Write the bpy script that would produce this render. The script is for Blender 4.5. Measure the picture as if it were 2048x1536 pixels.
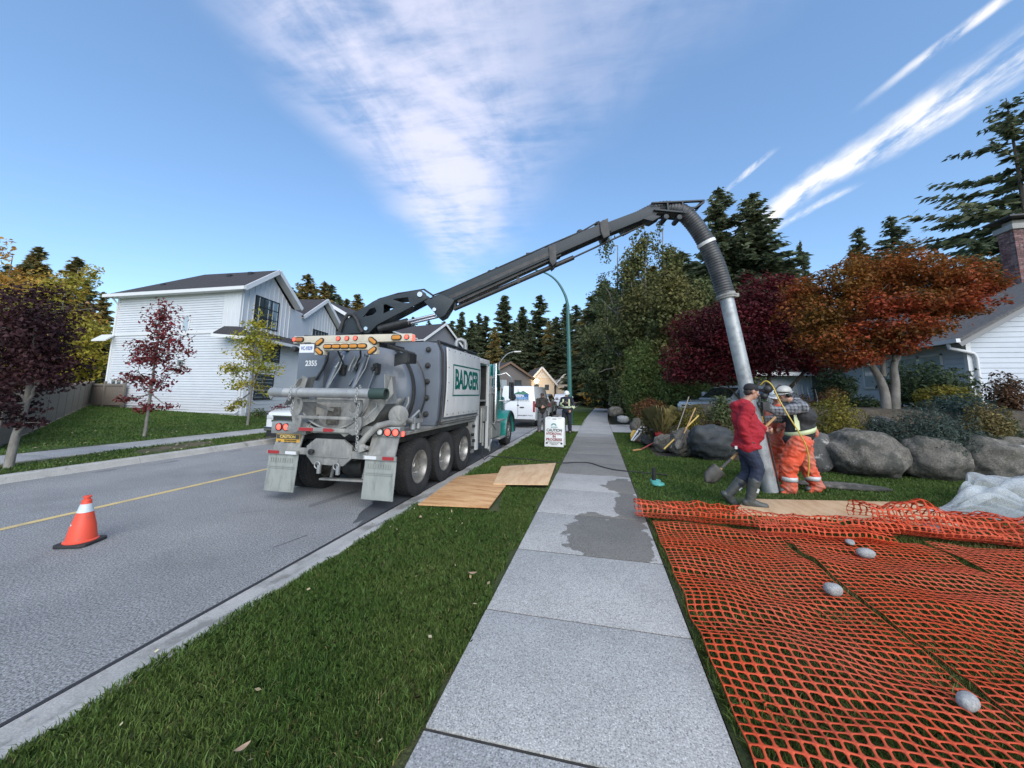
import bpy, bmesh, math, random
import numpy as np
from mathutils import Vector, Matrix, noise as mnoise
from mathutils.geometry import tessellate_polygon
for o in list(bpy.data.objects): bpy.data.objects.remove(o)
SC = bpy.context.scene
COL = SC.collection
R_ = math.radians
# ---------------------------------------------------------------- camera
CAM_H = 1.62
FPX, CX, CY = 730.0, 1024.0, 694.0          # focal length and principal point of the 2048x1536 photograph
def _axes():
    v1 = np.array([1195.5-CX, 788-CY, FPX]); v1 /= np.linalg.norm(v1)
    v2 = -np.array([-2080-CX, 742-CY, FPX]); v2 -= v1*(v1@v2); v2 /= np.linalg.norm(v2)
    v3 = np.cross(v1, v2)
    if v3[1] > 0: v3 = -v3
    return np.array([v2, v1, v3])
RW = _axes()
CP = np.array([0, 0, CAM_H])
def ray(x, y): return RW @ np.array([(x-CX)/FPX, (y-CY)/FPX, 1.0])
def gz(x, y, z=0.0):                          # measured point at height z
    d = ray(x, y); return Vector(CP + d*((z-CAM_H)/d[2]))
def gy(x, y, Y):                              # measured point at distance Y along the street
    d = ray(x, y); return Vector(CP + d*(Y/d[1]))
def gx(x, y, X):
    d = ray(x, y); return Vector(CP + d*(X/d[0]))
cam = bpy.data.cameras.new('camera'); cob = bpy.data.objects.new('camera', cam); COL.objects.link(cob)
cam.sensor_fit = 'HORIZONTAL'; cam.sensor_width = 36.0
cam.lens = FPX/2048*36.0
cam.shift_x = 0.0; cam.shift_y = -(768-CY)/2048
cam.clip_start = 0.05; cam.clip_end = 3000
right = Vector(RW[:, 0]); down = Vector(RW[:, 1]); fwd = Vector(RW[:, 2])
m3 = Matrix((right, -down, -fwd)).transposed()
cob.matrix_world = Matrix.Translation((0, 0, CAM_H)) @ m3.to_4x4()
SC.camera = cob
# ---------------------------------------------------------------- world: sky with high thin cloud
SUN_EL, SUN_AZ = R_(34), R_(152)              # azimuth clockwise from +Y (street direction): behind the camera, to the right
W = bpy.data.worlds.new('World'); SC.world = W; W.use_nodes = True
nt = W.node_tree; nt.nodes.clear()
def N(t, **k):
    n = nt.nodes.new(t)
    for a, b in k.items(): setattr(n, a, b)
    return n
def L(a, b): nt.links.new(a, b)
def mth(op, a, b=None, c=None, clamp=False):
    n = N('ShaderNodeMath', operation=op, use_clamp=clamp)
    for i, v in enumerate((a, b, c)):
        if v is None: continue
        if isinstance(v, (int, float)): n.inputs[i].default_value = v
        else: L(v, n.inputs[i])
    return n.outputs[0]
def sstep(v, lo, hi):
    n = N('ShaderNodeMapRange', interpolation_type='SMOOTHSTEP')
    n.inputs['From Min'].default_value = lo; n.inputs['From Max'].default_value = hi
    L(v, n.inputs['Value']); return n.outputs['Result']
sky = N('ShaderNodeTexSky', sky_type='NISHITA', sun_disc=False)
sky.sun_elevation = SUN_EL; sky.sun_rotation = SUN_AZ
sky.air_density = 1.0; sky.dust_density = 0.15; sky.ozone_density = 2.6; sky.altitude = 50
tc = N('ShaderNodeTexCoord'); sx = N('ShaderNodeSeparateXYZ'); L(tc.outputs['Generated'], sx.inputs[0])
zc = mth('MAXIMUM', sx.outputs['Z'], 0.06)
px_ = mth('DIVIDE', sx.outputs['X'], zc); py_ = mth('DIVIDE', sx.outputs['Y'], zc)
pc = N('ShaderNodeCombineXYZ'); L(px_, pc.inputs[0]); L(py_, pc.inputs[1])
def noise_(vec, scale, rot, stretch, detail=9, rough=.62, off=0.0, dist=0.0):
    mp = N('ShaderNodeMapping'); L(vec, mp.inputs['Vector'])
    mp.inputs['Rotation'].default_value = (0, 0, rot); mp.inputs['Scale'].default_value = (stretch[0], stretch[1], 1)
    mp.inputs['Location'].default_value = (off, off*.7, off*.3)
    n = N('ShaderNodeTexNoise'); n.inputs['Scale'].default_value = scale
    n.inputs['Detail'].default_value = detail; n.inputs['Roughness'].default_value = rough
    n.inputs['Distortion'].default_value = dist
    L(mp.outputs[0], n.inputs['Vector']); return n.outputs['Fac']
def half(nx_, ny_, c):
    return mth('ADD', mth('ADD', mth('MULTIPLY', px_, nx_), mth('MULTIPLY', py_, ny_)), c)
nbig = noise_(pc.outputs[0], 1.5, 0.5, (1.0, 1.0), 4, .5, 3.1)
nfan = noise_(pc.outputs[0], 2.3, 0.35, (1.35, .6), 8, .55, 1.7, .35)
nrip = noise_(pc.outputs[0], 8.0, -0.75, (.5, 1.5), 7, .6, 5.2, .3)
wob = mth('MULTIPLY', mth('SUBTRACT', nbig, .5), .55)
dAB = mth('ADD', half(.989, .147, .90), mth('MULTIPLY', wob, .6))
dAC = mth('ADD', half(-.812, -.584, .93), wob)
fan = mth('MULTIPLY', sstep(dAB, -.06, .34), sstep(dAC, -.08, .50))
fan = mth('MULTIPLY', fan, sstep(py_, 4.4, 2.7))
fan = mth('MULTIPLY', fan, mth('SUBTRACT', 1.0, mth('MULTIPLY', sstep(dAB, .55, 1.0), .55)))
fden = mth('MULTIPLY', fan, sstep(mth('ADD', mth('MULTIPLY', nfan, .66), mth('MULTIPLY', nrip, .34)), .33, .63))
def streak(off, wid, ylo, yhi, scale, strg, seed):
    d = mth('ABSOLUTE', mth('ADD', half(.958, .287, -off), mth('MULTIPLY', mth('SUBTRACT', noise_(pc.outputs[0], 3.2, -.29, (1.0, .5), 5, .6, seed), .5), wid*1.7)))
    m = sstep(d, wid*1.05, wid*.05)
    m = mth('MULTIPLY', m, mth('MULTIPLY', sstep(py_, ylo, ylo+.15), sstep(py_, yhi, yhi-.35)))
    t = sstep(noise_(pc.outputs[0], scale, -.29, (1.9, .7), 9, .62, seed+2), .30, .64)
    return mth('MULTIPLY', mth('MULTIPLY', m, t), strg)
st1 = streak(1.525, .135, .2, 2.5, 4.5, 1.0, 7.7)
st2 = streak(1.265, .030, .3, 1.45, 9.0, .8, 2.3)
st3 = streak(1.14, .026, 1.55, 2.0, 10.0, .75, 4.9)
st4 = streak(1.70, .05, 1.9, 2.6, 8.0, .5, 9.3)
cl = mth('ADD', mth('ADD', st1, st2), mth('ADD', st3, st4), None, True)
lowm = mth('MULTIPLY', mth('MULTIPLY', sstep(py_, 4.0, 5.5), sstep(py_, 14.0, 8.0)), sstep(noise_(pc.outputs[0], .75, 0, (1.0, .5), 6, .6, 12.4), .57, .66))
tint = N('ShaderNodeMix', data_type='RGBA', blend_type='MULTIPLY'); tint.inputs['Factor'].default_value = 1.0; L(sky.outputs[0], tint.inputs['A']); tint.inputs['B'].default_value = (.96, 1.02, 1.01, 1)   # clear autumn air
even = N('ShaderNodeMix', data_type='RGBA'); even.inputs['Factor'].default_value = .38; L(tint.outputs['Result'], even.inputs['A']); even.inputs['B'].default_value = (.80, 1.52, 2.85, 1)   # thin even veil
mixA = N('ShaderNodeMix', data_type='RGBA'); L(mth('MULTIPLY', fden, .74), mixA.inputs['Factor'])
L(even.outputs['Result'], mixA.inputs['A']); mixA.inputs['B'].default_value = (3.9, 3.8, 4.4, 1)
mixB = N('ShaderNodeMix', data_type='RGBA'); L(mth('MULTIPLY', mth('ADD', cl, mth('MULTIPLY', lowm, .5), None, True), .84), mixB.inputs['Factor'])
L(mixA.outputs['Result'], mixB.inputs['A']); mixB.inputs['B'].default_value = (5.9, 5.5, 4.9, 1)
bg = N('ShaderNodeBackground'); bg.inputs['Strength'].default_value = 0.112
L(mixB.outputs['Result'], bg.inputs['Color'])
wo = N('ShaderNodeOutputWorld'); L(bg.outputs[0], wo.inputs['Surface'])
# ---------------------------------------------------------------- the one sun: low and veiled, soft shadows
sl = bpy.data.lights.new('sun', 'SUN'); sl.energy = 1.5; sl.angle = R_(60); sl.color = (1.0, .95, .88)
so = bpy.data.objects.new('sun', sl); COL.objects.link(so)
sd = Vector((math.sin(SUN_AZ)*math.cos(SUN_EL), math.cos(SUN_AZ)*math.cos(SUN_EL), math.sin(SUN_EL)))
so.rotation_euler = sd.to_track_quat('Z', 'Y').to_euler(); so.location = (0, 0, 30)
vs = SC.view_settings
vs.view_transform = 'Standard'; vs.look = 'None'; vs.exposure = 1.28; vs.gamma = 1.0; vs.use_curve_mapping = False
SC.render.engine = 'CYCLES'
SC.cycles.use_denoising = True
SC.cycles.max_bounces = 6; SC.cycles.transparent_max_bounces = 10
# ---------------------------------------------------------------- materials
MATS = {}
def mat(name, col, rough=.6, metal=0.0, col2=None, scale=6.0, lo=.35, hi=.65, bump=0.0, bscale=None, spec=.5,
        island=0.0, transl=0.0, emit=None, estr=0.0, alpha=1.0, coat=0.0, detail=5.0, stretch=(1, 1, 1), fine=None, dirt=None):
    if name in MATS: return MATS[name]
    m = bpy.data.materials.new(name); m.use_nodes = True; t = m.node_tree; t.nodes.clear()
    def n(ty, **k):
        q = t.nodes.new(ty)
        for a, b in k.items(): setattr(q, a, b)
        return q
    def l(a, b): t.links.new(a, b)
    p = n('ShaderNodeBsdfPrincipled'); out = n('ShaderNodeOutputMaterial')
    p.inputs['Roughness'].default_value = rough; p.inputs['Metallic'].default_value = metal
    p.inputs['Specular IOR Level'].default_value = spec; p.inputs['Coat Weight'].default_value = coat
    p.inputs['Alpha'].default_value = alpha
    c4 = (*col, 1); p.inputs['Base Color'].default_value = c4
    cur = None
    tcd = n('ShaderNodeTexCoord'); mp = n('ShaderNodeMapping'); mp.inputs['Scale'].default_value = stretch
    l(tcd.outputs['Object'], mp.inputs['Vector'])
    def nz(sc, det, rg=.6):
        q = n('ShaderNodeTexNoise'); q.inputs['Scale'].default_value = sc; q.inputs['Detail'].default_value = det
        q.inputs['Roughness'].default_value = rg
        l(mp.outputs[0], q.inputs['Vector']); return q.outputs['Fac']
    def mixc(fac, a, b, blend='MIX'):
        q = n('ShaderNodeMix', data_type='RGBA', blend_type=blend)
        if isinstance(fac, float): q.inputs['Factor'].default_value = fac
        else: l(fac, q.inputs['Factor'])
        for s, v in (('A', a), ('B', b)):
            if isinstance(v, tuple): q.inputs[s].default_value = v
            else: l(v, q.inputs[s])
        return q.outputs['Result']
    def mr(v, a, b, c=0., d=1.):
        q = n('ShaderNodeMapRange'); q.inputs['From Min'].default_value = a; q.inputs['From Max'].default_value = b
        q.inputs['To Min'].default_value = c; q.inputs['To Max'].default_value = d; l(v, q.inputs['Value']); return q.outputs['Result']
    cur = c4
    if col2 is not None: cur = mixc(mr(nz(scale, detail), lo, hi), c4, (*col2, 1))
    if fine is not None:      # (scale, strength): fine grain
        g = mr(nz(fine[0], 3.0), .3, .7, 1-fine[1], 1+fine[1])
        q = n('ShaderNodeCombineColor'); l(g, q.inputs[0]); l(g, q.inputs[1]); l(g, q.inputs[2])
        cur = mixc(1.0, cur, q.outputs[0], 'MULTIPLY')
    if dirt is not None:      # (colour, scale, lo, hi, strength)
        f = mr(nz(dirt[1], 8.0, .68), dirt[2], dirt[3], 0., dirt[4]); cur = mixc(f, cur, (*dirt[0], 1))
    if island:
        gm = n('ShaderNodeNewGeometry'); f = mr(gm.outputs['Random Per Island'], 0, 1, 1-island, 1+island)
        q = n('ShaderNodeCombineColor'); l(f, q.inputs[0]); l(f, q.inputs[1]); l(f, q.inputs[2])
        cur = mixc(1.0, cur, q.outputs[0], 'MULTIPLY')
    if not isinstance(cur, tuple): l(cur, p.inputs['Base Color'])
    if bump:
        b = n('ShaderNodeBump'); b.inputs['Strength'].default_value = min(1.0, bump); b.inputs['Distance'].default_value = .02 if bump <= 1 else .02*bump
        l(nz(bscale or scale*4, 6.0), b.inputs['Height']); l(b.outputs[0], p.inputs['Normal'])
    if emit is not None:
        p.inputs['Emission Color'].default_value = (*emit, 1); p.inputs['Emission Strength'].default_value = estr
    if transl:
        ts = n('ShaderNodeBsdfTranslucent'); ms = n('ShaderNodeMixShader'); ms.inputs[0].default_value = transl
        if isinstance(cur, tuple): ts.inputs[0].default_value = cur
        else: l(cur, ts.inputs[0])
        l(p.outputs[0], ms.inputs[1]); l(ts.outputs[0], ms.inputs[2]); l(ms.outputs[0], out.inputs[0])
    else: l(p.outputs[0], out.inputs[0])
    MATS[name] = m
    return m
# ---------------------------------------------------------------- mesh builder
class MB:
    def __init__(s): s.v = []; s.f = []; s.mi = []; s.m = 0
    def add(s, vs, fs):
        o = len(s.v); s.v.extend([tuple(q) for q in vs])
        for f in fs: s.f.append(tuple(i+o for i in f)); s.mi.append(s.m)
        return s
    def bx(s, x0, x1, y0, y1, z0, z1):
        v = [(x, y, z) for z in (z0, z1) for y in (y0, y1) for x in (x0, x1)]
        return s.add(v, [(0, 2, 3, 1), (4, 5, 7, 6), (0, 1, 5, 4), (2, 6, 7, 3), (0, 4, 6, 2), (1, 3, 7, 5)])
    def beam(s, p0, p1, w, h, up=(0, 0, 1)):
        p0 = Vector(p0); p1 = Vector(p1); d = (p1-p0).normalized(); u = Vector(up); a = d.cross(u)
        if a.length < 1e-4: a = d.cross(Vector((0, 1, 0)))
        a.normalize(); b = a.cross(d).normalized(); a = a*w/2; b = b*h/2
        v = [p0-a-b, p0+a-b, p0+a+b, p0-a+b, p1-a-b, p1+a-b, p1+a+b, p1-a+b]
        return s.add(v, [(0, 1, 2, 3), (7, 6, 5, 4), (0, 4, 5, 1), (1, 5, 6, 2), (2, 6, 7, 3), (3, 7, 4, 0)])
    def cyl(s, p0, p1, r0, r1=None, n=16, caps=True):
        return s.tube([p0, p1], [r0, r0 if r1 is None else r1], n, caps)
    def tube(s, pts, r, n=8, caps=True):
        pts = [Vector(p) for p in pts]; k = len(pts)
        if not hasattr(r, '__len__'): r = [r]*k
        d0 = (pts[1]-pts[0]).normalized(); a = d0.orthogonal().normalized(); vs = []; 
        for i, p in enumerate(pts):
            d = (pts[min(i+1, k-1)]-pts[max(i-1, 0)]).normalized()
            a = (a-d*a.dot(d)); a = a.normalized() if a.length > 1e-6 else d.orthogonal().normalized()
            b = d.cross(a)
            for j in range(n):
                t = 2*math.pi*j/n; vs.append(p+(a*math.cos(t)+b*math.sin(t))*r[i])
        fs = [(i*n+j, i*n+(j+1) % n, (i+1)*n+(j+1) % n, (i+1)*n+j) for i in range(k-1) for j in range(n)]
        if caps: fs += [tuple(range(n))[::-1], tuple(range((k-1)*n, k*n))]
        return s.add(vs, fs)
    def lathe(s, prof, c=(0, 0, 0), ax=(0, 0, 1), n=32, a0=0., a1=2*math.pi):
        ax = Vector(ax).normalized(); a = Vector((1, 0, 0)) if abs(ax.z) > .9 else Vector((0, 0, 1)).cross(ax).normalized()
        b = ax.cross(a); c = Vector(c); full = abs(a1-a0-2*math.pi) < 1e-6; m = n if full else n+1; vs = []
        for r, h in prof:
            for j in range(m):
                t = a0+(a1-a0)*j/n; vs.append(c+ax*h+(a*math.cos(t)+b*math.sin(t))*r)
        fs = []
        for i in range(len(prof)-1):
            for j in range(n):
                j2 = (j+1) % m if full else j+1
                fs.append((i*m+j, i*m+j2, (i+1)*m+j2, (i+1)*m+j))
        return s.add(vs, fs)
    def prism(s, pts, vec, holes=()):
        vec = Vector(vec); loops = [[Vector(p) for p in pts]]+[[Vector(p) for p in h] for h in holes]
        allp = [p for lp in loops for p in lp]; k = len(allp)
        tri = tessellate_polygon(loops); fs = [tuple(t) for t in tri]+[tuple(i+k for i in reversed(t)) for t in tri]
        o = 0
        for lp in loops:
            q = len(lp)
            for i in range(q): fs.append((o+i, o+(i+1) % q, o+(i+1) % q+k, o+i+k))
            o += q
        return s.add(allp+[p+vec for p in allp], fs)
    def sph(s, c, r, n=14, m=9):
        c = Vector(c)
        if not hasattr(r, '__len__'): r = (r, r, r)
        vs = [c+Vector((0, 0, -r[2]))]
        for i in range(1, m):
            ph = -math.pi/2+math.pi*i/m
            for j in range(n):
                t = 2*math.pi*j/n; vs.append(c+Vector((r[0]*math.cos(ph)*math.cos(t), r[1]*math.cos(ph)*math.sin(t), r[2]*math.sin(ph))))
        vs.append(c+Vector((0, 0, r[2]))); e = len(vs)-1
        fs = [(0, 1+(j+1) % n, 1+j) for j in range(n)]
        for i in range(m-2):
            for j in range(n): a = 1+i*n; fs.append((a+j, a+(j+1) % n, a+n+(j+1) % n, a+n+j))
        a = 1+(m-2)*n
        fs += [(a+j, a+(j+1) % n, e) for j in range(n)]
        return s.add(vs, fs)
    def quad(s, *p): return s.add(p, [tuple(range(len(p)))])
WINV = {}
def put(o, parent):
    COL.objects.link(o)
    if parent is not None: o.parent = parent
def tag(o, label=None, cat=None, group=None, kind=None):
    for k, v in (('label', label), ('category', cat), ('group', group), ('kind', kind)):
        if v: o[k] = v
    return o
def finish(me, smooth=35, bevel=0.0, seg=2, fixn=True):
    bm = bmesh.new(); bm.from_mesh(me)
    if fixn: bmesh.ops.recalc_face_normals(bm, faces=bm.faces)
    if bevel:
        bmesh.ops.remove_doubles(bm, verts=bm.verts, dist=1e-5)
        es = [e for e in bm.edges if len(e.link_faces) == 2 and e.calc_face_angle(0) > .5]
        bmesh.ops.bevel(bm, geom=es, offset=bevel, segments=seg, affect='EDGES', clamp_overlap=True, profile=.6)
    bm.to_mesh(me); bm.free()
    if smooth:
        for p in me.polygons: p.use_smooth = True
        me.set_sharp_from_angle(angle=R_(smooth))
def part(name, mb, mats, parent=None, bevel=0.0, smooth=35, kind=None, local=False, label=None, fixn=True):
    me = bpy.data.meshes.new(name); off = Vector((0, 0, 0))
    if parent is not None and not local: off = WINV.get(parent.name, off)
    me.from_pydata([(x-off.x, y-off.y, z-off.z) for x, y, z in mb.v], [], mb.f)
    ms = mats if isinstance(mats, (list, tuple)) else [mats]
    for m in ms: me.materials.append(m)
    if len(ms) > 1: me.polygons.foreach_set('material_index', mb.mi)
    finish(me, smooth, bevel, fixn=fixn)
    o = bpy.data.objects.new(name, me); put(o, parent); WINV[o.name] = off
    if kind: o['kind'] = kind
    if label: o['label'] = label
    return o
def T(name, label, cat, loc=(0, 0, 0), group=None):
    o = bpy.data.objects.new(name, None); o.empty_display_size = .2; COL.objects.link(o); o.location = loc
    WINV[o.name] = Vector(loc); return tag(o, label, cat, group)
def solo(name, mb, mats, label, cat, group=None, bevel=0.0, smooth=35):
    xs = np.array(mb.v); c = Vector(((xs[:, 0].min()+xs[:, 0].max())/2, (xs[:, 1].min()+xs[:, 1].max())/2, xs[:, 2].min()))
    mb.v = [(x-c.x, y-c.y, z-c.z) for x, y, z in mb.v]
    o = part(name, mb, mats, None, bevel, smooth); o.location = c; return tag(o, label, cat, group)
def struct(name, mb, mats, parent=None, bevel=0.0, smooth=35):
    return tag(part(name, mb, mats, parent, bevel, smooth), kind='structure') if parent is None else part(name, mb, mats, parent, bevel, smooth)
def place(name, me, parent, loc=(0, 0, 0), rot=(0, 0, 0), scale=None):
    o = bpy.data.objects.new(name, me); put(o, parent); o.location = loc; o.rotation_euler = rot
    if scale: o.scale = scale
    WINV[o.name] = Vector((0, 0, 0)); return o
def mesh_of(mb, mats, bevel=0.0, smooth=35, name='piece'):
    me = bpy.data.meshes.new(name); me.from_pydata(mb.v, [], mb.f)
    ms = mats if isinstance(mats, (list, tuple)) else [mats]
    for m in ms: me.materials.append(m)
    if len(ms) > 1: me.polygons.foreach_set('material_index', mb.mi)
    finish(me, smooth, bevel); return me
def copy_tree(o, loc, rz, sc=1.0, label=None, parent=None):
    c = o.copy(); COL.objects.link(c); c.parent = parent
    if parent is None:
        c.location = loc; c.rotation_euler = (0, 0, rz); c.scale = (sc, sc, sc) if not hasattr(sc, '__len__') else sc
        if label: c['label'] = label
    for ch in list(o.children): copy_tree(ch, None, None, parent=c)
    return c
def npmesh(name, V, nper, mats, smooth=False):
    """many small faces of nper corners each from a numpy array (k*nper, 3)"""
    V = np.asarray(V, dtype=np.float32); nv = len(V); nf = nv//nper
    me = bpy.data.meshes.new(name); me.vertices.add(nv); me.vertices.foreach_set('co', V.ravel())
    me.loops.add(nv); me.loops.foreach_set('vertex_index', np.arange(nv, dtype=np.int32))
    me.polygons.add(nf); me.polygons.foreach_set('loop_start', np.arange(0, nv, nper, dtype=np.int32))
    if smooth: me.polygons.foreach_set('use_smooth', np.ones(nf, dtype=bool))
    me.update(calc_edges=True)
    for m in (mats if isinstance(mats, (list, tuple)) else [mats]): me.materials.append(m)
    return me
def text_mesh(txt, size, mats, depth=.002, bold=0.0, width=None, sp=1.0):
    cu = bpy.data.curves.new('lettering', 'FONT'); cu.body = txt; cu.size = size; cu.extrude = depth; cu.offset = bold
    cu.align_x = 'CENTER'; cu.align_y = 'CENTER'; cu.space_character = sp; cu.resolution_u = 3
    ob = bpy.data.objects.new('tmp', cu); COL.objects.link(ob); bpy.context.view_layer.update()
    me = bpy.data.meshes.new_from_object(ob.evaluated_get(bpy.context.evaluated_depsgraph_get()))
    bpy.data.objects.remove(ob)
    if width and me.vertices:
        xs = [v.co.x for v in me.vertices]; k = width/(max(xs)-min(xs)); c = (max(xs)+min(xs))/2
        for v in me.vertices: v.co.x = (v.co.x-c)*k
    me.materials.clear(); me.materials.append(mats); me.name = 'lettering'
    return me
def letter(txt, size, m, parent, o, ux, uy, bold=0.0, width=None, depth=.002, name='lettering'):
    """flat lettering on a face: o = centre (world), ux/uy = reading and up directions"""
    me = text_mesh(txt, size, m, depth, bold, width); ux = Vector(ux).normalized(); uy = Vector(uy).normalized(); un = ux.cross(uy)
    off = WINV.get(parent.name, Vector()) if parent else Vector()
    M = Matrix((ux, uy, un)).transposed().to_4x4(); M.translation = Vector(o)-off; me.transform(M)
    ob = bpy.data.objects.new(name, me); put(ob, parent); WINV[ob.name] = off; return ob
def blob(parts, voxel, mats, wrinkle=0.0, wscale=9.0, smooth=2, seed=0):
    """one continuous skin over a union of tapered capsules / ellipsoids / boxes (voxel remesh)"""
    mb = MB()
    for q in parts:
        if q[0] == 'c':      # capsule chain: points, radii
            pts, rs = q[1], q[2]
            for a, b, ra, rb in zip(pts[:-1], pts[1:], rs[:-1], rs[1:]):
                if (Vector(a)-Vector(b)).length > 1e-4: mb.cyl(a, b, ra, rb, 14)
            for a, ra in zip(pts, rs): mb.sph(a, ra, 14, 8)
        elif q[0] == 'e':    # ellipsoid centre, radii, rotation z/x
            c = Vector(q[1]); rot = q[3] if len(q) > 3 else Matrix.Identity(3); t = MB(); t.sph((0, 0, 0), q[2], 18, 12)
            mb.add([c+rot @ Vector(v) for v in t.v], t.f)
        elif q[0] == 'b': t = q[1]; mb.add(t.v, t.f)
    me = bpy.data.meshes.new('skin'); me.from_pydata(mb.v, [], mb.f)
    ob = bpy.data.objects.new('tmp', me); COL.objects.link(ob)
    md = ob.modifiers.new('r', 'REMESH'); md.mode = 'VOXEL'; md.voxel_size = voxel
    if smooth: sm = ob.modifiers.new('s', 'SMOOTH'); sm.iterations = smooth; sm.factor = .5
    bpy.context.view_layer.update()
    out = bpy.data.meshes.new_from_object(ob.evaluated_get(bpy.context.evaluated_depsgraph_get()))
    bpy.data.objects.remove(ob); bpy.data.meshes.remove(me)
    if wrinkle:
        n = len(out.vertices); co = np.zeros(n*3); out.vertices.foreach_get('co', co); co = co.reshape(-1, 3)
        no = np.zeros(n*3); out.vertices.foreach_get('normal', no); no = no.reshape(-1, 3)
        for i in range(n):
            v = Vector(co[i])
            w = .55-2.2*abs(mnoise.noise(Vector((v.x*wscale*.8+seed, v.y*wscale*.8, v.z*wscale*1.5+v.x*4))))+.7*mnoise.noise(v*wscale*1.1+Vector((seed, 3, 1)))-.5*abs(mnoise.noise(v*wscale*2.6+Vector((seed, 9, 1))))
            co[i] += no[i]*w*wrinkle
        out.vertices.foreach_set('co', co.ravel())
    for p in out.polygons: p.use_smooth = True
    out.materials.clear()
    for m in (mats if isinstance(mats, (list, tuple)) else [mats]): out.materials.append(m)
    return out
def bpart(name, me, parent, kind=None, label=None):
    off = WINV.get(parent.name, Vector((0, 0, 0))) if parent else Vector((0, 0, 0))
    me.transform(Matrix.Translation(-off)); me.name = name
    o = bpy.data.objects.new(name, me); put(o, parent); WINV[o.name] = off
    if label: o['label'] = label
    return o
def lerp(a, b, t): return a+(b-a)*t
def ss(t): t = min(1.0, max(0.0, t)); return t*t*(3-2*t)
rng = np.random.default_rng(7); random.seed(11)
# ================================================================ SETTING
ROAD_Z = -.13
m_asph = mat('asphalt', (.235, .24, .24), .85, col2=(.295, .298, .295), scale=.9, fine=(70, .75), bump=.8, bscale=140, dirt=((.14, .145, .15), .55, .56, .72, .45))
m_gut = mat('kerb_concrete', (.44, .43, .40), .9, col2=(.34, .335, .31), scale=2.2, fine=(90, .2), bump=.35, bscale=60, dirt=((.17, .165, .145), 1.5, .52, .60, .75))
m_soil = mat('soil', (.045, .036, .026), .95, col2=(.085, .068, .045), scale=9, fine=(60, .5), bump=1, bscale=30)
m_lawn = mat('lawn_base', (.035, .060, .014), .95, col2=(.075, .080, .028), scale=1.3, fine=(70, .5), bump=1, bscale=50)
m_lawnfar = mat('lawn_far', (.045, .088, .017), .95, col2=(.075, .10, .022), scale=.7, fine=(28, .45), bump=1, bscale=40)
m_ground = mat('ground_far', (.03, .042, .018), .95, col2=(.05, .05, .025), scale=.2)
m_yel = mat('road_paint', (.62, .47, .19), .7, col2=(.40, .33, .2), scale=5, lo=.5, hi=.75, fine=(80, .25))
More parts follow.
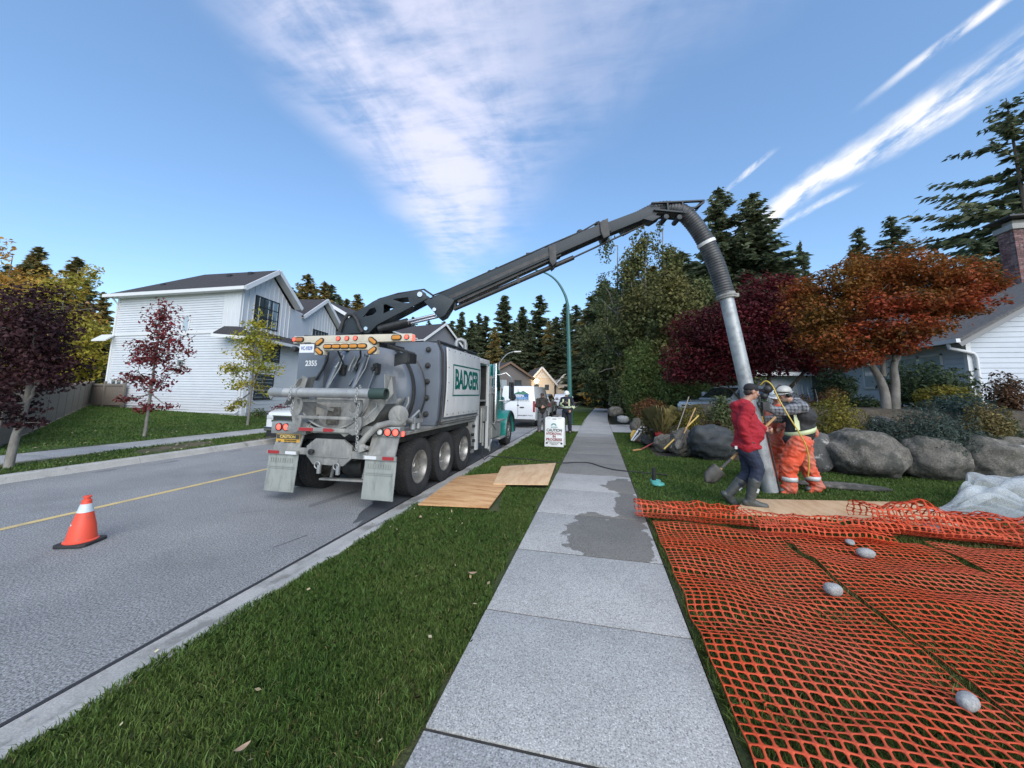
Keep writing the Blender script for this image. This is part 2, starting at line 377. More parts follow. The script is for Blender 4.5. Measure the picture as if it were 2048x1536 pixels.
def concrete(name, wet):
    m = mat(name, (.405, .40, .378), .88, col2=(.335, .332, .315), scale=1.7, fine=(110, .45), bump=.3, bscale=170)
    t = m.node_tree; p = next(q for q in t.nodes if q.type == 'BSDF_PRINCIPLED')
    src = p.inputs['Base Color'].links[0].from_socket
    def n(ty, **k):
        q = t.nodes.new(ty)
        for a, b in k.items(): setattr(q, a, b)
        return q
    def mh(op, a, b=None, clamp=False):
        q = n('ShaderNodeMath', operation=op, use_clamp=clamp)
        for i, v in enumerate((a, b)):
            if v is None: continue
            if isinstance(v, (int, float)): q.inputs[i].default_value = v
            else: t.links.new(v, q.inputs[i])
        return q.outputs[0]
    def sst(v, a, b):
        q = n('ShaderNodeMapRange', interpolation_type='SMOOTHSTEP'); q.inputs['From Min'].default_value = a; q.inputs['From Max'].default_value = b
        t.links.new(v, q.inputs['Value']); return q.outputs['Result']
    g = n('ShaderNodeNewGeometry'); sp = n('ShaderNodeSeparateXYZ'); t.links.new(g.outputs['Position'], sp.inputs[0])
    # pale stone chips in the exposed aggregate
    vo = n('ShaderNodeTexVoronoi'); vo.inputs['Scale'].default_value = 95; t.links.new(g.outputs['Position'], vo.inputs['Vector'])
    sc = n('ShaderNodeSeparateColor'); t.links.new(vo.outputs['Color'], sc.inputs[0])
    chip = mh('MULTIPLY', sst(sc.outputs[0], .64, .9), sst(vo.outputs['Distance'], .55, .25))
    mx = n('ShaderNodeMix', data_type='RGBA'); t.links.new(mh('MULTIPLY', chip, .75), mx.inputs['Factor']); t.links.new(src, mx.inputs['A']); mx.inputs['B'].default_value = (.66, .65, .61, 1)
    dk = mh('MULTIPLY', sst(sc.outputs[1], .66, .9), sst(vo.outputs['Distance'], .6, .3))
    md = n('ShaderNodeMix', data_type='RGBA'); t.links.new(mh('MULTIPLY', dk, .7), md.inputs['Factor']); t.links.new(mx.outputs['Result'], md.inputs['A']); md.inputs['B'].default_value = (.13, .13, .135, 1)
    col = md.outputs['Result']
    if wet:
        ns = n('ShaderNodeTexNoise'); ns.inputs['Scale'].default_value = 3.4; ns.inputs['Detail'].default_value = 8; t.links.new(g.outputs['Position'], ns.inputs['Vector'])
        w = mh('MULTIPLY', mh('SUBTRACT', ns.outputs['Fac'], .5), 1.7)
        def ell(cx, cy, rx, ry):
            a = mh('DIVIDE', mh('SUBTRACT', sp.outputs[0], cx), rx); b = mh('DIVIDE', mh('SUBTRACT', sp.outputs[1], cy), ry)
            return mh('ADD', mh('SQRT', mh('ADD', mh('MULTIPLY', a, a), mh('MULTIPLY', b, b))), w)
        e1 = mh('MULTIPLY', sst(ell(.08, 4.50, .46, .80), 1.03, .97), sst(sp.outputs[1], 3.962, 3.968))
        e2 = sst(ell(.42, 5.75, .20, .85), 1.06, .98)
        e3 = sst(ell(.42, 7.0, .34, .5), 1.06, .98)
        b1 = sst(mh('ADD', sp.outputs[1], mh('MULTIPLY', w, .12)), 7.72, 7.78)
        b2 = sst(sp.outputs[1], 17.0, 13.0)
        damp = mh('MULTIPLY', mh('MULTIPLY', b1, b2), .85)
        wm = mh('MAXIMUM', mh('MAXIMUM', e1, e2), mh('MAXIMUM', e3, damp))
        mw = n('ShaderNodeMix', data_type='RGBA', blend_type='MULTIPLY'); t.links.new(mh('MULTIPLY', wm, .95), mw.inputs['Factor']); t.links.new(col, mw.inputs['A']); mw.inputs['B'].default_value = (.40, .385, .355, 1)
        col = mw.outputs['Result']
        rr = n('ShaderNodeMapRange'); rr.inputs['To Min'].default_value = .88; rr.inputs['To Max'].default_value = .78; t.links.new(wm, rr.inputs['Value']); t.links.new(rr.outputs['Result'], p.inputs['Roughness'])
    t.links.new(col, p.inputs['Base Color'])
    return m
m_conc = concrete('sidewalk_concrete', True); m_conc2 = concrete('plain_concrete', False)

# far ground to the horizon
struct('ground', MB().quad((-900, -60, -.34), (900, -60, -.34), (900, 1500, -.34), (-900, 1500, -.34)), m_ground, smooth=0)
# road sheet
b = MB(); nx_, ny_ = 8, 60
b.quad((-10.42, -6, ROAD_Z), (-3.03, -6, ROAD_Z), (-3.03, 130, ROAD_Z), (-10.42, 130, ROAD_Z)); road = struct('road', b, m_asph, smooth=0)
b = MB(); b.quad((-7.20, -6, ROAD_Z+.004), (-7.09, -6, ROAD_Z+.004), (-7.09, 120, ROAD_Z+.004), (-7.20, 120, ROAD_Z+.004)); struct('centre_line', b, m_yel, road, smooth=0)
# dark tar joint along the gutter, oil and water stains
m_tar = mat('tar', (.03, .03, .032), .7)
b = MB()
pts = [(-3.045, -6+.5*i) for i in range(160)]
for (x0, y0), (x1, y1) in zip(pts[:-1], pts[1:]):
    w0 = .012+.010*mnoise.noise(Vector((y0*.9, 0, 0))); w1 = .012+.010*mnoise.noise(Vector((y1*.9, 0, 0)))
    b.quad((x0-abs(w0), y0, ROAD_Z+.005), (x0+.02, y0, ROAD_Z+.005), (x1+.02, y1, ROAD_Z+.005), (x1-abs(w1), y1, ROAD_Z+.005))
struct('tar_joint', b, m_tar, road, smooth=0)
m_wetr = mat('wet_asphalt', (.075, .08, .088), .45, col2=(.10, .105, .11), scale=2, fine=(95, .5), bump=.5, bscale=140)
def smoothpath0(pts, n):
    pts = [Vector(p) for p in pts]; return [a.lerp(c, j/n) for a, c in zip(pts[:-1], pts[1:]) for j in range(n)]+[pts[-1]]
def stain(name, pts, z, m, par):
    b = MB(); c = Vector((sum(p[0] for p in pts)/len(pts), sum(p[1] for p in pts)/len(pts), z)); ring = []
    k = len(pts)
    for i in range(k*6):
        u = i/6; a = Vector(pts[int(u) % k]); d = Vector(pts[(int(u)+1) % k]); q = a.lerp(d, u-int(u))
        r = 1+.10*mnoise.noise(Vector((q[0]*6, q[1]*6, 3)))+.05*mnoise.noise(Vector((q[0]*19, q[1]*19, 7)))
        ring.append((c.x+(q[0]-c.x)*r, c.y+(q[1]-c.y)*r, z))
    b.prism(ring, (0, 0, .0006)); return part(name, b, m, par, smooth=0)
stain('wet_stain', [(-3.06, 4.3), (-3.06, 9.0), (-3.06, 13.0), (-3.6, 12.5), (-3.7, 8.0), (-3.55, 5.6), (-3.25, 4.6)], ROAD_Z+.003, m_wetr, road)
m_damp = mat('damp_asphalt', (.14, .145, .148), .7, col2=(.18, .183, .185), scale=3, fine=(70, .6))
stain('water_streak', [(-4.33, 5.0), (-4.28, 5.4), (-4.2, 5.9), (-4.08, 5.85), (-4.16, 5.3), (-4.24, 4.9)], ROAD_Z+.003, m_damp, road)
for cr in ([(-5.0, 4.4), (-4.7, 4.65), (-4.55, 4.7)], [(-3.55, 3.6), (-3.45, 4.0)]):
    b = MB(); pp = smoothpath0([(x, y, ROAD_Z+.0035) for x, y in cr], 8)
    for p0, p1 in zip(pp[:-1], pp[1:]):
        w = .004+.004*abs(mnoise.noise(p0*7)); o = Vector((w, 0, 0)); j = Vector((.012*mnoise.noise(p0*9), 0, 0)); j1 = Vector((.012*mnoise.noise(p1*9), 0, 0)); b.quad(p0-o+j, p0+o+j, p1+o+j1, p1-o+j1)
    part('crack', b, m_tar, road, smooth=0)
for x, y in ((-9.95, 6.9), (-10.05, 8.6), (-9.9, 11.2), (-10.1, 5.8)):
    stain('patch_stain', [(x-.06, y-.15), (x-.01, y-.22), (x+.05, y-.12), (x+.07, y+.14), (x+.0, y+.2), (x-.07, y+.15)], ROAD_Z+.003, m_damp, road)

# kerbs: right one a mountable profile with gutter, cast in lengths
def kerb(name, prof, y0, y1, step, jit=0.0):
    root = None; y = y0; i = 0
    while y < y1:
        e = min(y+step, y1)-.008
        b = MB(); b.prism([(x, y, z) for x, z in prof], (0, e-y, 0))
        if root is None: root = struct(name, b, m_gut, smooth=30)
        else: part('kerb_length', b, m_gut, root, smooth=30)
        y += step; i += 1
        if y > 40: step = 12
    return root
kerb('kerb_right', [(-3.02, -.30), (-3.02, -.128), (-2.80, -.112), (-2.765, -.10), (-2.70, -.035), (-2.66, -.008), (-2.60, 0.0), (-2.555, -.002), (-2.555, -.30)], -3.02, 110, 3.05)
kerb('kerb_left', [(-10.40, -.30), (-10.40, ROAD_Z+.004), (-10.42, ROAD_Z+.012), (-10.465, -.012), (-10.49, .004), (-10.62, .008), (-10.62, -.30)], -3.0, 110, 3.2)

# sidewalk right: one slab per bay
JY = [-.4, .72, 1.83, 2.84, 3.95, 5.18, 6.48, 7.75, 9.05, 10.35, 11.65, 12.95, 14.3, 15.65]
while JY[-1] < 60: JY.append(JY[-1]+1.35)
sw = None
for i, (a, c) in enumerate(zip(JY[:-1], JY[1:])):
    g = .010; dz = random.uniform(-.004, .005); sk = .018
    dx0 = 0 if a < 24 else (a-24)*.025; dx1 = 0 if c < 24 else (c-24)*.025
    v = [(-.835+dx0, a+g, -.16), (.585+dx0, a+g+sk, -.16), (.585+dx1, c-g+sk, -.16), (-.835+dx1, c-g, -.16)]
    b = MB(); b.prism(v, (0, 0, .172+dz))
    o = part('sidewalk' if sw is None else 'slab', b, m_conc, sw, bevel=.006, smooth=30)
    if sw is None: sw = tag(o, kind='structure')
m_seam = mat('joint_dirt', (.045, .042, .036), .95, col2=(.03, .028, .024), scale=20)
for y in JY[1:26]:
    dx = 0 if y < 24 else (y-24)*.025; b = MB(); b.prism([(-.833+dx, y-.0095, -.1), (.583+dx, y+.0085, -.1), (.583+dx, y+.0275, -.1), (-.833+dx, y+.0095, -.1)], (0, 0, .106)); part('joint_seam', b, m_seam, sw, smooth=0)
# hollows: soil bed under verge and walk
b = MB(); b.quad((-2.57, -4, -.012), (-.80, -4, -.012), (-.80, 16.2, -.012), (-2.57, 16.2, -.012)); struct('verge', b, m_lawn, smooth=0)
b = MB(); b.quad((-.95, -4, -.12), (.75, -4, -.12), (.75, 62, -.12), (-.95, 62, -.12)); struct('soil_bed', b, m_soil, smooth=0)
b = MB(); b.quad((-2.57, 19.4, -.012), (-.80, 19.4, -.012), (-.3, 62, -.012), (-2.57, 62, -.012)); struct('verge', b, m_lawnfar, smooth=0)
# driveway apron crossing verge and running up to the right
b = MB(); b.prism([(-2.55, 16.2, -.1), (-.85, 16.2, -.1), (-.85, 19.4, -.1), (-2.55, 19.4, -.1)], (0, 0, .105)); apron = struct('driveway_apron', b, m_conc2, bevel=.005)
b = MB()
ds = [(.60, 0.0), (3, .03), (6, .28), (10, .75), (16, 1.2)]
for (x0, z0), (x1, z1) in zip(ds[:-1], ds[1:]): b.quad((x0, 16.6, z0), (x1, 16.6+(x1-.6)*.12, z1), (x1, 20.6+(x1-.6)*.15, z1), (x0, 20.6+(x0-.6)*.15, z0))
struct('driveway', b, m_conc2, smooth=30)

# terrain right: flat lawn, then the planted bank behind the boulders
EDGE = [(1.25, 15.2), (1.45, 13.0), (2.1, 11.6), (3.0, 10.9), (4.7, 9.75), (6.0, 9.6), (8.0, 9.8), (14, 10.2), (40, 11)]
def ye(x):
    if x <= EDGE[0][0]: return 99
    for (x0, y0), (x1, y1) in zip(EDGE[:-1], EDGE[1:]):
        if x <= x1: return lerp(y0, y1, (x-x0)/(x1-x0))
    return 11
def zr(x, y):
    if x < 1.2: return 0.0
    z = 1.36*ss((y-ye(x)-.15)/1.5)*ss((x-1.1)/2.4)
    if x < 9: z *= 1-ss((y-14.2)/2.2)*(1-ss((x-4.5)/4.5))
    if x < 16 and 15.5 < y < 22: pass
    return z
def grid(name, x0, x1, y0, y1, st, fn, m, kind='structure'):
    xs = np.arange(x0, x1+1e-6, st); ys = np.arange(y0, y1+1e-6, st); b = MB()
    vs = [(x, y, fn(x, y)) for y in ys for x in xs]; k = len(xs)
    b.add(vs, [(j*k+i, j*k+i+1, (j+1)*k+i+1, (j+1)*k+i) for j in range(len(ys)-1) for i in range(k-1)])
    return tag(part(name, b, m, None, smooth=180, fixn=True), kind=kind)
grid('lawn', .60, 15.0, -3.0, 10.2, .4, lambda x, y: -.012, m_lawn)
grid('garden_bank', 1.2, 30.0, 9.4, 16.6, .3, lambda x, y: zr(x, y)-.02+.03*mnoise.noise(Vector((x*1.5, y*1.5, 0))), m_soil)
grid('lawn', .60, 1.4, 10.2, 16.5, .4, lambda x, y: -.010, m_lawn)
grid('upper_garden', 9.0, 40.0, 16.6, 60, 2.0, lambda x, y: 1.3, m_lawnfar)
# left side: verge, walk, rising lawn
def zl(x): return .02+.03*max(0, -13.45-x) if x > -32 else .58
b = MB(); b.quad((-12.06, -4, .0), (-10.6, -4, .0), (-10.6, 110, .0), (-12.06, 110, .0)); struct('verge_left', b, mat('verge_left', (.05, .066, .02), .95, col2=(.13, .10, .055), scale=2.6, lo=.42, hi=.6, fine=(45, .5), bump=1, bscale=40), smooth=0)
lw = None
for i in range(60):
    a = -3+i*1.5; b = MB(); b.prism([(-13.42, a, -.1), (-12.05, a, -.1), (-12.05, a+1.49, -.1), (-13.42, a+1.49, -.1)], (0, 0, .125))
    o = part('sidewalk_left' if lw is None else 'slab', b, m_conc2, lw, bevel=.004)
    if lw is None: lw = tag(o, kind='structure')
grid('lawn_left', -62.4, -13.4, -4, 46, .7, lambda x, y: zl(x)+.03*mnoise.noise(Vector((x*.4, y*.4, 2))), m_lawnfar)

# ---------------------------------------------------------------- grass
m_blade = mat('grass_blade', (.064, .130, .025), .55, col2=(.118, .178, .042), scale=1.1, island=.45, transl=.3, spec=.3)
m_blade2 = mat('grass_blade_dry', (.10, .145, .03), .6, col2=(.22, .19, .07), scale=.8, lo=.45, hi=.7, island=.4, transl=.3, spec=.3)
def blades(P, h, w, lean, name, m):
    n = len(P); P = np.asarray(P); th = rng.uniform(0, 2*np.pi, n); hh = h*rng.uniform(.45, 1.25, n); ww = w*rng.uniform(.6, 1.3, n)
    la = rng.uniform(0, 2*np.pi, n); le = lean*rng.uniform(.1, 1.0, n)*hh
    s = np.stack([np.cos(th)*ww, np.sin(th)*ww, np.zeros(n)], 1)*.5; d = np.stack([np.cos(la)*le, np.sin(la)*le, np.zeros(n)], 1)
    up = np.stack([np.zeros(n), np.zeros(n), hh], 1)
    mid = P+d*.35+up*.6; tip = P+d+up*np.maximum(.55, 1-.35*lean)[..., None] if np.ndim(lean) else P+d+up*(1-.25*lean)
    V = np.stack([P-s, P+s, mid+s*.8, tip, mid-s*.8], 1).reshape(-1, 3)
    me = npmesh(name, V, 5, m); o = bpy.data.objects.new(name, me); COL.objects.link(o); return tag(o, kind='stuff')
def scatter(x0, x1, y0, y1, dens, zf=0.0, keep=None):
    n = int((x1-x0)*(y1-y0)*dens); x = rng.uniform(x0, x1, n); y = rng.uniform(y0, y1, n)
    if keep is not None: k = keep(x, y); x, y = x[k], y[k]
    z = np.full(len(x), zf) if not callable(zf) else np.array([zf(a, c) for a, c in zip(x, y)])
    return np.stack([x, y, z-.012], 1)
def off_ply(x, y): return ~(((x > -2.58) & (x < -1.34-(y-5.1)*.21) & (y > 5.05) & (y < 6.95)) | ((x > -2.0) & (x < -.88) & (y > 6.4) & (y < 8.5)))
def edge_wob(x, y): return (x < -.862+.03*np.sin(y*3.1)+.02*np.sin(y*11)) & (x > -2.57+.025*np.sin(y*2.3)+.02*np.sin(y*9.7))
kv = lambda x, y: off_ply(x, y) & edge_wob(x, y)
g = tag(blades(np.concatenate([scatter(-2.62, -.84, .6, 3.2, 15000, 0, kv), scatter(-2.62, -.84, 3.2, 6.2, 9500, 0, kv)]), .052, .005, .85, 'grass', m_blade), 'thick green lawn grass on the near verge beside the kerb', 'grass')
g = tag(blades(scatter(-2.62, -.84, 6.2, 16.2, 3600, 0, kv), .055, .009, .8, 'grass', m_blade), 'green verge grass beside the truck and around the caution sign', 'grass')
kr = lambda x, y: (x > .615+.02*np.sin(y*4)+.015*np.sin(y*13)) & ~((x > 2.05) & (x < 4.75) & (y > 5.95) & (y < 6.85))
tag(blades(scatter(.60, 5.6, 1.2, 3.4, 6500, 0, lambda x, y: kr(x, y) & (x < .9+y*1.35)), .080, .0055, 1.0, 'grass', m_blade2), 'olive grass under the orange safety netting', 'grass')
tag(blades(scatter(.60, 7.4, 3.4, 5.6, 4500, 0, kr), .070, .007, .9, 'grass', m_blade2), 'olive lawn grass beneath the far half of the orange netting', 'grass')
tag(blades(scatter(.60, 10.5, 5.6, 10.6, 2300, 0, lambda x, y: kr(x, y) & (y < np.interp(x, [q[0] for q in EDGE], [q[1] for q in EDGE])+.35)), .05, .011, .8, 'grass', m_blade), 'green lawn grass between sidewalk and boulders', 'grass')
tag(blades(scatter(.60, 1.9, 10.2, 16.5, 1500, 0, lambda x, y: (x < 1.5)), .05, .014, .8, 'grass', m_blade), 'green grass strip at the driveway edge', 'grass')
tag(blades(scatter(-12.1, -10.6, 2.5, 16, 800, .01, lambda x, y: (np.sin(x*3+y*1.7)+np.sin(y*.9-x*2) > -.5)), .07, .016, .9, 'grass', m_blade), 'patchy grass on the far verge across the road', 'grass')
tag(blades(scatter(-31, -13.45, 4, 16, 330, lambda x, y: zl(x)+.02, None), .06, .028, .8, 'grass', m_blade), 'mown lawn grass beside the white house', 'grass')
tag(blades(scatter(-2.5, -.75, 19.5, 34, 500, 0, None), .05, .028, .8, 'grass', m_blade), 'green verge grass beyond the driveway', 'grass')
m_tanb = mat('dead_blade', (.30, .24, .10), .7, col2=(.20, .17, .06), scale=4, island=.4, transl=.3)
tag(blades(np.concatenate([scatter(-2.6, -.85, .6, 6.2, 520, 0, kv), scatter(-1.15, -.85, .8, 8, 900, 0, kv)]), .045, .005, 1.3, 'dead_grass', m_tanb), 'straw coloured dead blades mixed into the near verge', 'grass')
# leaf litter on the far verge
m_lit = mat('leaf_litter', (.30, .22, .10), .8, col2=(.42, .38, .24), scale=3, island=.4)
P = scatter(-12.2, -10.62, 2.5, 17, 16, .03, None); P2 = scatter(-17, -13.4, 6, 16, 3, lambda x, y: zl(x)+.05, None)
P3 = scatter(-2.55, -.9, 1.0, 12, 3, .05, None); P4 = scatter(-3.0, -2.75, 1.0, 14, 5, -.09, None); P = np.concatenate([P, P2, P3, P4]); n = len(P); th = rng.uniform(0, 6.28, n); s = rng.uniform(.02, .05, n); s[-(len(P3)+len(P4)):] *= .38; a = np.stack([np.cos(th)*s, np.sin(th)*s, rng.uniform(-.01, .015, n)], 1); c = np.stack([-np.sin(th)*s*.7, np.cos(th)*s*.7, rng.uniform(-.008, .012, n)], 1)
o = bpy.data.objects.new('leaf_litter', npmesh('leaf_litter', np.stack([P-a, P+c, P+a, P-c], 1).reshape(-1, 3), 4, m_lit)); COL.objects.link(o); tag(o, 'pale fallen leaves and bits scattered over the verges and gutter', 'leaf litter', kind='stuff')
# single leaves on the near verge
m_leafd = mat('dry_leaf', (.30, .19, .12), .7, col2=(.42, .30, .2), scale=30)
for (x, y, s, rz, lab) in ((484, 1497, .032, 1.1, 'long curled tan leaf on the near grass at the bottom edge'), (1035-90, 1147, .04, .3, 'small pale brown leaf lying in the middle of the verge grass'), (841, 1035, .04, 2.0, 'little tan leaf in the grass just before the plywood sheet')):
    p = gz(x, y, .055); b = MB(); k = 7
    for i in range(k):
        t = i/(k-1)*2-1; w = (1-t*t)*.42+.02; c = math.cos(rz); d = math.sin(rz)
        for q, zz in ((-w, .25*w), (0, 0), (w, .3*w)): b.v.append((p.x+s*(t*c-q*d), p.y+s*(t*d+q*c), p.z+s*(zz+.35*t*t)))
    for i in range(k-1):
        for j in range(2): b.f.append((i*3+j, i*3+j+1, i*3+j+4, i*3+j+3)); b.mi.append(0)
    solo('fallen_leaf', b, m_leafd, lab, 'leaf', smooth=60)
# ================================================================ HYDROVAC TRUCK
m_grey = mat('truck_grey_paint', (.105, .125, .155), .42, col2=(.13, .15, .178), scale=1.3, coat=.15, dirt=((.20, .20, .19), 2.2, .56, .80, .35))
m_alu = mat('dull_aluminium', (.42, .42, .40), .5, .55, col2=(.30, .30, .285), scale=3, bump=.1, bscale=30, dirt=((.27, .265, .24), 3.0, .48, .7, .75))
m_mud = mat('muddy_steel', (.26, .262, .25), .75, .15, col2=(.175, .178, .172), scale=4, dirt=((.36, .35, .315), 2.6, .48, .62, .8), bump=.4, bscale=40, stretch=(1.8, 1.8, .6))
m_flap = mat('mud_flap_rubber', (.235, .255, .24), .8, col2=(.30, .315, .29), scale=2.2, dirt=((.13, .142, .13), 4, .50, .68, .75), bump=.2, bscale=25, stretch=(2.6, 2.6, .6))
m_white = mat('truck_white_paint', (.60, .605, .60), .4, col2=(.52, .525, .515), scale=1.2, coat=.15, dirt=((.34, .33, .30), 1.9, .52, .74, .55), stretch=(2.2, 2.2, .5))
m_black = mat('black_rubber', (.016, .016, .017), .65, col2=(.032, .032, .033), scale=7)
m_dark = mat('dark_steel', (.022, .024, .026), .5, .3, col2=(.05, .05, .05), scale=6)
m_boom = mat('boom_grey_paint', (.018, .027, .035), .5, col2=(.026, .035, .043), scale=1.5, spec=.35, dirt=((.08, .085, .09), 3, .6, .8, .3))
m_teal = mat('teal_paint', (.012, .19, .165), .28, coat=.5, dirt=((.08, .17, .155), 3, .6, .8, .3))
m_tyre = mat('tyre_rubber', (.014, .014, .015), .85, col2=(.030, .029, .028), scale=5, bump=.2, bscale=60)
m_rim = mat('polished_rim', (.52, .51, .49), .32, .8, col2=(.38, .37, .35), scale=5, dirt=((.22, .21, .19), 9, .5, .7, .6))
m_steel = mat('bright_steel', (.62, .62, .62), .22, .95)
m_galv = mat('galvanised_tube', (.40, .41, .405), .5, .5, col2=(.29, .30, .30), scale=5, dirt=((.36, .35, .32), 4, .5, .7, .6), stretch=(1, 1, .5))
m_lensR = mat('red_lamp', (.62, .03, .02), .3, emit=(1.0, .07, .05), estr=1.6)
m_lensR0 = mat('red_lens', (.30, .012, .01), .25, coat=.5)
m_amber = mat('amber_lens', (.55, .22, .02), .3, coat=.5)
m_amberd = mat('amber_lens_dark', (.40, .13, .02), .3, coat=.5)
m_clear = mat('clear_lens', (.6, .6, .58), .2, coat=.5)
m_rred = mat('reflective_red', (.32, .025, .03), .35); m_rwht = mat('reflective_white', (.62, .63, .63), .35)
m_lett = mat('green_lettering', (.0, .105, .085), .45); m_wlett = mat('white_lettering', (.72, .73, .74), .5)
m_dkgreen = mat('dark_green_rubber', (.025, .05, .042), .6); m_navy = mat('plate_blue', (.05, .10, .32), .5)
m_glass = mat('dark_glass', (.02, .025, .028), .06, spec=.8, coat=.6)
XC, XR, XL = -4.17, -2.98, -5.36
tr = T('vacuum_truck', 'muddy grey and white hydrovac truck with teal cab and long raised boom', 'truck', (XC, 8.6, ROAD_Z))
# --- wheels
AZ, WR = .345, .475
def tyre_mesh(w, r):
    b = MB(); h = w/2
    prof = [(r*.56, -h*.86), (r*.70, -h*.99), (r*.86, -h), (r*.955, -h*.9), (r*.985, -h*.72), (r*.985, h*.72), (r*.955, h*.9), (r*.86, h), (r*.70, h*.99), (r*.56, h*.86), (r*.56, -h*.86)]
    b.lathe(prof, (0, 0, 0), (1, 0, 0), 48)
    for k in range(44):
        for x0, x1, o in ((-.92, -.52, 0), (-.44, -.06, .5), (.06, .44, 0), (.52, .92, .5)):
            t = 2*math.pi*(k+o)/44; c, s = math.cos(t), math.sin(t); dt = 2*math.pi/44*.36; rr = r*1.0; v = []
            for q, rad in ((-dt, r*.965), (dt, r*.965), (dt, rr), (-dt, rr)):
                for x in (x0, x1): v.append((x*h, -math.sin(t+q)*rad, math.cos(t+q)*rad))
            b.add(v, [(0, 2, 3, 1), (2, 4, 5, 3), (4, 6, 7, 5), (6, 0, 1, 7), (0, 6, 4, 2), (1, 3, 5, 7)])
    return mesh_of(b, m_tyre, smooth=30, name='tyre')
def rim_mesh(r, w, dish, front=False):
    b = MB(); h = w/2; R0 = r*.585
    prof = [(R0, h*.80), (R0*.985, h*.92), (R0*.93, h*.90), (R0*.90, h*.6)]
    if not front: prof += [(R0*.86, h*.2), (R0*.84, -dish), (R0*.55, -dish-.01), (R0*.36, -dish+.005), (R0*.34, -dish+.07), (R0*.30, -dish+.09), (0.001, -dish+.09)]
    else: prof += [(R0*.80, h*.62), (R0*.62, h*.9), (R0*.40, h*.95), (R0*.36, h*1.12), (R0*.30, h*1.2), (.001, h*1.2)]
    b.lathe(prof, (0, 0, 0), (1, 0, 0), 36)
    b.lathe([(R0*.99, -h*.8), (R0*.99, h*.8)], (0, 0, 0), (1, 0, 0), 36)
    for k in range(10):
        t = 2*math.pi*k/10; q = R0*(.66 if not front else .52); x = -dish if not front else h*.93
        b.cyl((x-.01, -math.sin(t)*q, math.cos(t)*q), (x+.035, -math.sin(t)*q, math.cos(t)*q), .016, .013, 6)
    if front:
        b.m = 1
        for k in range(10):
            t = 2*math.pi*(k+.5)/10; q = R0*.74; b.cyl((h*.70, -math.sin(t)*q, math.cos(t)*q), (h*.80, -math.sin(t)*q, math.cos(t)*q), .030, .03, 10)
    return mesh_of(b, [m_rim, m_dark], smooth=30, name='rim')
tm = tyre_mesh(.26, WR); rm = rim_mesh(WR, .26, .035); rf = rim_mesh(WR, .28, 0, True); tf = tyre_mesh(.28, WR)
def wheel(x, y, flip, tmesh, rmesh):
    w = place('wheel', rmesh, tr, Vector((x, y, AZ))-WINV[tr.name], (0, 0, math.pi if flip else 0)); place('tyre', tmesh, w); return w
for y in (5.95, 7.02, 8.08):
    wheel(XR-.13, y, False, tm, rm); wheel(XR-.44, y, True, tm, rm); wheel(XL+.13, y, True, tm, rm); wheel(XL+.44, y, False, tm, rm)
    part('axle', MB().cyl((XL+.5, y, AZ), (XR-.5, y, AZ), .09, n=12).sph((XC, y, AZ), (.22, .24, .24)), m_dark, tr)
wheel(XR-.15, 12.42, False, tf, rf); wheel(XL+.15, 12.42, True, tf, rf)
part('axle', MB().cyl((XL+.3, 12.42, AZ), (XR-.3, 12.42, AZ), .07), m_dark, tr)
# --- chassis
b = MB()
for x in (XC-.42, XC+.36): b.bx(x, x+.08, 5.2, 13.3, .52, .80)
for y in (5.5, 6.5, 7.5, 8.6, 9.6, 10.6): b.bx(XC-.4, XC+.4, y, y+.1, .55, .75)
for x in (XC-.55, XC+.55):
    for y in (6.48, 7.55): b.sph((x, y, .46), (.11, .16, .2), 12, 8)
b.bx(XC-.3, XC+.3, 5.9, 8.4, .30, .5); b.bx(XC-1.0, XC+1.0, 8.5, 9.2, .35, .8)
part('chassis', b, m_dark, tr, bevel=.01)
part('deck', MB().bx(XL+.02, XR, 5.2, 9.12, .925, .985).bx(XL+.04, XR+.006, 5.22, 9.1, .955, .972), m_alu, tr, bevel=.008)
b = MB(); b.bx(XL+.12, XR-.12, 5.35, 9.0, .80, .92); part('subframe', b, m_dark, tr, bevel=.01)
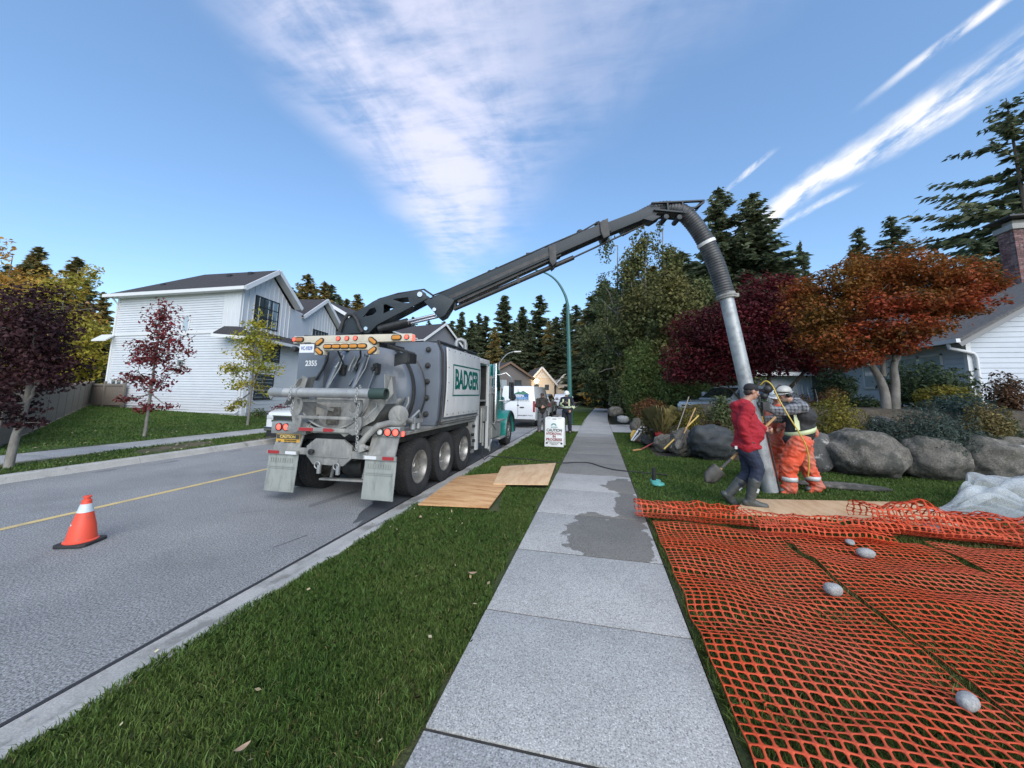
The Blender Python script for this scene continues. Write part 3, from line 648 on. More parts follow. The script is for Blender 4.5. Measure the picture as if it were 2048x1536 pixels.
# --- rear fenders with lamps, flaps
def flapset(x0, x1, side):
    # fender plate leaning back above the flap, lamp box on top
    f = MB(); f.prism([(0, 5.055, .63), (0, 5.16, .93), (0, 5.19, .93), (0, 5.085, .63)], (1, 0, 0)); f.v = [(x0+.03+v[0]*(x1-x0-.06)+(.02 if side < 0 else .0), v[1], v[2]) for v in f.v]
    part('fender_plate', f, m_mud, tr, bevel=.006)
    f = MB(); k = 9
    for i in range(k):
        t = i/(k-1); z = lerp(.60, .02, t); f.v += [(x0+.006*math.sin(t*5), 5.05-.035*t, z), (x1+.006*math.sin(t*4+1), 5.05-.03*t, z), (x1+.006*math.sin(t*4+1), 5.066-.03*t, z), (x0+.006*math.sin(t*5), 5.066-.035*t, z)]
    for i in range(k-1):
        a = i*4
        for j in range(4): f.f.append((a+j, a+(j+1) % 4, a+4+(j+1) % 4, a+4+j)); f.mi.append(0)
    f.f += [(0, 3, 2, 1), (k*4-4, k*4-3, k*4-2, k*4-1)]; f.mi += [0, 0]
    fl = part('mud_flap', f, m_flap, tr, bevel=.004)
    r = MB()
    for z in (.40, .375): r.bx(x0+.03, x1-.03, 5.026, 5.032, z, z+.008)
    for i in range(10): r.bx(x0+.05+i*(x1-x0-.1)/10, x0+.07+i*(x1-x0-.1)/10, 5.030, 5.036, .47, .535)
    part('rib', r, m_flap, fl)
    s = MB(); s.bx(x0-.015, x1+.015, 5.02, 5.05, .592, .655); s.m = 1; w = x1-x0
    ra, wa = ((x0+w*.02, x0+w*.40), (x0+w*.62, x0+w*.98)) if side < 0 else ((x0+w*.60, x0+w*.96), (x0+.02*w, x0+w*.40))
    s.bx(ra[0], ra[1], 5.014, 5.019, .60, .648); s.m = 2; s.bx(wa[0], wa[1], 5.014, 5.019, .60, .648)
    part('reflector_strip', s, [m_alu, m_rred, m_rwht], fl)
flapset(-5.22, -4.66, -1); flapset(-3.45, -2.93, 1)
def round_lamp(x, y, z, r, m, on=True):
    h = part('lamp', MB().lathe([(r*1.25, .004), (r*1.22, -.022), (r*1.0, -.026), (r*.98, -.008)], (x, y, z), (0, 1, 0), 24), m_black, tr)
    part('lens', MB().lathe([(r*.99, -.012), (r*.8, -.024), (r*.4, -.030), (.0005, -.031)], (x, y, z), (0, 1, 0), 24), m, h)
lb = part('lamp_box', MB().bx(-3.60, -2.94, 5.13, 5.28, .925, 1.075), m_alu, tr, bevel=.006)
for x, m in ((-3.27, m_clear), (-3.135, m_lensR), (-3.0, m_lensR)): round_lamp(x, 5.128, .995, .05, m)
lb = part('lamp_box', MB().bx(-5.30, -4.62, 5.13, 5.28, .90, 1.09), m_alu, tr, bevel=.006)
for x in (-5.14, -5.0): round_lamp(x, 5.128, 1.01, .05, m_lensR)
part('marker_lamp', MB().bx(-2.938, -2.928, 5.2, 5.25, .93, 1.0), m_lensR, tr)
# caution plate on left fender
pl = part('caution_plate', MB().bx(-5.16, -4.70, 5.105, 5.112, .715, .90), mat('caution_yellow', (.58, .33, .05), .5, dirt=((.30, .26, .2), 6, .5, .7, .5)), tr)
part('header_band', MB().bx(-5.15, -4.71, 5.099, 5.104, .825, .892), mat('plate_black', (.05, .055, .055), .6), pl)
letter('CAUTION', .062, mat('plate_yellow_text', (.62, .45, .14), .5), pl, (-4.93, 5.097, .858), (1, 0, 0), (0, 0, 1), .0022, .30)
mk = mat('plate_text', (.06, .05, .03), .6)
for i, tx in enumerate(('THIS VEHICLE MAKES', 'WIDE RIGHT TURNS', 'KEEP CLEAR OF REAR')): letter(tx, .030, mk, pl, (-4.88, 5.102, .80-i*.032), (1, 0, 0), (0, 0, 1), .0006, .24)
part('emblem', MB().lathe([(.026, 0), (.030, 0), (.030, -.003), (.026, -.003), (.026, 0)], (-5.09, 5.104, .77), (0, 1, 0), 16).beam((-5.11, 5.101, .75), (-5.07, 5.101, .79), .003, .008).beam((-5.11, 5.101, .79), (-5.07, 5.101, .75), .003, .008), mk, pl)
# centre frame behind the tank
b = MB(); b.prism([(-4.52, 5.06, .74), (-4.36, 5.06, .86), (-3.86, 5.06, .86), (-3.70, 5.06, .76), (-3.70, 5.06, .58), (-3.84, 5.06, .46), (-4.38, 5.06, .46), (-4.52, 5.06, .60)], (0, .05, 0)); fr = part('tow_plate', b, m_mud, tr, bevel=.006)
b = MB(); b.bx(-4.68, -4.50, 5.07, 5.12, .60, .70); b.bx(-3.72, -3.43, 5.07, 5.12, .58, .69); part('cross_member', b, m_mud, tr, bevel=.006, kind='stuff')
b = MB(); b.bx(-4.30, -3.92, 5.045, 5.058, .47, .555); b.bx(-4.48, -3.74, 5.048, 5.058, .585, .60); part('step_plate', b, m_mud, fr, bevel=.004)
for x in (-4.27, -3.93):
    b = MB(); b.tube([(x+.05*math.cos(t), 5.03, .46+.05*math.sin(t)) for t in np.linspace(0, 2*math.pi, 13)], .011, 6); b.bx(x+.02, x+.07, 5.0, 5.04, .34, .47); part('tow_hook', b, m_galv, fr, bevel=.004)
part('air_coupling', MB().cyl((-4.39, 5.06, .66), (-4.39, 5.0, .66), .03, n=12).lathe([(.045, -.05), (.045, -.065), (.02, -.07)], (-4.39, 5.06, .66), (0, 1, 0), 12), m_dark, fr)
part('under_bar', MB().beam((-4.45, 5.35, .18), (-3.55, 5.35, .20), .10, .03).beam((-4.3, 5.4, .18), (-4.3, 5.5, .55), .04, .04).beam((-3.7, 5.4, .2), (-3.7, 5.5, .55), .04, .04), m_mud, tr, bevel=.005)
part('air_tank', MB().lathe([(.01, -.2), (.14, -.18), (.16, -.12), (.16, .12), (.14, .18), (.01, .2)], (-4.0, 5.62, .36), (1, 0, 0), 18), m_dark, tr)
# --- tank
TC = Vector((-4.1, 0, 1.60))
tk = part('tank', MB().lathe([(.93, 6.50), (.93, 5.98), (.90, 5.93)], TC, (0, 1, 0), 56), m_grey, tr, smooth=50)
part('tank_seam', MB().lathe([(.94, 6.40), (.945, 6.39), (.945, 6.36), (.93, 6.35)], TC, (0, 1, 0), 56).lathe([(.905, 5.985), (.95, 5.98), (.95, 5.935), (.90, 5.93)], TC, (0, 1, 0), 56), m_dark, tk)
dr = part('tank_door', MB().lathe([(.90, 5.945), (.915, 5.90), (.90, 5.86), (.84, 5.81), (.70, 5.735), (.5, 5.675), (.25, 5.645), (.001, 5.64)], TC, (0, 1, 0), 56), m_grey, tr, smooth=50)
def dpt(a, r, lift=0.0):
    """point on the domed door at angle a (deg, 0 = right, 90 = up) and radius r"""
    y = np.interp(r, [0, .25, .5, .7, .84, .9], [5.64, 5.645, 5.675, 5.735, 5.81, 5.86]); a = R_(a)
    return Vector((TC.x+r*math.cos(a), y-lift, TC.z+r*math.sin(a)))
for xa, xb in ((-.33, -.44), (.18, .07)):       # two hydraulic door rams
    p0 = Vector((TC.x+xa, 5.60, 2.24)); p1 = Vector((TC.x+xb, 5.45, 1.66))
    rr = part('door_ram', MB().cyl(p0.lerp(p1, .12), p0.lerp(p1, .98), .045, n=14).cyl(p0, p0.lerp(p1, .15), .028, n=10).sph(p0, .045).sph(p1, .04), m_grey, dr)
    part('ram_rod', MB().cyl(p1, p1+(p1-p0)*.12, .02, n=10), m_steel, rr)
    part('ram_hose', MB().tube([p0+Vector((.07, -.02, 0)), p0.lerp(p1, .4)+Vector((.09, -.02, 0)), p0.lerp(p1, .7)+Vector((.06, -.03, 0)), p0.lerp(p1, .9)+Vector((.03, -.02, 0))], .011, 6), m_galv, rr)
b = MB()
for x0, x1, z0, z1, w in ((-.42, -.56, 2.05, 1.6, .06), (-.10, -.02, 2.2, 1.95, .04), (.36, .30, 2.06, 1.62, .06), (.0, -.08, 1.95, 1.70, .05)):
    b.beam((TC.x+x0, 5.66, z0), (TC.x+x1, 5.53, z1), .03, w, (0, 1, 0))
part('door_rib', b, m_grey, dr, bevel=.008)
for x, z in ((-.30, 1.98), (.03, 2.0), (.36, 2.0)):
    c = MB(); c.bx(TC.x+x-.05, TC.x+x+.05, 5.60, 5.70, z-.09, z+.09); c.cyl((TC.x+x-.03, 5.60, z), (TC.x+x-.03, 5.56, z), .035, n=10); c.bx(TC.x+x+.01, TC.x+x+.06, 5.57, 5.6, z+.02, z+.1); part('door_clamp', c, m_dark, dr, bevel=.008)
part('door_lever', MB().tube([(TC.x-.02, 5.57, 2.22), (TC.x-.1, 5.56, 2.05), (TC.x-.12, 5.55, 1.96)], .014, 8).tube([(TC.x+.06, 5.57, 2.22), (TC.x-.03, 5.56, 2.03), (TC.x-.05, 5.55, 1.94)], .012, 8), m_galv, dr)
part('hydraulic_hose', MB().tube([(TC.x-.62, 5.62, 2.30), (TC.x-.62, 5.6, 2.15), (TC.x-.70, 5.6, 1.98), (TC.x-.84, 5.62, 1.80)], .022, 8), m_black, dr)
part('hydraulic_hose', MB().tube([(TC.x+.12, 5.5, 2.32), (TC.x+.10, 5.55, 2.2), (TC.x+.0, 5.58, 2.1)], .016, 8), m_black, dr)
part('hydraulic_hose', MB().tube([(TC.x-.25, 5.4, 2.3), (TC.x-.22, 5.5, 2.12), (TC.x-.2, 5.55, 2.02)], .014, 8), m_black, dr)
part('number_sticker', MB().beam((TC.x-.335, 5.535, 2.12), (TC.x-.36, 5.50, 2.02), .05, .002, (0, 1, 0)), m_rwht, dr)
def tp(x, y, Y): return gy(500+x/3.657, 620+y/3.657, Y)
part('tray_flange', MB().prism([tp(1036, 486, 5.16), tp(1048, 610, 5.16), tp(905, 810, 5.08), tp(690, 928, 5.04), tp(655, 902, 5.04), tp(880, 740, 5.08), tp(985, 640, 5.13)], (0, .015, 0)), m_mud, tr)
part('tray_flange', MB().prism([tp(384, 478, 5.2), tp(338, 600, 5.16), tp(296, 720, 5.12), tp(312, 830, 5.1), tp(470, 900, 5.06), tp(520, 892, 5.06), tp(372, 800, 5.12), tp(350, 720, 5.14), tp(420, 500, 5.22)], (0, .015, 0)), m_mud, tr)
# splash tray: open scoop round the lower half of the door
b = MB(); k = 26; A0, A1 = R_(196), R_(346)
rings = []
for (ra, ya, zo) in ((.90, 5.80, 0), (.90, 5.62, -.02), (.84, 5.30, -.06), (.74, 5.06, -.06)):
    ring = []
    for i in range(k+1):
        t = lerp(A0, A1, i/k); sq = 1.0; ring.append((TC.x+ra*math.cos(t)*(1.0 if ya > 5.2 else .93), ya, TC.z+.10+zo+ra*math.sin(t)*.84))
    rings.append(ring)
for rg in rings: b.v += rg
for j in range(3):
    for i in range(k): b.f.append((j*(k+1)+i, j*(k+1)+i+1, (j+1)*(k+1)+i+1, (j+1)*(k+1)+i)); b.mi.append(0)
ty = part('splash_tray', b, m_mud, tr, smooth=50)
sm = ty.modifiers.new('thick', 'SOLIDIFY'); sm.thickness = .012
part('tray_lip', MB().tube(rings[3], .013, 8), m_mud, ty)
part('tray_wing', MB().prism([(TC.x-.78, 5.55, 1.86), (TC.x-.72, 5.10, 1.80), (TC.x-.92, 5.06, 1.36), (TC.x-.86, 5.5, 1.42)], (-.012, 0, 0)), m_mud, ty)
part('tray_wing', MB().prism([(TC.x+.78, 5.55, 1.86), (TC.x+.83, 5.15, 1.88), (TC.x+.90, 5.10, 1.42), (TC.x+.86, 5.5, 1.42)], (.012, 0, 0)), m_mud, ty)
part('tray_handle', MB().tube([(TC.x+.80, 5.03, 1.43), (TC.x+.83, 5.0, 1.38), (TC.x+.66, 5.0, 1.20), (TC.x+.60, 5.02, 1.22)], .011, 6), m_galv, ty)
part('tray_back', MB().prism([(TC.x-.70, 5.52, 1.50), (TC.x+.70, 5.52, 1.50), (TC.x+.55, 5.36, .92), (TC.x-.55, 5.36, .92)], (0, .015, 0)), m_mud, ty)
part('mud_stain_panel', MB().prism([(TC.x-.36, 5.41, 1.34), (TC.x-.12, 5.41, 1.34), (TC.x-.12, 5.35, 1.06), (TC.x-.34, 5.35, 1.06)], (0, .01, 0)), mat('dark_mud', (.05, .045, .038), .9, col2=(.12, .115, .10), scale=14), ty)
# tube rack with hooks and the suction tube chained on it
rk = part('tube_rack', MB().bx(-4.62, -3.60, 4.99, 5.03, 1.43, 1.475).bx(-4.72, -3.66, 4.99, 5.03, 1.17, 1.215).bx(-4.86, -3.62, 4.985, 5.03, .975, 1.035), m_mud, tr, bevel=.006)
part('reflector_strip', MB().bx(-4.62, -4.36, 4.978, 4.984, .98, 1.03), m_rred, rk)
s = MB(); s.prism([(-4.17, 4.978, .98), (-4.02, 4.978, .98), (-3.97, 4.978, 1.005), (-4.02, 4.978, 1.03), (-4.17, 4.978, 1.03)], (0, .006, 0)); part('reflector_strip', s, m_rred, rk)
for x in (-4.68, -3.60):
    h = MB()
    for zc_, q in ((1.36, .12), (1.10, .13)):
        pts = [(x+.02, 0, zc_+.12), (x+.035, 0, zc_+.04), (x+.0, 0, zc_-.05), (x-.07, 0, zc_-.09), (x-.13, 0, zc_-.05), (x-.15, 0, zc_-.03), (x-.12, 0, zc_-.12), (x-.05, 0, zc_-.16), (x+.03, 0, zc_-.14), (x+.08, 0, zc_-.05), (x+.09, 0, zc_+.05), (x+.07, 0, zc_+.12)]
        h.prism([(px, 4.98, pz) for px, _, pz in pts], (0, .03, 0))
    part('tube_hook', h, m_mud, rk, bevel=.004)
for a_, c_ in (((-4.6, 5.02, 1.45), (-4.35, 5.42, 1.28)), ((-3.65, 5.02, 1.45), (-3.85, 5.42, 1.28)), ((-4.5, 5.02, 1.0), (-4.65, 5.40, 1.20)), ((-3.66, 5.02, 1.19), (-3.45, 5.25, 1.40))): part('rack_arm', MB().beam(a_, c_, .03, .05), m_mud, rk, bevel=.004)
tb = part('suction_tube', MB().lathe([(.058, .02), (.074, 0), (.076, .25), (.08, .26), (.08, .28), (.075, .29), (.075, 1.95), (.06, 1.96)], (-5.14, 4.92, 1.578), (1, 0, 0), 28), m_galv, tr)
part('tube_coupler', MB().lathe([(.066, 1.70), (.083, 1.70), (.085, 1.72), (.085, 1.95), (.083, 1.96), (.068, 1.96), (.066, 1.72)], (-5.03, 4.92, 1.578), (1, 0, 0), 28), m_dkgreen, tb)
part('tube_mouth', MB().lathe([(.067, 1.93), (.001, 1.93)], (-5.03, 4.92, 1.578), (1, 0, 0), 28), m_dark, tb)
part('tube_tooth', MB().prism([(-5.14, 4.86, 1.53), (-5.05, 4.86, 1.51), (-5.10, 4.87, 1.46)], (0, .02, 0)).prism([(-5.15, 4.95, 1.62), (-5.10, 4.95, 1.64), (-5.16, 4.95, 1.67)], (0, .02, 0)), m_galv, tb)
part('tube_clamp', MB().lathe([(.076, 0), (.086, 0), (.086, .03), (.076, .03)], (-4.62, 4.92, 1.578), (1, 0, 0), 28), m_galv, tb)
part('tube_clamp', MB().lathe([(.076, 0), (.082, 0), (.082, .02), (.076, .02)], (-3.72, 4.92, 1.578), (1, 0, 0), 28), m_galv, tb)
for x in (-4.70, -3.52):
    c = MB(); z = 1.68; i = 0
    while z > (.72 if x > -4 else 1.30):
        t = (z-1.578); y = 4.90-(.09 if abs(t) < .1 else .0)
        a = .008 if i % 2 else .002; d = .002 if i % 2 else .008
        c.tube([(x+a*2*math.cos(u)+.02*math.sin(z*9), y+d*2*math.cos(u), z+.026*math.sin(u)) for u in np.linspace(0, 2*math.pi, 9)], .005, 5); z -= .04; i += 1
    part('chain', c, m_galv, tb)
# --- light bar with arrow board
LBY = 5.04
bar = part('light_bar', MB().bx(-4.93, -2.77, LBY, LBY+.12, 2.385, 2.505).bx(-4.47, -3.38, LBY+.002, LBY+.10, 2.262, 2.384).bx(-4.50, -4.32, LBY+.004, LBY+.09, 2.19, 2.263).bx(-3.52, -3.36, LBY+.004, LBY+.09, 2.19, 2.263), mat('beige_bar', (.55, .50, .40), .5, dirt=((.38, .35, .28), 5, .5, .7, .6)), tr, bevel=.008)
def capsule(x, z, l, h, ang, m):
    ca, sa = math.cos(ang), math.sin(ang)
    def outl(l, h, y):
        o = []
        for s in (1, -1):
            for t in np.linspace(-math.pi/2, math.pi/2, 7):
                u = s*(l/2-h/2)+s*math.cos(t)*h/2; v = s*math.sin(t)*h/2; o.append((x+u*ca-v*sa, y, z+u*sa+v*ca))
        return o
    l *= 1.34; h *= 1.38; h0 = part('lamp', MB().prism(outl(l+.03, h+.03, LBY-.018), (0, .018, 0)), m_black, bar); part('lens', MB().prism(outl(l, h, LBY-.026), (0, .008, 0)), m, h0, bevel=.003)
for i in range(5): capsule(-4.245+i*.158, 2.322, .105, .038, 0, m_amber)
for x, z, a in ((-4.405, 2.40, .62), (-4.405, 2.245, -.62), (-3.43, 2.40, -.62), (-3.43, 2.245, .62)): capsule(x, z, .105, .04, a, m_amber)
capsule(-4.80, 2.445, .105, .045, 0, m_amberd); capsule(-3.02, 2.445, .11, .045, 0, m_amber)
def blamp(x, z, r):
    h = part('lamp', MB().lathe([(r*1.2, .002), (r*1.2, -.02), (r, -.024)], (x, LBY, z), (0, 1, 0), 20), m_black, bar); part('lens', MB().lathe([(r*1.02, -.012), (r*.7, -.028), (.0005, -.032)], (x, LBY, z), (0, 1, 0), 20), m_lensR, h)
for x in (-4.06, -3.90, -3.745, -4.905, -2.845): blamp(x, 2.45, .032)
part('end_lamp', MB().bx(-2.768, -2.755, LBY+.02, LBY+.08, 2.40, 2.48), m_lensR, bar)
part('bar_bracket', MB().bx(-4.5, -4.42, 5.16, 5.9, 2.33, 2.40).bx(-3.45, -3.37, 5.16, 5.9, 2.33, 2.40), m_dark, tr)
pt = part('licence_plate', MB().bx(-4.775, -4.50, LBY-.02, LBY-.012, 2.225, 2.365), mat('plate_white', (.66, .68, .70), .4), tr)
letter('VC-9329', .085, m_navy, pt, (-4.637, LBY-.022, 2.295), (1, 0, 0), (0, 0, 1), .001, .22)
part('plate_lamp', MB().bx(-4.70, -4.58, LBY-.03, LBY-.002, 2.388, 2.40), m_alu, tr)
part('work_light', MB().bx(-3.20, -2.96, 5.35, 5.6, 2.08, 2.24).prism([(-3.22, 5.33, 2.02), (-2.98, 5.33, 2.08), (-2.98, 5.33, 2.26), (-3.22, 5.33, 2.22)], (0, .02, 0)).beam((-3.35, 5.3, 2.36), (-3.0, 5.6, 2.24), .05, .05), m_dark, tr, bevel=.008)
part('side_light', MB().lathe([(.001, -.06), (.045, -.05), (.05, 0), (.03, .06)], (-4.95, 5.12, 2.30), (0, 1, 0), 14), m_dark, tr)
# --- body housing
hz = part('left_cabinet', MB().bx(-5.40, -4.82, 5.66, 6.9, .99, 2.36), m_grey, tr, bevel=.02)
letter('2355', .135, m_wlett, hz, (-5.10, 5.656, 2.10), (1, 0, 0), (0, 0, 1), .004, .25)
b = MB(); outer = [(-5.38, 6.42, .99), (-5.38, 6.42, 2.42), (-5.20, 6.42, 2.56), (-3.20, 6.42, 2.58), (-3.00, 6.42, 2.55), (-2.93, 6.42, 2.40), (-2.90, 6.42, 1.8), (-2.93, 6.42, 1.12), (-2.97, 6.42, .99)]
b.prism(outer, (0, 2.42, 0)); hs = part('housing', b, m_grey, tr, bevel=.015)
for z in np.linspace(2.42, 1.20, 5):
    q = part('bolt_cap', MB().lathe([(.055, 0), (.055, -.02), (.036, -.025), (.036, -.06), (.02, -.065), (.001, -.066)], (-3.15, 6.42, z), (0, 1, 0), 14), m_dark, hs)
part('edge_trim', MB().tube([(-2.925, 6.50, 1.0), (-2.89, 6.50, 1.2), (-2.865, 6.50, 1.8), (-2.89, 6.50, 2.36), (-2.98, 6.50, 2.58)], .022, 8), m_black, hs)
# bulging white side panel with lettering
def xb(z): return -2.865+.03-.05*abs((z-1.83)/.68)**2
b = MB(); k = 12; zs = np.linspace(1.13, 2.50, k); y0 = lambda z: 6.66+.04*abs((z-1.8)/.7)**2; y1 = lambda z: 8.72+.03*((z-1.8)/.7)**2
for z in zs: b.v += [(xb(z), y0(z), z), (xb(z), y1(z), z), (xb(z)-.03, y1(z), z), (xb(z)-.03, y0(z), z)]
for i in range(k-1):
    for j in range(4): b.f.append((i*4+j, i*4+(j+1) % 4, i*4+4+(j+1) % 4, i*4+4+j)); b.mi.append(0)
b.f += [(0, 1, 2, 3), (k*4-4, k*4-3, k*4-2, k*4-1)]; b.mi += [0, 0]
pn = part('side_panel', b, m_white, tr, bevel=.006)
fr_ = MB()
for ya, yb, za, zb in ((6.93, 8.66, 2.155, 2.185), (6.93, 8.66, 1.535, 1.565), (6.93, 6.965, 1.566, 2.154), (8.625, 8.66, 1.566, 2.154)):
    kk = 4 if zb-za > .1 else 1
    for i in range(kk):
        z0 = lerp(za, zb, i/kk); z1 = lerp(za, zb, (i+1)/kk); fr_.quad((xb(z0)+.003, ya, z0), (xb(z0)+.003, yb, z0), (xb(z1)+.003, yb, z1), (xb(z1)+.003, ya, z1))
part('letter_frame', fr_, m_lett, pn, smooth=0)
lt = letter('BADGER', .56, m_lett, pn, (-2.83, 7.79, 1.862), (0, 1, 0), (0, 0, 1), .017, 1.50, .004)
for i, v in enumerate(lt.data.vertices):
    z = v.co.z+WINV[tr.name].z; v.co.x += (xb(z)+.006)-(-2.83)-.004+(.002 if abs(v.co.x+2.83-WINV[tr.name].x) < 0 else 0)
b = MB()
for z in (1.18, 2.45):
    for y in np.linspace(6.78, 8.62, 7): b.sph((xb(z)+.002, y, z), (.006, .014, .014), 8, 5)
for z in (1.45, 1.8, 2.1): b.sph((xb(z)+.002, 6.71, z), (.006, .014, .014), 8, 5)
part('rivet', b, m_dark, pn)
part('panel_seal', MB().bx(-2.955, -2.905, 6.6, 8.8, 1.05, 1.085).bx(-2.96, -2.93, 6.7, 8.7, 1.005, 1.03), m_alu, hs)
rb = MB()
for y in np.linspace(6.6, 8.7, 9): rb.bx(-3.25, -2.98, y, y+.03, 2.585, 2.61)
rb.tube([(-3.0, 6.5, 2.59), (-3.0, 8.8, 2.59)], .03, 8); part('roof_rail', rb, m_dark, hs)
part('vent_elbow', MB().tube([(-3.35, 8.3, 2.55), (-3.35, 8.3, 2.80), (-3.33, 8.33, 2.88), (-3.26, 8.38, 2.90), (-3.18, 8.42, 2.86), (-3.16, 8.43, 2.78), (-3.16, 8.43, 2.56)], .055, 12), m_galv, tr)
# rear right valve and hose
part('drain_valve', MB().cyl((-3.45, 5.75, 1.25), (-3.05, 5.25, 1.25), .12, n=18).lathe([(.14, 0), (.15, -.02), (.15, -.05), (.13, -.06), (.001, -.07)], (-3.05, 5.25, 1.25), (-.62, .78, 0), 20).beam((-3.06, 5.16, 1.32), (-2.98, 5.2, 1.18), .02, .03).tube([(-2.98, 5.3, 1.3), (-2.92, 5.32, 1.45), (-2.93, 5.33, 1.53)], .012, 6), m_mud, tr)
part('drain_hose', MB().tube([(-2.99, 5.35, 1.12), (-3.12, 5.12, 1.13), (-3.28, 5.08, 1.09), (-3.42, 5.06, .96), (-3.52, 5.05, .84), (-3.57, 5.04, .76)], .05, 12).cyl((-3.53, 5.03, .80), (-3.50, 5.03, .70), .07, n=12).cyl((-3.50, 5.03, .78), (-3.38, 5.02, .76), .03, n=8), m_mud, tr)
part('valve_cluster', MB().cyl((-2.99, 5.62, 1.0), (-2.99, 5.62, 1.2), .05).cyl((-2.99, 5.8, 1.0), (-2.99, 5.8, 1.15), .04).bx(-3.05, -2.95, 5.55, 5.9, 1.1, 1.16).tube([(-2.96, 5.5, 1.18), (-2.93, 5.7, 1.30), (-2.97, 5.9, 1.1)], .02, 8).cyl((-3.02, 5.5, 1.15), (-2.92, 5.5, 1.15), .04), m_galv, tr)
# --- operator cabinet ahead of the deck
part('cabinet_frame', MB().bx(-3.22, -2.95, 8.84, 8.90, .20, 2.52), m_white, tr, bevel=.012); part('cabinet_jamb', MB().bx(-3.0, -2.955, 8.902, 9.0, .20, 2.38), m_white, tr, bevel=.008); part('cabinet_top', MB().bx(-3.22, -2.96, 8.902, 9.9, 2.38, 2.515), m_white, tr, bevel=.012); part('cabinet_post', MB().bx(-3.04, -2.965, 9.84, 9.92, .10, 2.37), m_white, tr, bevel=.008); part('cabinet_shade', MB().bx(-3.26, -3.045, 9.78, 9.86, .3, 2.37), m_dark, tr)
part('cabinet_interior', MB().bx(-4.9, -3.25, 8.86, 9.88, .5, 2.4), m_dark, tr)
b = MB(); b.cyl((-3.1, 9.3, 1.0), (-3.1, 9.3, 2.3), .06).cyl((-3.06, 9.5, .3), (-3.06, 9.5, 1.2), .05).bx(-3.15, -3.0, 9.2, 9.75, 1.38, 1.42).bx(-3.12, -2.98, 9.55, 9.78, .85, 1.25).cyl((-3.05, 9.65, .2), (-3.05, 9.65, .8), .04); part('pump_pipework', b, m_alu, tr)
part('side_locker', MB().bx(-3.25, -3.0, 8.2+.42, 8.83, .15, .9), m_mud, tr, bevel=.01)
for z, y in ((.8, 8.66), (.6, 8.6), (.45, 8.68), (.3, 8.62)): part('coupling', MB().cyl((-3.0, y, z), (-2.94, y, z), .035, n=10), m_dark, tr)
part('guide_rail', MB().bx(-2.97, -2.94, 10.02, 10.06, .0, 2.1).cyl((-2.98, 9.98, 1.6), (-2.98, 10.4, 1.6), .025).cyl((-3.0, 10.0, .05), (-2.96, 10.2, .3), .03), m_alu, tr)
# exhaust stacks and tank behind the cab
part('water_tank', MB().lathe([(.2, .55), (.26, .6), (.26, 1.75), (.2, 1.82), (.001, 1.84)], (-3.26, 10.4, 0), (0, 0, 1), 24), m_alu, tr)
for x, y in ((-3.02, 10.75), (-3.12, 10.95), (-3.3, 10.72)): part('exhaust_stack', MB().lathe([(.05, .7), (.065, .8), (.065, 1.75), (.045, 1.85), (.045, 2.50), (.038, 2.50), (.038, 2.3)], (x, y, 0), (0, 0, 1), 16), m_steel, tr)
part('stack_bracket', MB().bx(-3.35, -3.0, 10.8, 10.86, 2.05, 2.10).bx(-3.35, -3.0, 10.8, 10.86, 1.2, 1.24), m_alu, tr)
# --- cab
cb = MB(); prof = [(10.95, .75), (10.95, 2.42), (11.15, 2.52), (11.75, 2.48), (12.0, 2.38), (12.28, 1.72), (12.3, .75)]
cb.prism([(-5.1, y, z) for y, z in prof], (1.86, 0, 0)); part('cab', cb, m_teal, tr, bevel=.05)
part('side_window', MB().prism([(-3.237, 11.15, 1.68), (-3.237, 11.2, 2.28), (-3.237, 11.85, 2.26), (-3.237, 12.1, 1.68)], (.006, 0, 0)), m_glass, tr)
part('rear_window', MB().bx(-4.6, -3.7, 10.94, 10.948, 1.7, 2.2), m_glass, tr)
hd = MB(); hd.prism([(-4.95, 12.25, .7), (-4.95, 12.25, 1.62), (-4.95, 13.4, 1.45), (-4.95, 13.5, 1.3), (-4.95, 13.5, .55)], (1.56, 0, 0)); part('hood', hd, m_teal, tr, bevel=.06)
for s, x0, x1 in ((1, -3.42, -2.93), (-1, -5.41, -4.92)):
    f = MB(); k = 14; vs = []
    for i in range(k+1):
        t = R_(lerp(-12, 192, i/k)); y = 12.42-math.cos(t)*.64; z = AZ+.02+math.sin(t)*.66
        vs += [(x0, y, z), (x1, y, z), (x1, 12.42+(y-12.42)*.9, AZ+(z-AZ)*.9), (x0, 12.42+(y-12.42)*.9, AZ+(z-AZ)*.9)]
    f.v = vs
    for i in range(k):
        for j in range(4): f.f.append((i*4+j, i*4+(j+1) % 4, i*4+4+(j+1) % 4, i*4+4+j)); f.mi.append(0)
    f.f += [(0, 1, 2, 3), (k*4, k*4+1, k*4+2, k*4+3)]; f.mi += [0, 0]
    fd = part('front_fender', f, m_teal, tr, bevel=.012)
    part('fender_lip', MB().tube([(x1 if s > 0 else x0, 12.42-math.cos(R_(a))*.60, AZ+.01+math.sin(R_(a))*.62) for a in np.linspace(-8, 188, 15)], .035, 8), m_black, fd)
part('fuel_tank', MB().bx(-3.42, -2.99, 10.35, 11.35, .30, .72), m_alu, tr, bevel=.04)
part('step', MB().bx(-3.2, -2.93, 11.05, 11.75, .20, .25).bx(-3.2, -2.95, 11.0, 11.7, .74, .78).beam((-2.97, 10.3, .74), (-2.97, 10.75, .52), .03, .02), m_alu, tr, bevel=.006)
part('heat_vent', MB().bx(-3.235, -3.225, 11.3, 11.36, 1.1, 1.2).bx(-3.235, -3.225, 11.3, 11.36, 1.25, 1.32).bx(-3.235, -3.225, 11.3, 11.36, 1.38, 1.46), m_rwht, tr)
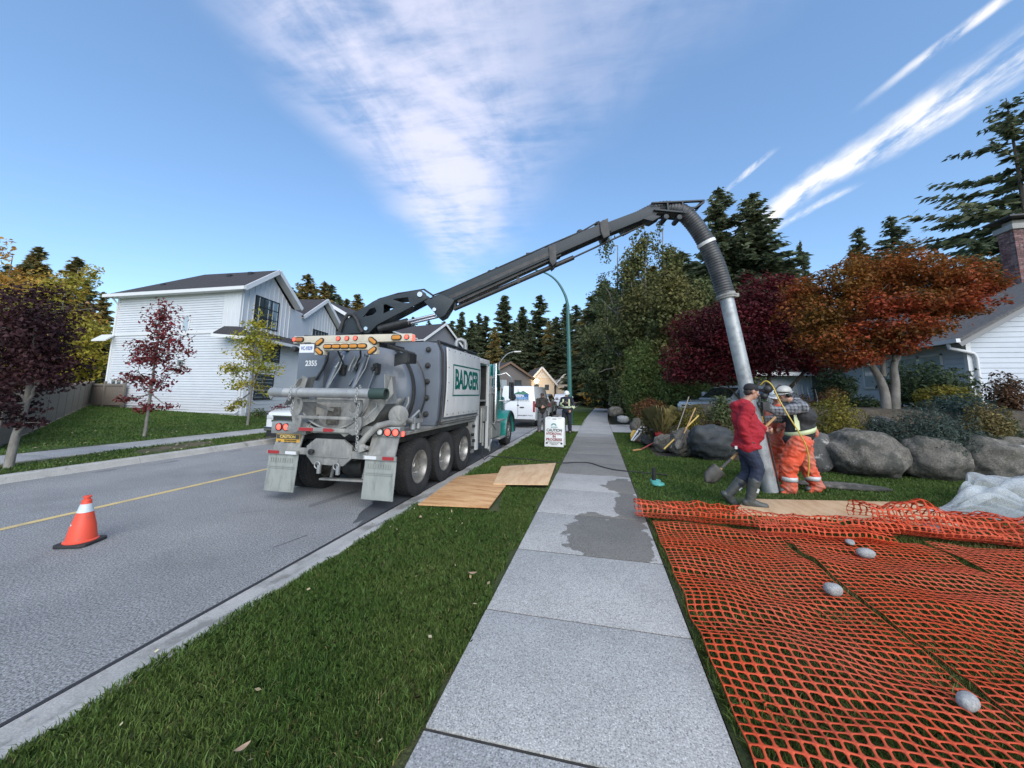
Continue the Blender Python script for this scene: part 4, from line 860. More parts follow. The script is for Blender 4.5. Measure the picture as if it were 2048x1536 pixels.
part('beacon', MB().lathe([(.06, 2.52), (.07, 2.53), (.07, 2.60), (.05, 2.64), (.001, 2.65)], (-3.5, 11.3, 0), (0, 0, 1), 16), mat('orange_lens', (.6, .12, .02), .3, emit=(1, .25, .05), estr=.25), tr)
mir = part('mirror', MB().bx(-2.90, -2.72, 11.95, 12.0, 1.42, 1.98), m_black, tr, bevel=.03); part('mirror_face', MB().bx(-2.885, -2.735, 11.943, 11.949, 1.46, 1.94), m_glass, mir)
part('mirror_arm', MB().tube([(-3.25, 11.9, 2.2), (-3.0, 11.95, 2.28), (-2.82, 11.98, 2.12), (-2.80, 11.98, 1.97)], .018, 8).tube([(-3.22, 11.95, 1.35), (-2.9, 11.98, 1.33), (-2.8, 11.98, 1.43)], .018, 8), m_steel, mir)
mm = part('mirror', MB().lathe([(.13, 0), (.12, .06), (.06, .11), (.001, .12)], (-2.95, 12.75, 1.46), (0, 1, 0), 20), m_white, tr); part('mirror_face', MB().lathe([(.12, -.004), (.001, -.012)], (-2.95, 12.75, 1.46), (0, 1, 0), 20), m_glass, mm)
part('mirror_arm', MB().tube([(-3.3, 12.8, 1.2), (-3.0, 12.8, 1.36)], .012, 6), m_steel, mm)
# --- boom
BD = Vector((6.18, 1.2, 0)).normalized(); BN = Vector((-BD.y, BD.x, 0)); B0 = Vector((-4.2, 6.1, 0))
def bp(x, y, off=0.0):
    d = Vector(ray(x, y)); c = Vector(CP); o = B0+BN*off
    t = (o-c).dot(BN)/d.dot(BN); return c+d*t
def zq(x, y): return (560+x/6.02, 560+y/6.02)
part('boom_turret', MB().lathe([(.34, 2.52), (.34, 2.62), (.26, 2.66), (.24, 2.72), (.001, 2.72)], (-4.2, 6.35, 0), (0, 0, 1), 24), m_dark, tr)
out = [bp(*zq(*q)) for q in ((780, 660), (830, 550), (900, 460), (1010, 385), (1160, 285), (1250, 240), (1600, 170), (1720, 148), (1780, 185), (1805, 245), (1735, 285), (1210, 560), (1110, 660))]
hol = [[bp(*zq(*q)) for q in h] for h in (((1045, 470), (1125, 372), (1185, 357), (1205, 400), (1160, 440)), ((1285, 428), (1288, 322), (1320, 318), (1412, 362)), ((1400, 262), (1430, 252), (1575, 235), (1588, 300), (1520, 300)))]
bo = None
for off, w in ((-.17, .035), (.135, .035)):
    b = MB(); b.prism([p+BN*off for p in out], BN*w, [[p+BN*off for p in h] for h in hol]); q = part('boom_base' if bo is None else 'base_plate', b, m_boom, tr if bo is None else bo, bevel=.006)
    bo = bo or q
part('base_spine', MB().prism([bp(*zq(*q)) - BN*.13 for q in ((1010, 400), (1160, 300), (1600, 185), (1720, 165), (1700, 200), (1600, 215), (1180, 330), (1040, 430))], BN*.26), m_dark, bo)
part('pivot_pin', MB().cyl(bp(*zq(1718, 205))-BN*.2, bp(*zq(1718, 205))+BN*.2, .05, n=16).cyl(bp(*zq(1085, 605))-BN*.2, bp(*zq(1085, 605))+BN*.2, .035, n=14), m_steel, bo)
b = MB(); b.prism([bp(x, y)-BN*.15 for x, y in ((848, 602), (866, 602), (884, 592), (912, 604), (893, 634), (882, 640), (872, 628))], BN*.30); kn = part('boom_knuckle', b, m_boom, tr, bevel=.01)
part('pivot_pin', MB().cyl(bp(873, 623)-BN*.18, bp(873, 623)+BN*.18, .035, n=14), m_steel, kn)
# outer and inner telescoping sections
b = MB(); b.prism([bp(x, y)-BN*.14 for x, y in ((862, 600), (1117, 489), (1212, 447), (1220, 467), (1120, 511), (912, 604))], BN*.28); mb_ = part('boom_outer', b, m_boom, tr, bevel=.012)
b = MB(); b.prism([bp(x, y)-BN*.142 for x, y in ((900, 596), (1110, 504), (1113, 510), (905, 602))], BN*-.004); part('boom_seam', b, m_dark, mb_)
part('boom_belly', MB().prism([bp(x, y)-BN*.09 for x, y in ((915, 600), (1120, 506), (1121, 514), (918, 608))], BN*.18), m_dark, mb_)
b = MB(); b.prism([bp(x, y)-BN*.11 for x, y in ((1195, 456), (1302, 416), (1318, 420), (1308, 436), (1283, 444), (1202, 477))], BN*.22); mi_ = part('boom_inner', b, m_boom, tr, bevel=.01)
b = MB(); c0 = bp(1207, 460)
b.prism([bp(x, y)-BN*.17 for x, y in ((1196, 452), (1212, 444), (1216, 478), (1204, 484), (1198, 470))], BN*.34); b.sph(bp(1196, 450), .07).sph(bp(1208, 446), .06); part('boom_collar', b, m_dark, tr, bevel=.008)
part('boom_collar', MB().prism([bp(x, y)-BN*.165 for x, y in ((1096, 500), (1110, 494), (1112, 530), (1104, 538), (1098, 528))], BN*.33), m_dark, tr, bevel=.008)
b = MB()
for x, y in ((868, 600), (898, 587), (948, 566), (984, 549), (1020, 533), (1058, 516), (1094, 500), (1130, 484), (1160, 470)): b.bx(*sum(((c-.035, c+.035) for c in bp(x, y-4)), ()))
part('hose_clip', b, m_steel, mb_, bevel=.006)
for dz in (0, 1):
    part('hydraulic_line', MB().tube([bp(x, y-4-2*dz)-BN*(.11-.06*dz) for x, y in ((760, 606), (800, 594), (850, 586), (868, 598), (900, 586), (984, 549), (1094, 500), (1165, 470), (1196, 452))], .014, 6), m_black, mb_)
part('valve_block', MB().sph(bp(980, 546), .06).sph(bp(1160, 466), .07).sph(bp(994, 539), .05).bx(*sum(((c-.05, c+.05) for c in bp(1058, 512)), ())), m_dark, mb_)
part('extend_cylinder', MB().cyl(bp(908, 618), bp(1147, 515), .045, n=14), m_dark, tr); part('extend_rod', MB().cyl(bp(1147, 515), bp(1290, 449), .018, n=10), m_dark, tr)
part('cylinder_bracket', MB().beam(bp(912, 600), bp(910, 620), .1, .04).beam(bp(1036, 545), bp(1036, 566), .08, .06).beam(bp(1104, 520), bp(1104, 538), .1, .08), m_dark, tr)
for o_ in (-.1, .1):
    part('lift_cylinder', MB().cyl(bp(*zq(1215, 600))+BN*o_, bp(*zq(1560, 510))+BN*o_, .065, n=14), m_dark, tr); part('lift_rod', MB().cyl(bp(*zq(1540, 515))+BN*o_, bp(*zq(1890, 430))+BN*o_, .026, n=10), m_steel, tr)
part('boom_hose', MB().tube([bp(x, y)-BN*.2 for x, y in ((690, 667), (697, 645), (705, 634), (716, 634), (724, 645), (728, 658), (734, 668))], .035, 10).tube([bp(x, y)-BN*.12 for x, y in ((694, 668), (700, 650), (712, 632), (735, 620), (760, 606))], .03, 10), m_black, tr)
# tip frame
def zt5(x, y): return (1220+x/3.073, 360+y/3.073)
b = MB()
for o_ in (-.13, .13):
    for a, c in (((240, 165), (556, 150)), ((255, 205), (440, 222)), ((440, 228), (556, 160)), ((335, 165), (340, 215)), ((425, 160), (430, 225))):
        b.beam(bp(*zt5(*a))+BN*o_, bp(*zt5(*c))+BN*o_, .03, .06, BN)
b.beam(bp(*zt5(552, 152))-BN*.15, bp(*zt5(552, 152))+BN*.15, .05, .05).cyl(bp(*zt5(330, 245))-BN*.14, bp(*zt5(330, 245))+BN*.14, .05, n=12).cyl(bp(*zt5(410, 248))-BN*.14, bp(*zt5(410, 248))+BN*.14, .05, n=12)
b.prism([bp(*zt5(x, y))-BN*.12 for x, y in ((190, 255), (250, 232), (300, 240), (250, 270))], BN*.24)
part('boom_tip_frame', b, m_boom, tr, bevel=.005)
# ribbed suction hose over the tip, down to the clamp
def smoothpath(pts, n):
    pts = [Vector(p) for p in pts]; out = []
    for i in range(len(pts)-1):
        p0, p1, p2, p3 = pts[max(i-1, 0)], pts[i], pts[i+1], pts[min(i+2, len(pts)-1)]
        for j in range(n):
            t = j/n; out.append(.5*((2*p1)+(p2-p0)*t+(2*p0-5*p1+4*p2-p3)*t*t+(3*p1-p0-3*p2+p3)*t**3))
    return out+[pts[-1]]
hp = smoothpath([bp(1240, 458, .16), bp(1280, 437, .14), bp(1318, 420, .08), bp(1358, 422), bp(1383, 442), bp(1408, 478), bp(1428, 520), bp(1442, 560), bp(1452, 594)], 22)
L_ = 0; rs = [];
for i, p in enumerate(hp):
    if i: L_ += (p-hp[i-1]).length
    rs.append(.150+.011*math.cos(L_*2*math.pi/.052))
# resample finely so that every rib of the hose is modelled
def resample(pts, step):
    o = [pts[0]]; acc = 0.0
    for a, c in zip(pts[:-1], pts[1:]):
        d = (c-a).length; t = step-acc
        while t <= d: o.append(a.lerp(c, t/d)); t += step
        acc = (acc+d) % step
    return o
hp2 = resample(hp, .0125); part('suction_hose', MB().tube(hp2, [.150+(.008 if (i//2) % 2 == 0 else 0) for i in range(len(hp2))], 22), mat('ribbed_hose', (.024, .026, .028), .5, col2=(.06, .062, .065), scale=5), tr)
hb = hp2[int(len(hp2)*.64)]; hb2 = hp2[int(len(hp2)*.64)+5]
part('hose_band', MB().cyl(hb, hb2, .168, n=24), m_rwht, tr)
pT, pB = bp(1452, 592), gy(1541, 984, 7.3)
pB = Vector((pB.x, pB.y, .012)); ax = (pB-pT).normalized()
part('hose_clamp', MB().cyl(pT-ax*.05, pT+ax*.06, .160, n=28).cyl(pT-ax*.01, pT+ax*.02, .172, n=28).bx(*sum(((c-.035, c+.035) for c in pT+Vector((.17, -.02, 0))), ())), m_mud, tr, bevel=.006)
part('dig_tube', MB().tube([pT, pT.lerp(pB, .5), pB], [.118, .118, .118], 30), mat('scuffed_tube', (.40, .42, .42), .5, .45, col2=(.30, .32, .33), scale=6, dirt=((.14, .14, .135), 3.0, .5, .72, .7)), tr)
part('tube_ring', MB().cyl(pT.lerp(pB, .68), pT.lerp(pB, .684), .121, n=30), m_dark, tr)
part('wash_hose', MB().tube([(-2.98, 9.4, .2), (-2.95, 9.3, -.02), (-2.85, 9.2, -.08), (-2.7, 9.15, .03)], .012, 6), m_black, tr)
# ================================================================ FOLIAGE TOOLS
def leafquads(P, Nn, size, asp=.55, jit=.45, fold=.25):
    n = len(P); Nn = Nn/np.maximum(1e-6, np.linalg.norm(Nn, axis=1, keepdims=True))
    r = rng.normal(size=(n, 3)); t = r-(r*Nn).sum(1, keepdims=True)*Nn; t /= np.maximum(1e-6, np.linalg.norm(t, axis=1, keepdims=True)); bt = np.cross(Nn, t)
    s = (size*rng.uniform(1-jit, 1+jit, n))[:, None]
    return np.stack([P-t*s*.5, P+bt*s*asp*.5+Nn*s*fold*.5, P+t*s*.5, P-bt*s*asp*.5+Nn*s*fold*.5], 1).reshape(-1, 3)
def fbm(v): return mnoise.noise(v)+.5*mnoise.noise(v*2.1)
def crown_pts(pads, n, seed=0, shell=2.4, lump=.3, gap=None, gscale=1.2):
    """points spread through lumpy ellipsoid pads: (centre, radii, weight)"""
    vol = np.array([(p[1][0]*p[1][1]*p[1][2])**.67*(p[2] if len(p) > 2 else 1) for p in pads]); k = rng.multinomial(n, vol/vol.sum()); out = []; nor = []
    for (c, r, *_), m in zip(pads, k):
        d = rng.normal(size=(m, 3)); d /= np.linalg.norm(d, axis=1, keepdims=True); rad = rng.uniform(0, 1, m)**(1/shell)
        lm = np.array([1+lump*fbm(Vector(q)*2.2+Vector((seed+c[0], c[1], c[2]))) for q in d])
        P = np.array(c)+d*(rad*lm)[:, None]*np.array(r)
        out.append(P); nor.append(d/np.array(r)*min(r))
    P = np.concatenate(out); Nn = np.concatenate(nor)
    if gap is not None:
        g = np.array([mnoise.noise(Vector(p)*gscale+Vector((seed*3.1, 0, 0)))+.35*mnoise.noise(Vector(p)*gscale*3) for p in P]); kk = g > gap; P, Nn = P[kk], Nn[kk]
    return P, Nn
def limb(mb, a, c, r0, r1, sag=0.0, n=5, seed=0, k=7):
    a = Vector(a); c = Vector(c); pts = []; L0 = (c-a).length
    for i in range(n+1):
        t = i/n; p = a.lerp(c, t); w = math.sin(t*math.pi)
        p += Vector((mnoise.noise(Vector((seed, t*2.3, 0))), mnoise.noise(Vector((seed, t*2.3, 9))), mnoise.noise(Vector((seed, t*2.3, 5)))*.6+sag))*w*L0*.12
        pts.append(p)
    mb.tube(pts, [lerp(r0, r1, i/n) for i in range(n+1)], k); return pts
def tree(name, label, base, trunks, pads, nleaf, lsize, lmat, bmat, seed=0, group=None, up=.6, gap=None, gscale=1.2, twigs=60, cat='tree', lump=.3, shell=2.4, asp=.55, fork=.45):
    base = Vector(base); t = T(name, label, cat, base, group); b = MB(); heads = []
    for tp in trunks:                      # each trunk: list of points (world), r0, r1
        pts = [Vector(q) for q in tp[0]]; k = len(pts); b.tube(smoothpath(pts, 4), list(np.linspace(tp[1], tp[2], (k-1)*4+1)), 9); heads += [(p, lerp(tp[1], tp[2], (i+1)/k)) for i, p in enumerate(pts[1:])]
    P, Nn = crown_pts(pads, nleaf, seed, shell, lump, gap, gscale)
    tips = []
    for i, pd in enumerate(pads):
        c = Vector(pd[0]); h = min(heads, key=lambda q: (q[0]-c).length+max(0, q[0].z-c.z)*2.5); r = max(.012, min(h[1]*.6, .06)); q = limb(b, h[0], c, r, r*.35, -.1, 6, seed+i); tips += [(x, r*.4) for x in q[2:]]
    if len(P):
        for i in range(twigs):
            p = Vector(P[rng.integers(len(P))]); h = min(tips, key=lambda q: (q[0]-p).length); limb(b, h[0], p, max(.006, h[1]*.5), .004, -.05, 3, seed+i*1.7, 5)
    part('trunk', b, bmat, t, smooth=60)
    V = leafquads(P, Nn*.6+np.array([0, 0, up])+rng.normal(size=P.shape)*.55, lsize, asp)
    me = npmesh('crown', V-np.array(base), 4, lmat); o = bpy.data.objects.new('crown', me); put(o, t); WINV[o.name] = base
    return t
def leafm(name, c1, c2, scale=.8, isl=.35, lo=.38, hi=.62, tr_=.3, dirt=None): return mat(name, c1, .6, col2=c2, dirt=dirt, scale=scale, lo=lo, hi=hi, island=isl, transl=tr_, spec=.25, detail=3)
m_bark = mat('bark_grey', (.16, .145, .125), .9, col2=(.26, .25, .225), scale=9, bump=.8, bscale=40, stretch=(1, 1, .35))
m_barkd = mat('bark_dark', (.055, .045, .036), .95, col2=(.10, .085, .065), scale=9, bump=.8, bscale=40, stretch=(1, 1, .35))
m_barkp = mat('bark_pale', (.22, .205, .185), .9, col2=(.13, .115, .10), scale=6, bump=.6, bscale=40, stretch=(1, 1, .6), dirt=((.07, .09, .05), 4, .55, .7, .6))
l_red = leafm('leaf_red', (.24, .026, .040), (.10, .032, .025), 1.1)
l_yel = leafm('leaf_yellow', (.42, .33, .03), (.20, .23, .025), .9)
l_pur = leafm('leaf_purple_dark', (.030, .014, .018), (.055, .020, .022), 1.2)
l_pur2 = leafm('leaf_plum', (.115, .012, .018), (.058, .011, .016), .8)
l_org = leafm('leaf_orange', (.29, .055, .022), (.25, .12, .022), .55, dirt=((.115, .075, .020), 1.1, .48, .62, .75))
l_ory = leafm('leaf_amber', (.52, .25, .05), (.40, .31, .06), .3)
l_ylg = leafm('leaf_yellow_green', (.44, .34, .045), (.25, .24, .04), .5)
l_grn = leafm('leaf_green', (.085, .115, .045), (.13, .145, .06), .35)
l_grn2 = leafm('leaf_olive', (.165, .15, .05), (.095, .112, .04), .4)
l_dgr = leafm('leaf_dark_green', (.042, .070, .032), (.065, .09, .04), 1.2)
l_hdg = leafm('leaf_hedge', (.075, .125, .032), (.125, .155, .045), 1.5)
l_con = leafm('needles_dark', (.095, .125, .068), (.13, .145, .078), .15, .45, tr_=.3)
l_cony = leafm('needles_sunlit', (.30, .21, .065), (.15, .145, .058), .18, .45, tr_=.3)  # warm light of the low sun painted into the needle colour

# ================================================================ LEFT SIDE
m_wsid = mat('white_siding', (.58, .605, .635), .55, col2=(.54, .565, .595), scale=1.5, dirt=((.5, .5, .5), .8, .58, .8, .4))
m_trim = mat('white_trim', (.64, .655, .665), .45, dirt=((.5, .5, .48), 3, .62, .8, .3))
m_shing = mat('dark_shingles', (.030, .028, .031), .9, col2=(.052, .049, .052), scale=14, bump=1, bscale=70, stretch=(1, 1, 3), fine=(40, .3))
m_shing2 = mat('brown_grey_shingles', (.075, .068, .062), .9, col2=(.105, .095, .085), scale=14, bump=1, bscale=70, fine=(40, .3))
m_wglass = mat('window_glass', (.055, .075, .085), .05, spec=.9, coat=.8)
m_wglass2 = mat('pale_window', (.36, .42, .47), .12, spec=.8, coat=.4)
m_frame = mat('black_frame', (.018, .018, .02), .5)
m_found = mat('foundation', (.34, .33, .31), .9, col2=(.28, .27, .26), scale=3)
m_dwall = mat('charcoal_siding', (.040, .044, .055), .6, col2=(.048, .052, .063), scale=2)
hs = T('white_house', 'large white sided house with dark roof and two street gables', 'house', (-24, 19, .25))
HF0, HFd = Vector((-19.35, 16.0, 0)), Vector((-.84, 4.0, 0)).normalized()
def fp(x, y, off=0.0):           # point on the (slightly turned) street front
    n = Vector((HFd.y, -HFd.x, 0)); d = Vector(ray(x, y)); o = HF0+n*off; c = Vector(CP); return c+d*((o-c).dot(n)/d.dot(n))
HN = Vector((HFd.y, -HFd.x, 0))
def hf(s, off=0.0, z=0.0): p = HF0+HFd*s+HN*off; p.z = z; return p
EZ = 7.15
# wall cores
b = MB(); b.prism([(-28.7, 16.02, .1), (-19.37, 16.02, .1), tuple(hf(4.25, -.02, .1)), tuple(hf(12.0, -1.2, .1)), (-28.7, 28, .1)], (0, 0, EZ-.1)); part('wall', b, m_wsid, hs, smooth=20)
# lap siding, one board per course
pit = .142; i = 0; z = .30
while z < EZ-.02:
    x1 = -20.55 if z > 4.75 else -18.55
    if z < .48: x0 = -24.3
    else: x0 = -28.72
    b = MB(); b.prism([(x0, 16.02, z), (x0, 15.966, z), (x0, 15.996, z+pit-.004), (x0, 16.02, z+pit-.004)], (x1-x0, 0, 0)); part('siding_board', b, m_wsid, hs, smooth=0)
    z += pit
part('foundation', MB().bx(-28.6, -22.2, 15.99, 16.02, .1, .47), m_found, hs)
part('corner_trim', MB().bx(-28.86, -28.70, 15.955, 16.1, .3, EZ), m_trim, hs); part('belt_trim', MB().bx(-28.70, -18.6, 15.94, 15.956, 4.72, 4.90), m_trim, hs)
# battens on the upper corner strip and the street gable
part('batten_panel', MB().bx(-20.55, -19.36, 15.985, 16.018, 4.91, EZ), m_wsid, hs)
for k in range(5): part('batten', MB().bx(-20.53+k*.285, -20.49+k*.285, 15.965, 15.984, 4.91, EZ), m_trim, hs)
def wz(s, s0, s1, za, zb): return lerp(za, zb, 1-abs((s-(s0+s1)/2)/((s1-s0)/2)))
G1 = (0.0, 4.35, EZ, 8.72)
b = MB(); b.prism([hf(0, .0, 4.6), hf(4.35, .0, 4.6), hf(4.35, .0, EZ), hf(2.17, .0, 8.75), hf(0, .0, EZ)], -HN*.04); part('gable_wall', b, m_wsid, hs, smooth=0)
for k in range(11):
    s = .12+k*.41; b = MB(); b.beam(hf(s, .012, 4.6), hf(s, .012, wz(s, 0, 4.35, EZ, 8.75)-.02), .045, .03, HFd); part('batten', b, m_trim, hs, smooth=0)
def window(parent, o, ux, w, h, n, panes=1, rows=1, fr=m_frame, gl=m_wglass, name='window'):
    """o: lower left corner, ux along width, n outward"""
    o = Vector(o); ux = Vector(ux).normalized(); n = Vector(n).normalized(); up = Vector((0, 0, 1)); t = .06
    f = MB()
    def bar(a, c, wd): f.beam(a+n*.02, c+n*.02, wd, .05, n)
    bar(o+up*t/2, o+ux*w+up*t/2, t); bar(o+up*(h-t/2), o+ux*w+up*(h-t/2), t)
    for q in range(panes+1): x = ux*(t/2+(w-t)*q/panes); bar(o+x, o+x+up*h, t)
    for q in range(1, rows): bar(o+up*h*q/rows, o+ux*w+up*h*q/rows, t*.6)
    wo = part(name, f, fr, parent, smooth=0)
    for q in range(panes):
        a = o+ux*(w*q/panes+.02)+n*.008; c = o+ux*(w*(q+1)/panes-.02)+n*.008; g = MB(); g.prism([a, c, c+up*h, a+up*h], n*.006); part('pane', g, gl, wo, smooth=0)
    return wo
window(hs, hf(1.02, .01, 5.30), HFd, 2.1, 1.85, HN, 3, 3)
# side windows
a, c = gy(362, 671, 15.97), gy(382, 631, 15.97); window(hs, a, (1, 0, 0), c.x-a.x, c.z-a.z, (0, -1, 0), 1, 1, m_trim, m_wglass2)
a, c = gy(353, 734, 15.97), gy(371, 718, 15.97); window(hs, a, (1, 0, 0), c.x-a.x, c.z-a.z, (0, -1, 0), 1, 1, m_trim, m_wglass)
a, c = gy(221, 772, 15.97), gy(246, 757, 15.97); window(hs, a, (1, 0, 0), c.x-a.x, c.z-a.z, (0, -1, 0), 2, 1, m_trim, m_wglass)
# main roof: ridge to street, hipped at the far end
OV = .42; ry = hf(2.17).y
def slab(pts, th, name, m, par): b = MB(); b.prism(pts, (0, 0, th)); return part(name, b, m, par, smooth=0)
eL, eR = (-29.35, 15.55, EZ), tuple(hf(-.45, .5, EZ)); rF, rB = tuple(hf(2.17, .5, 8.95)), (-25.2, ry, 9.0); fR = tuple(hf(4.80, .5, EZ)); fB = (-29.35, 20.7, EZ)
rf = slab([eL, eR, rF, rB], .10, 'roof', m_shing, hs); slab([rF, fR, fB, rB], .10, 'roof_slope', m_shing, rf); slab([eL, rB, fB], .10, 'roof_hip', m_shing, rf)
part('gutter', MB().beam(Vector(eL)+Vector((0, -.05, .0)), Vector(eR)+Vector((0, -.05, .0)), .13, .19), m_trim, rf)
part('soffit', MB().prism([(-29.3, 15.56, EZ-.10), (eR[0]-.1, 15.56, EZ-.10), (eR[0]-.3, 16.0, EZ-.10), (-28.8, 16.0, EZ-.10)], (0, 0, .04)), m_trim, rf)
part('rake_board', MB().beam(Vector(eR)+HN*.02, Vector(rF)+HN*.02, .06, .26, (0, 0, 1)), m_trim, rf); part('rake_board', MB().beam(Vector(fR)+HN*.02, Vector(rF)+HN*.02, .06, .26, (0, 0, 1)), m_trim, rf)
def rsoff(a, c, n_, w_, par): b = MB(); a = Vector(a)-Vector((0, 0, .03)); c = Vector(c)-Vector((0, 0, .03)); b.prism([a, c, c-n_*w_, a-n_*w_], (0, 0, .02)); part('rake_soffit', b, m_trim, par, smooth=0)
rsoff(eR, rF, HN, .5, rf); rsoff(rF, fR, HN, .5, rf)
for x, y in ((-26.6, 16.6), (-22.6, 17.5), (-21.2, 17.7)): zz = EZ+.1+(y-15.55)/(ry-15.55)*1.8; part('roof_vent', MB().bx(x, x+.3, y, y+.3, zz-.05, zz+.14), m_frame, rf, bevel=.02)
part('downspout', MB().tube([(-28.9, 15.7, EZ-.1), (-28.78, 15.92, EZ-.45), (-28.78, 15.92, .5)], .05, 8), m_trim, hs); part('downspout', MB().tube([(-18.75, 15.93, 3.9), (-18.75, 15.93, .45), (-18.8, 15.75, .3)], .05, 8), m_trim, hs)
# lower roof bits on the side and at the rear corner
slab([(-29.6, 15.4, 4.35), (-28.4, 15.4, 4.35), (-28.7, 16.0, 4.75), (-29.9, 16.0, 4.75)], .09, 'eyebrow_roof', m_trim, hs)
# ground-floor bay with porch roof along the street
b = MB(); b.prism([(-18.55, 16.0, .1), tuple(hf(0, .85, .1)), tuple(hf(4.4, .85, .1)), tuple(hf(4.4, 0, .1)), (-19.37, 16.03, .1)], (0, 0, 4.25)); part('bay_wall', b, m_wsid, hs, smooth=0)
z = .35
while z < 4.3:
    b = MB(); b.prism([hf(0, .85, z), hf(0, .885, z), hf(0, .872, z+.20), hf(0, .85, z+.20)], HFd*4.4); part('siding_board', b, m_wsid, hs, smooth=0); z += .205
pr_ = slab([hf(-.55, 1.55, 4.30), hf(4.9, 1.45, 4.30), hf(4.9, .0, 4.98), hf(-.0, .0, 4.98)], .09, 'porch_roof', m_shing, hs)
slab([hf(-.55, 1.55, 4.30), hf(0, 0, 4.98), hf(-.05, -.8, 4.98), hf(-.6, -.9, 4.55)], .09, 'porch_hip', m_shing, pr_)
part('gutter', MB().beam(hf(-.58, 1.6, 4.30), hf(4.9, 1.5, 4.30), .13, .17), m_trim, pr_); part('gutter', MB().beam(hf(-.60, 1.6, 4.30), hf(-.62, -.95, 4.48), .12, .16), m_trim, pr_)
window(hs, fp(505, 800, .87), HFd, 1.55, 1.45, HN, 2, 1); window(hs, fp(524, 722, .87), HFd, 1.45, 1.55, HN, 2, 2)
# recessed wall and second street gable
o2 = -1.0
b = MB(); b.prism([hf(4.4, o2, .2), hf(6.6, o2, .2), hf(6.6, o2, EZ-.3), hf(4.4, o2, EZ-.3)], -HN*.05); part('recess_wall', b, m_wsid, hs, smooth=0)
z = 4.2
while z < EZ-.4: b = MB(); b.prism([hf(4.4, o2, z), hf(4.4, o2+.03, z), hf(4.4, o2+.012, z+.2), hf(4.4, o2, z+.2)], HFd*2.2); part('siding_board', b, m_wsid, hs, smooth=0); z += .205
window(hs, hf(5.0, o2+.03, 5.45), HFd, .62, 1.15, HN, 1, 1)
q0, q1 = 6.55, 11.6; qm = (q0+q1)/2; og = -.55
b = MB(); b.prism([hf(q0, og, .2), hf(q1, og, .2), hf(q1, og, EZ-.15), hf(qm, og, 8.6), hf(q0, og, EZ-.15)], -HN*.8); part('gable_wall', b, m_wsid, hs, smooth=0)
for k in range(12):
    s = q0+.2+k*.42
    if s < q1: b = MB(); b.beam(hf(s, og+.012, 4.3), hf(s, og+.012, wz(s, q0, q1, EZ-.15, 8.6)-.02), .045, .03, HFd); part('batten', b, m_trim, hs, smooth=0)
window(hs, hf(8.0, og+.02, 5.0), HFd, 2.2, 1.35, HN, 3, 1)
r2 = slab([hf(q0-.5, og+.45, EZ-.3), hf(qm, og+.45, 8.85), hf(qm, og-5.5, 8.85), hf(q0-.5, og-5.5, EZ-.3)], .1, 'roof', m_shing, hs); slab([hf(qm, og+.45, 8.85), hf(q1+.5, og+.45, EZ-.3), hf(q1+.5, og-5.5, EZ-.3), hf(qm, og-5.5, 8.85)], .1, 'roof_slope', m_shing, r2)
for s in (q0-.5, q1+.5): part('rake_board', MB().beam(hf(s, og+.47, EZ-.28), hf(qm, og+.47, 8.87), .06, .26, (0, 0, 1)), m_trim, r2)
for s in (q0-.5, q1+.5): rsoff(hf(s, og+.45, EZ-.3), hf(qm, og+.45, 8.85), HN, .45, r2)
part('gutter', MB().beam(hf(4.6, -.35, EZ-.32), hf(q0-.4, -.35, EZ-.32), .13, .16), m_trim, r2)
slab([hf(4.3, -.4, EZ-.3), hf(q0, -.4, EZ-.3), hf(q0, -3.4, 8.5), hf(4.3, -3.4, 8.5)], .08, 'roof_slope', m_shing, r2)
# garage gable low in front
g0, g1, oo = 5.0, 8.6, 1.9; gm = (g0+g1)/2
b = MB(); b.prism([hf(g0, oo, .2), hf(g1, oo, .2), hf(g1, oo, 4.2), hf(gm, oo, 5.35), hf(g0, oo, 4.2)], -HN*2.6); part('garage_wall', b, m_wsid, hs, smooth=0)
r3 = slab([hf(g0-.4, oo+.35, 4.05), hf(gm, oo+.35, 5.55), hf(gm, oo-3.0, 5.55), hf(g0-.4, oo-3.0, 4.05)], .09, 'garage_roof', m_shing, hs); slab([hf(gm, oo+.35, 5.55), hf(g1+.4, oo+.35, 4.05), hf(g1+.4, oo-3, 4.05), hf(gm, oo-3.0, 5.55)], .09, 'roof_slope', m_shing, r3)
for s in (g0-.4, g1+.4): part('rake_board', MB().beam(hf(s, oo+.37, 4.06), hf(gm, oo+.37, 5.56), .05, .2, (0, 0, 1)), m_trim, r3)

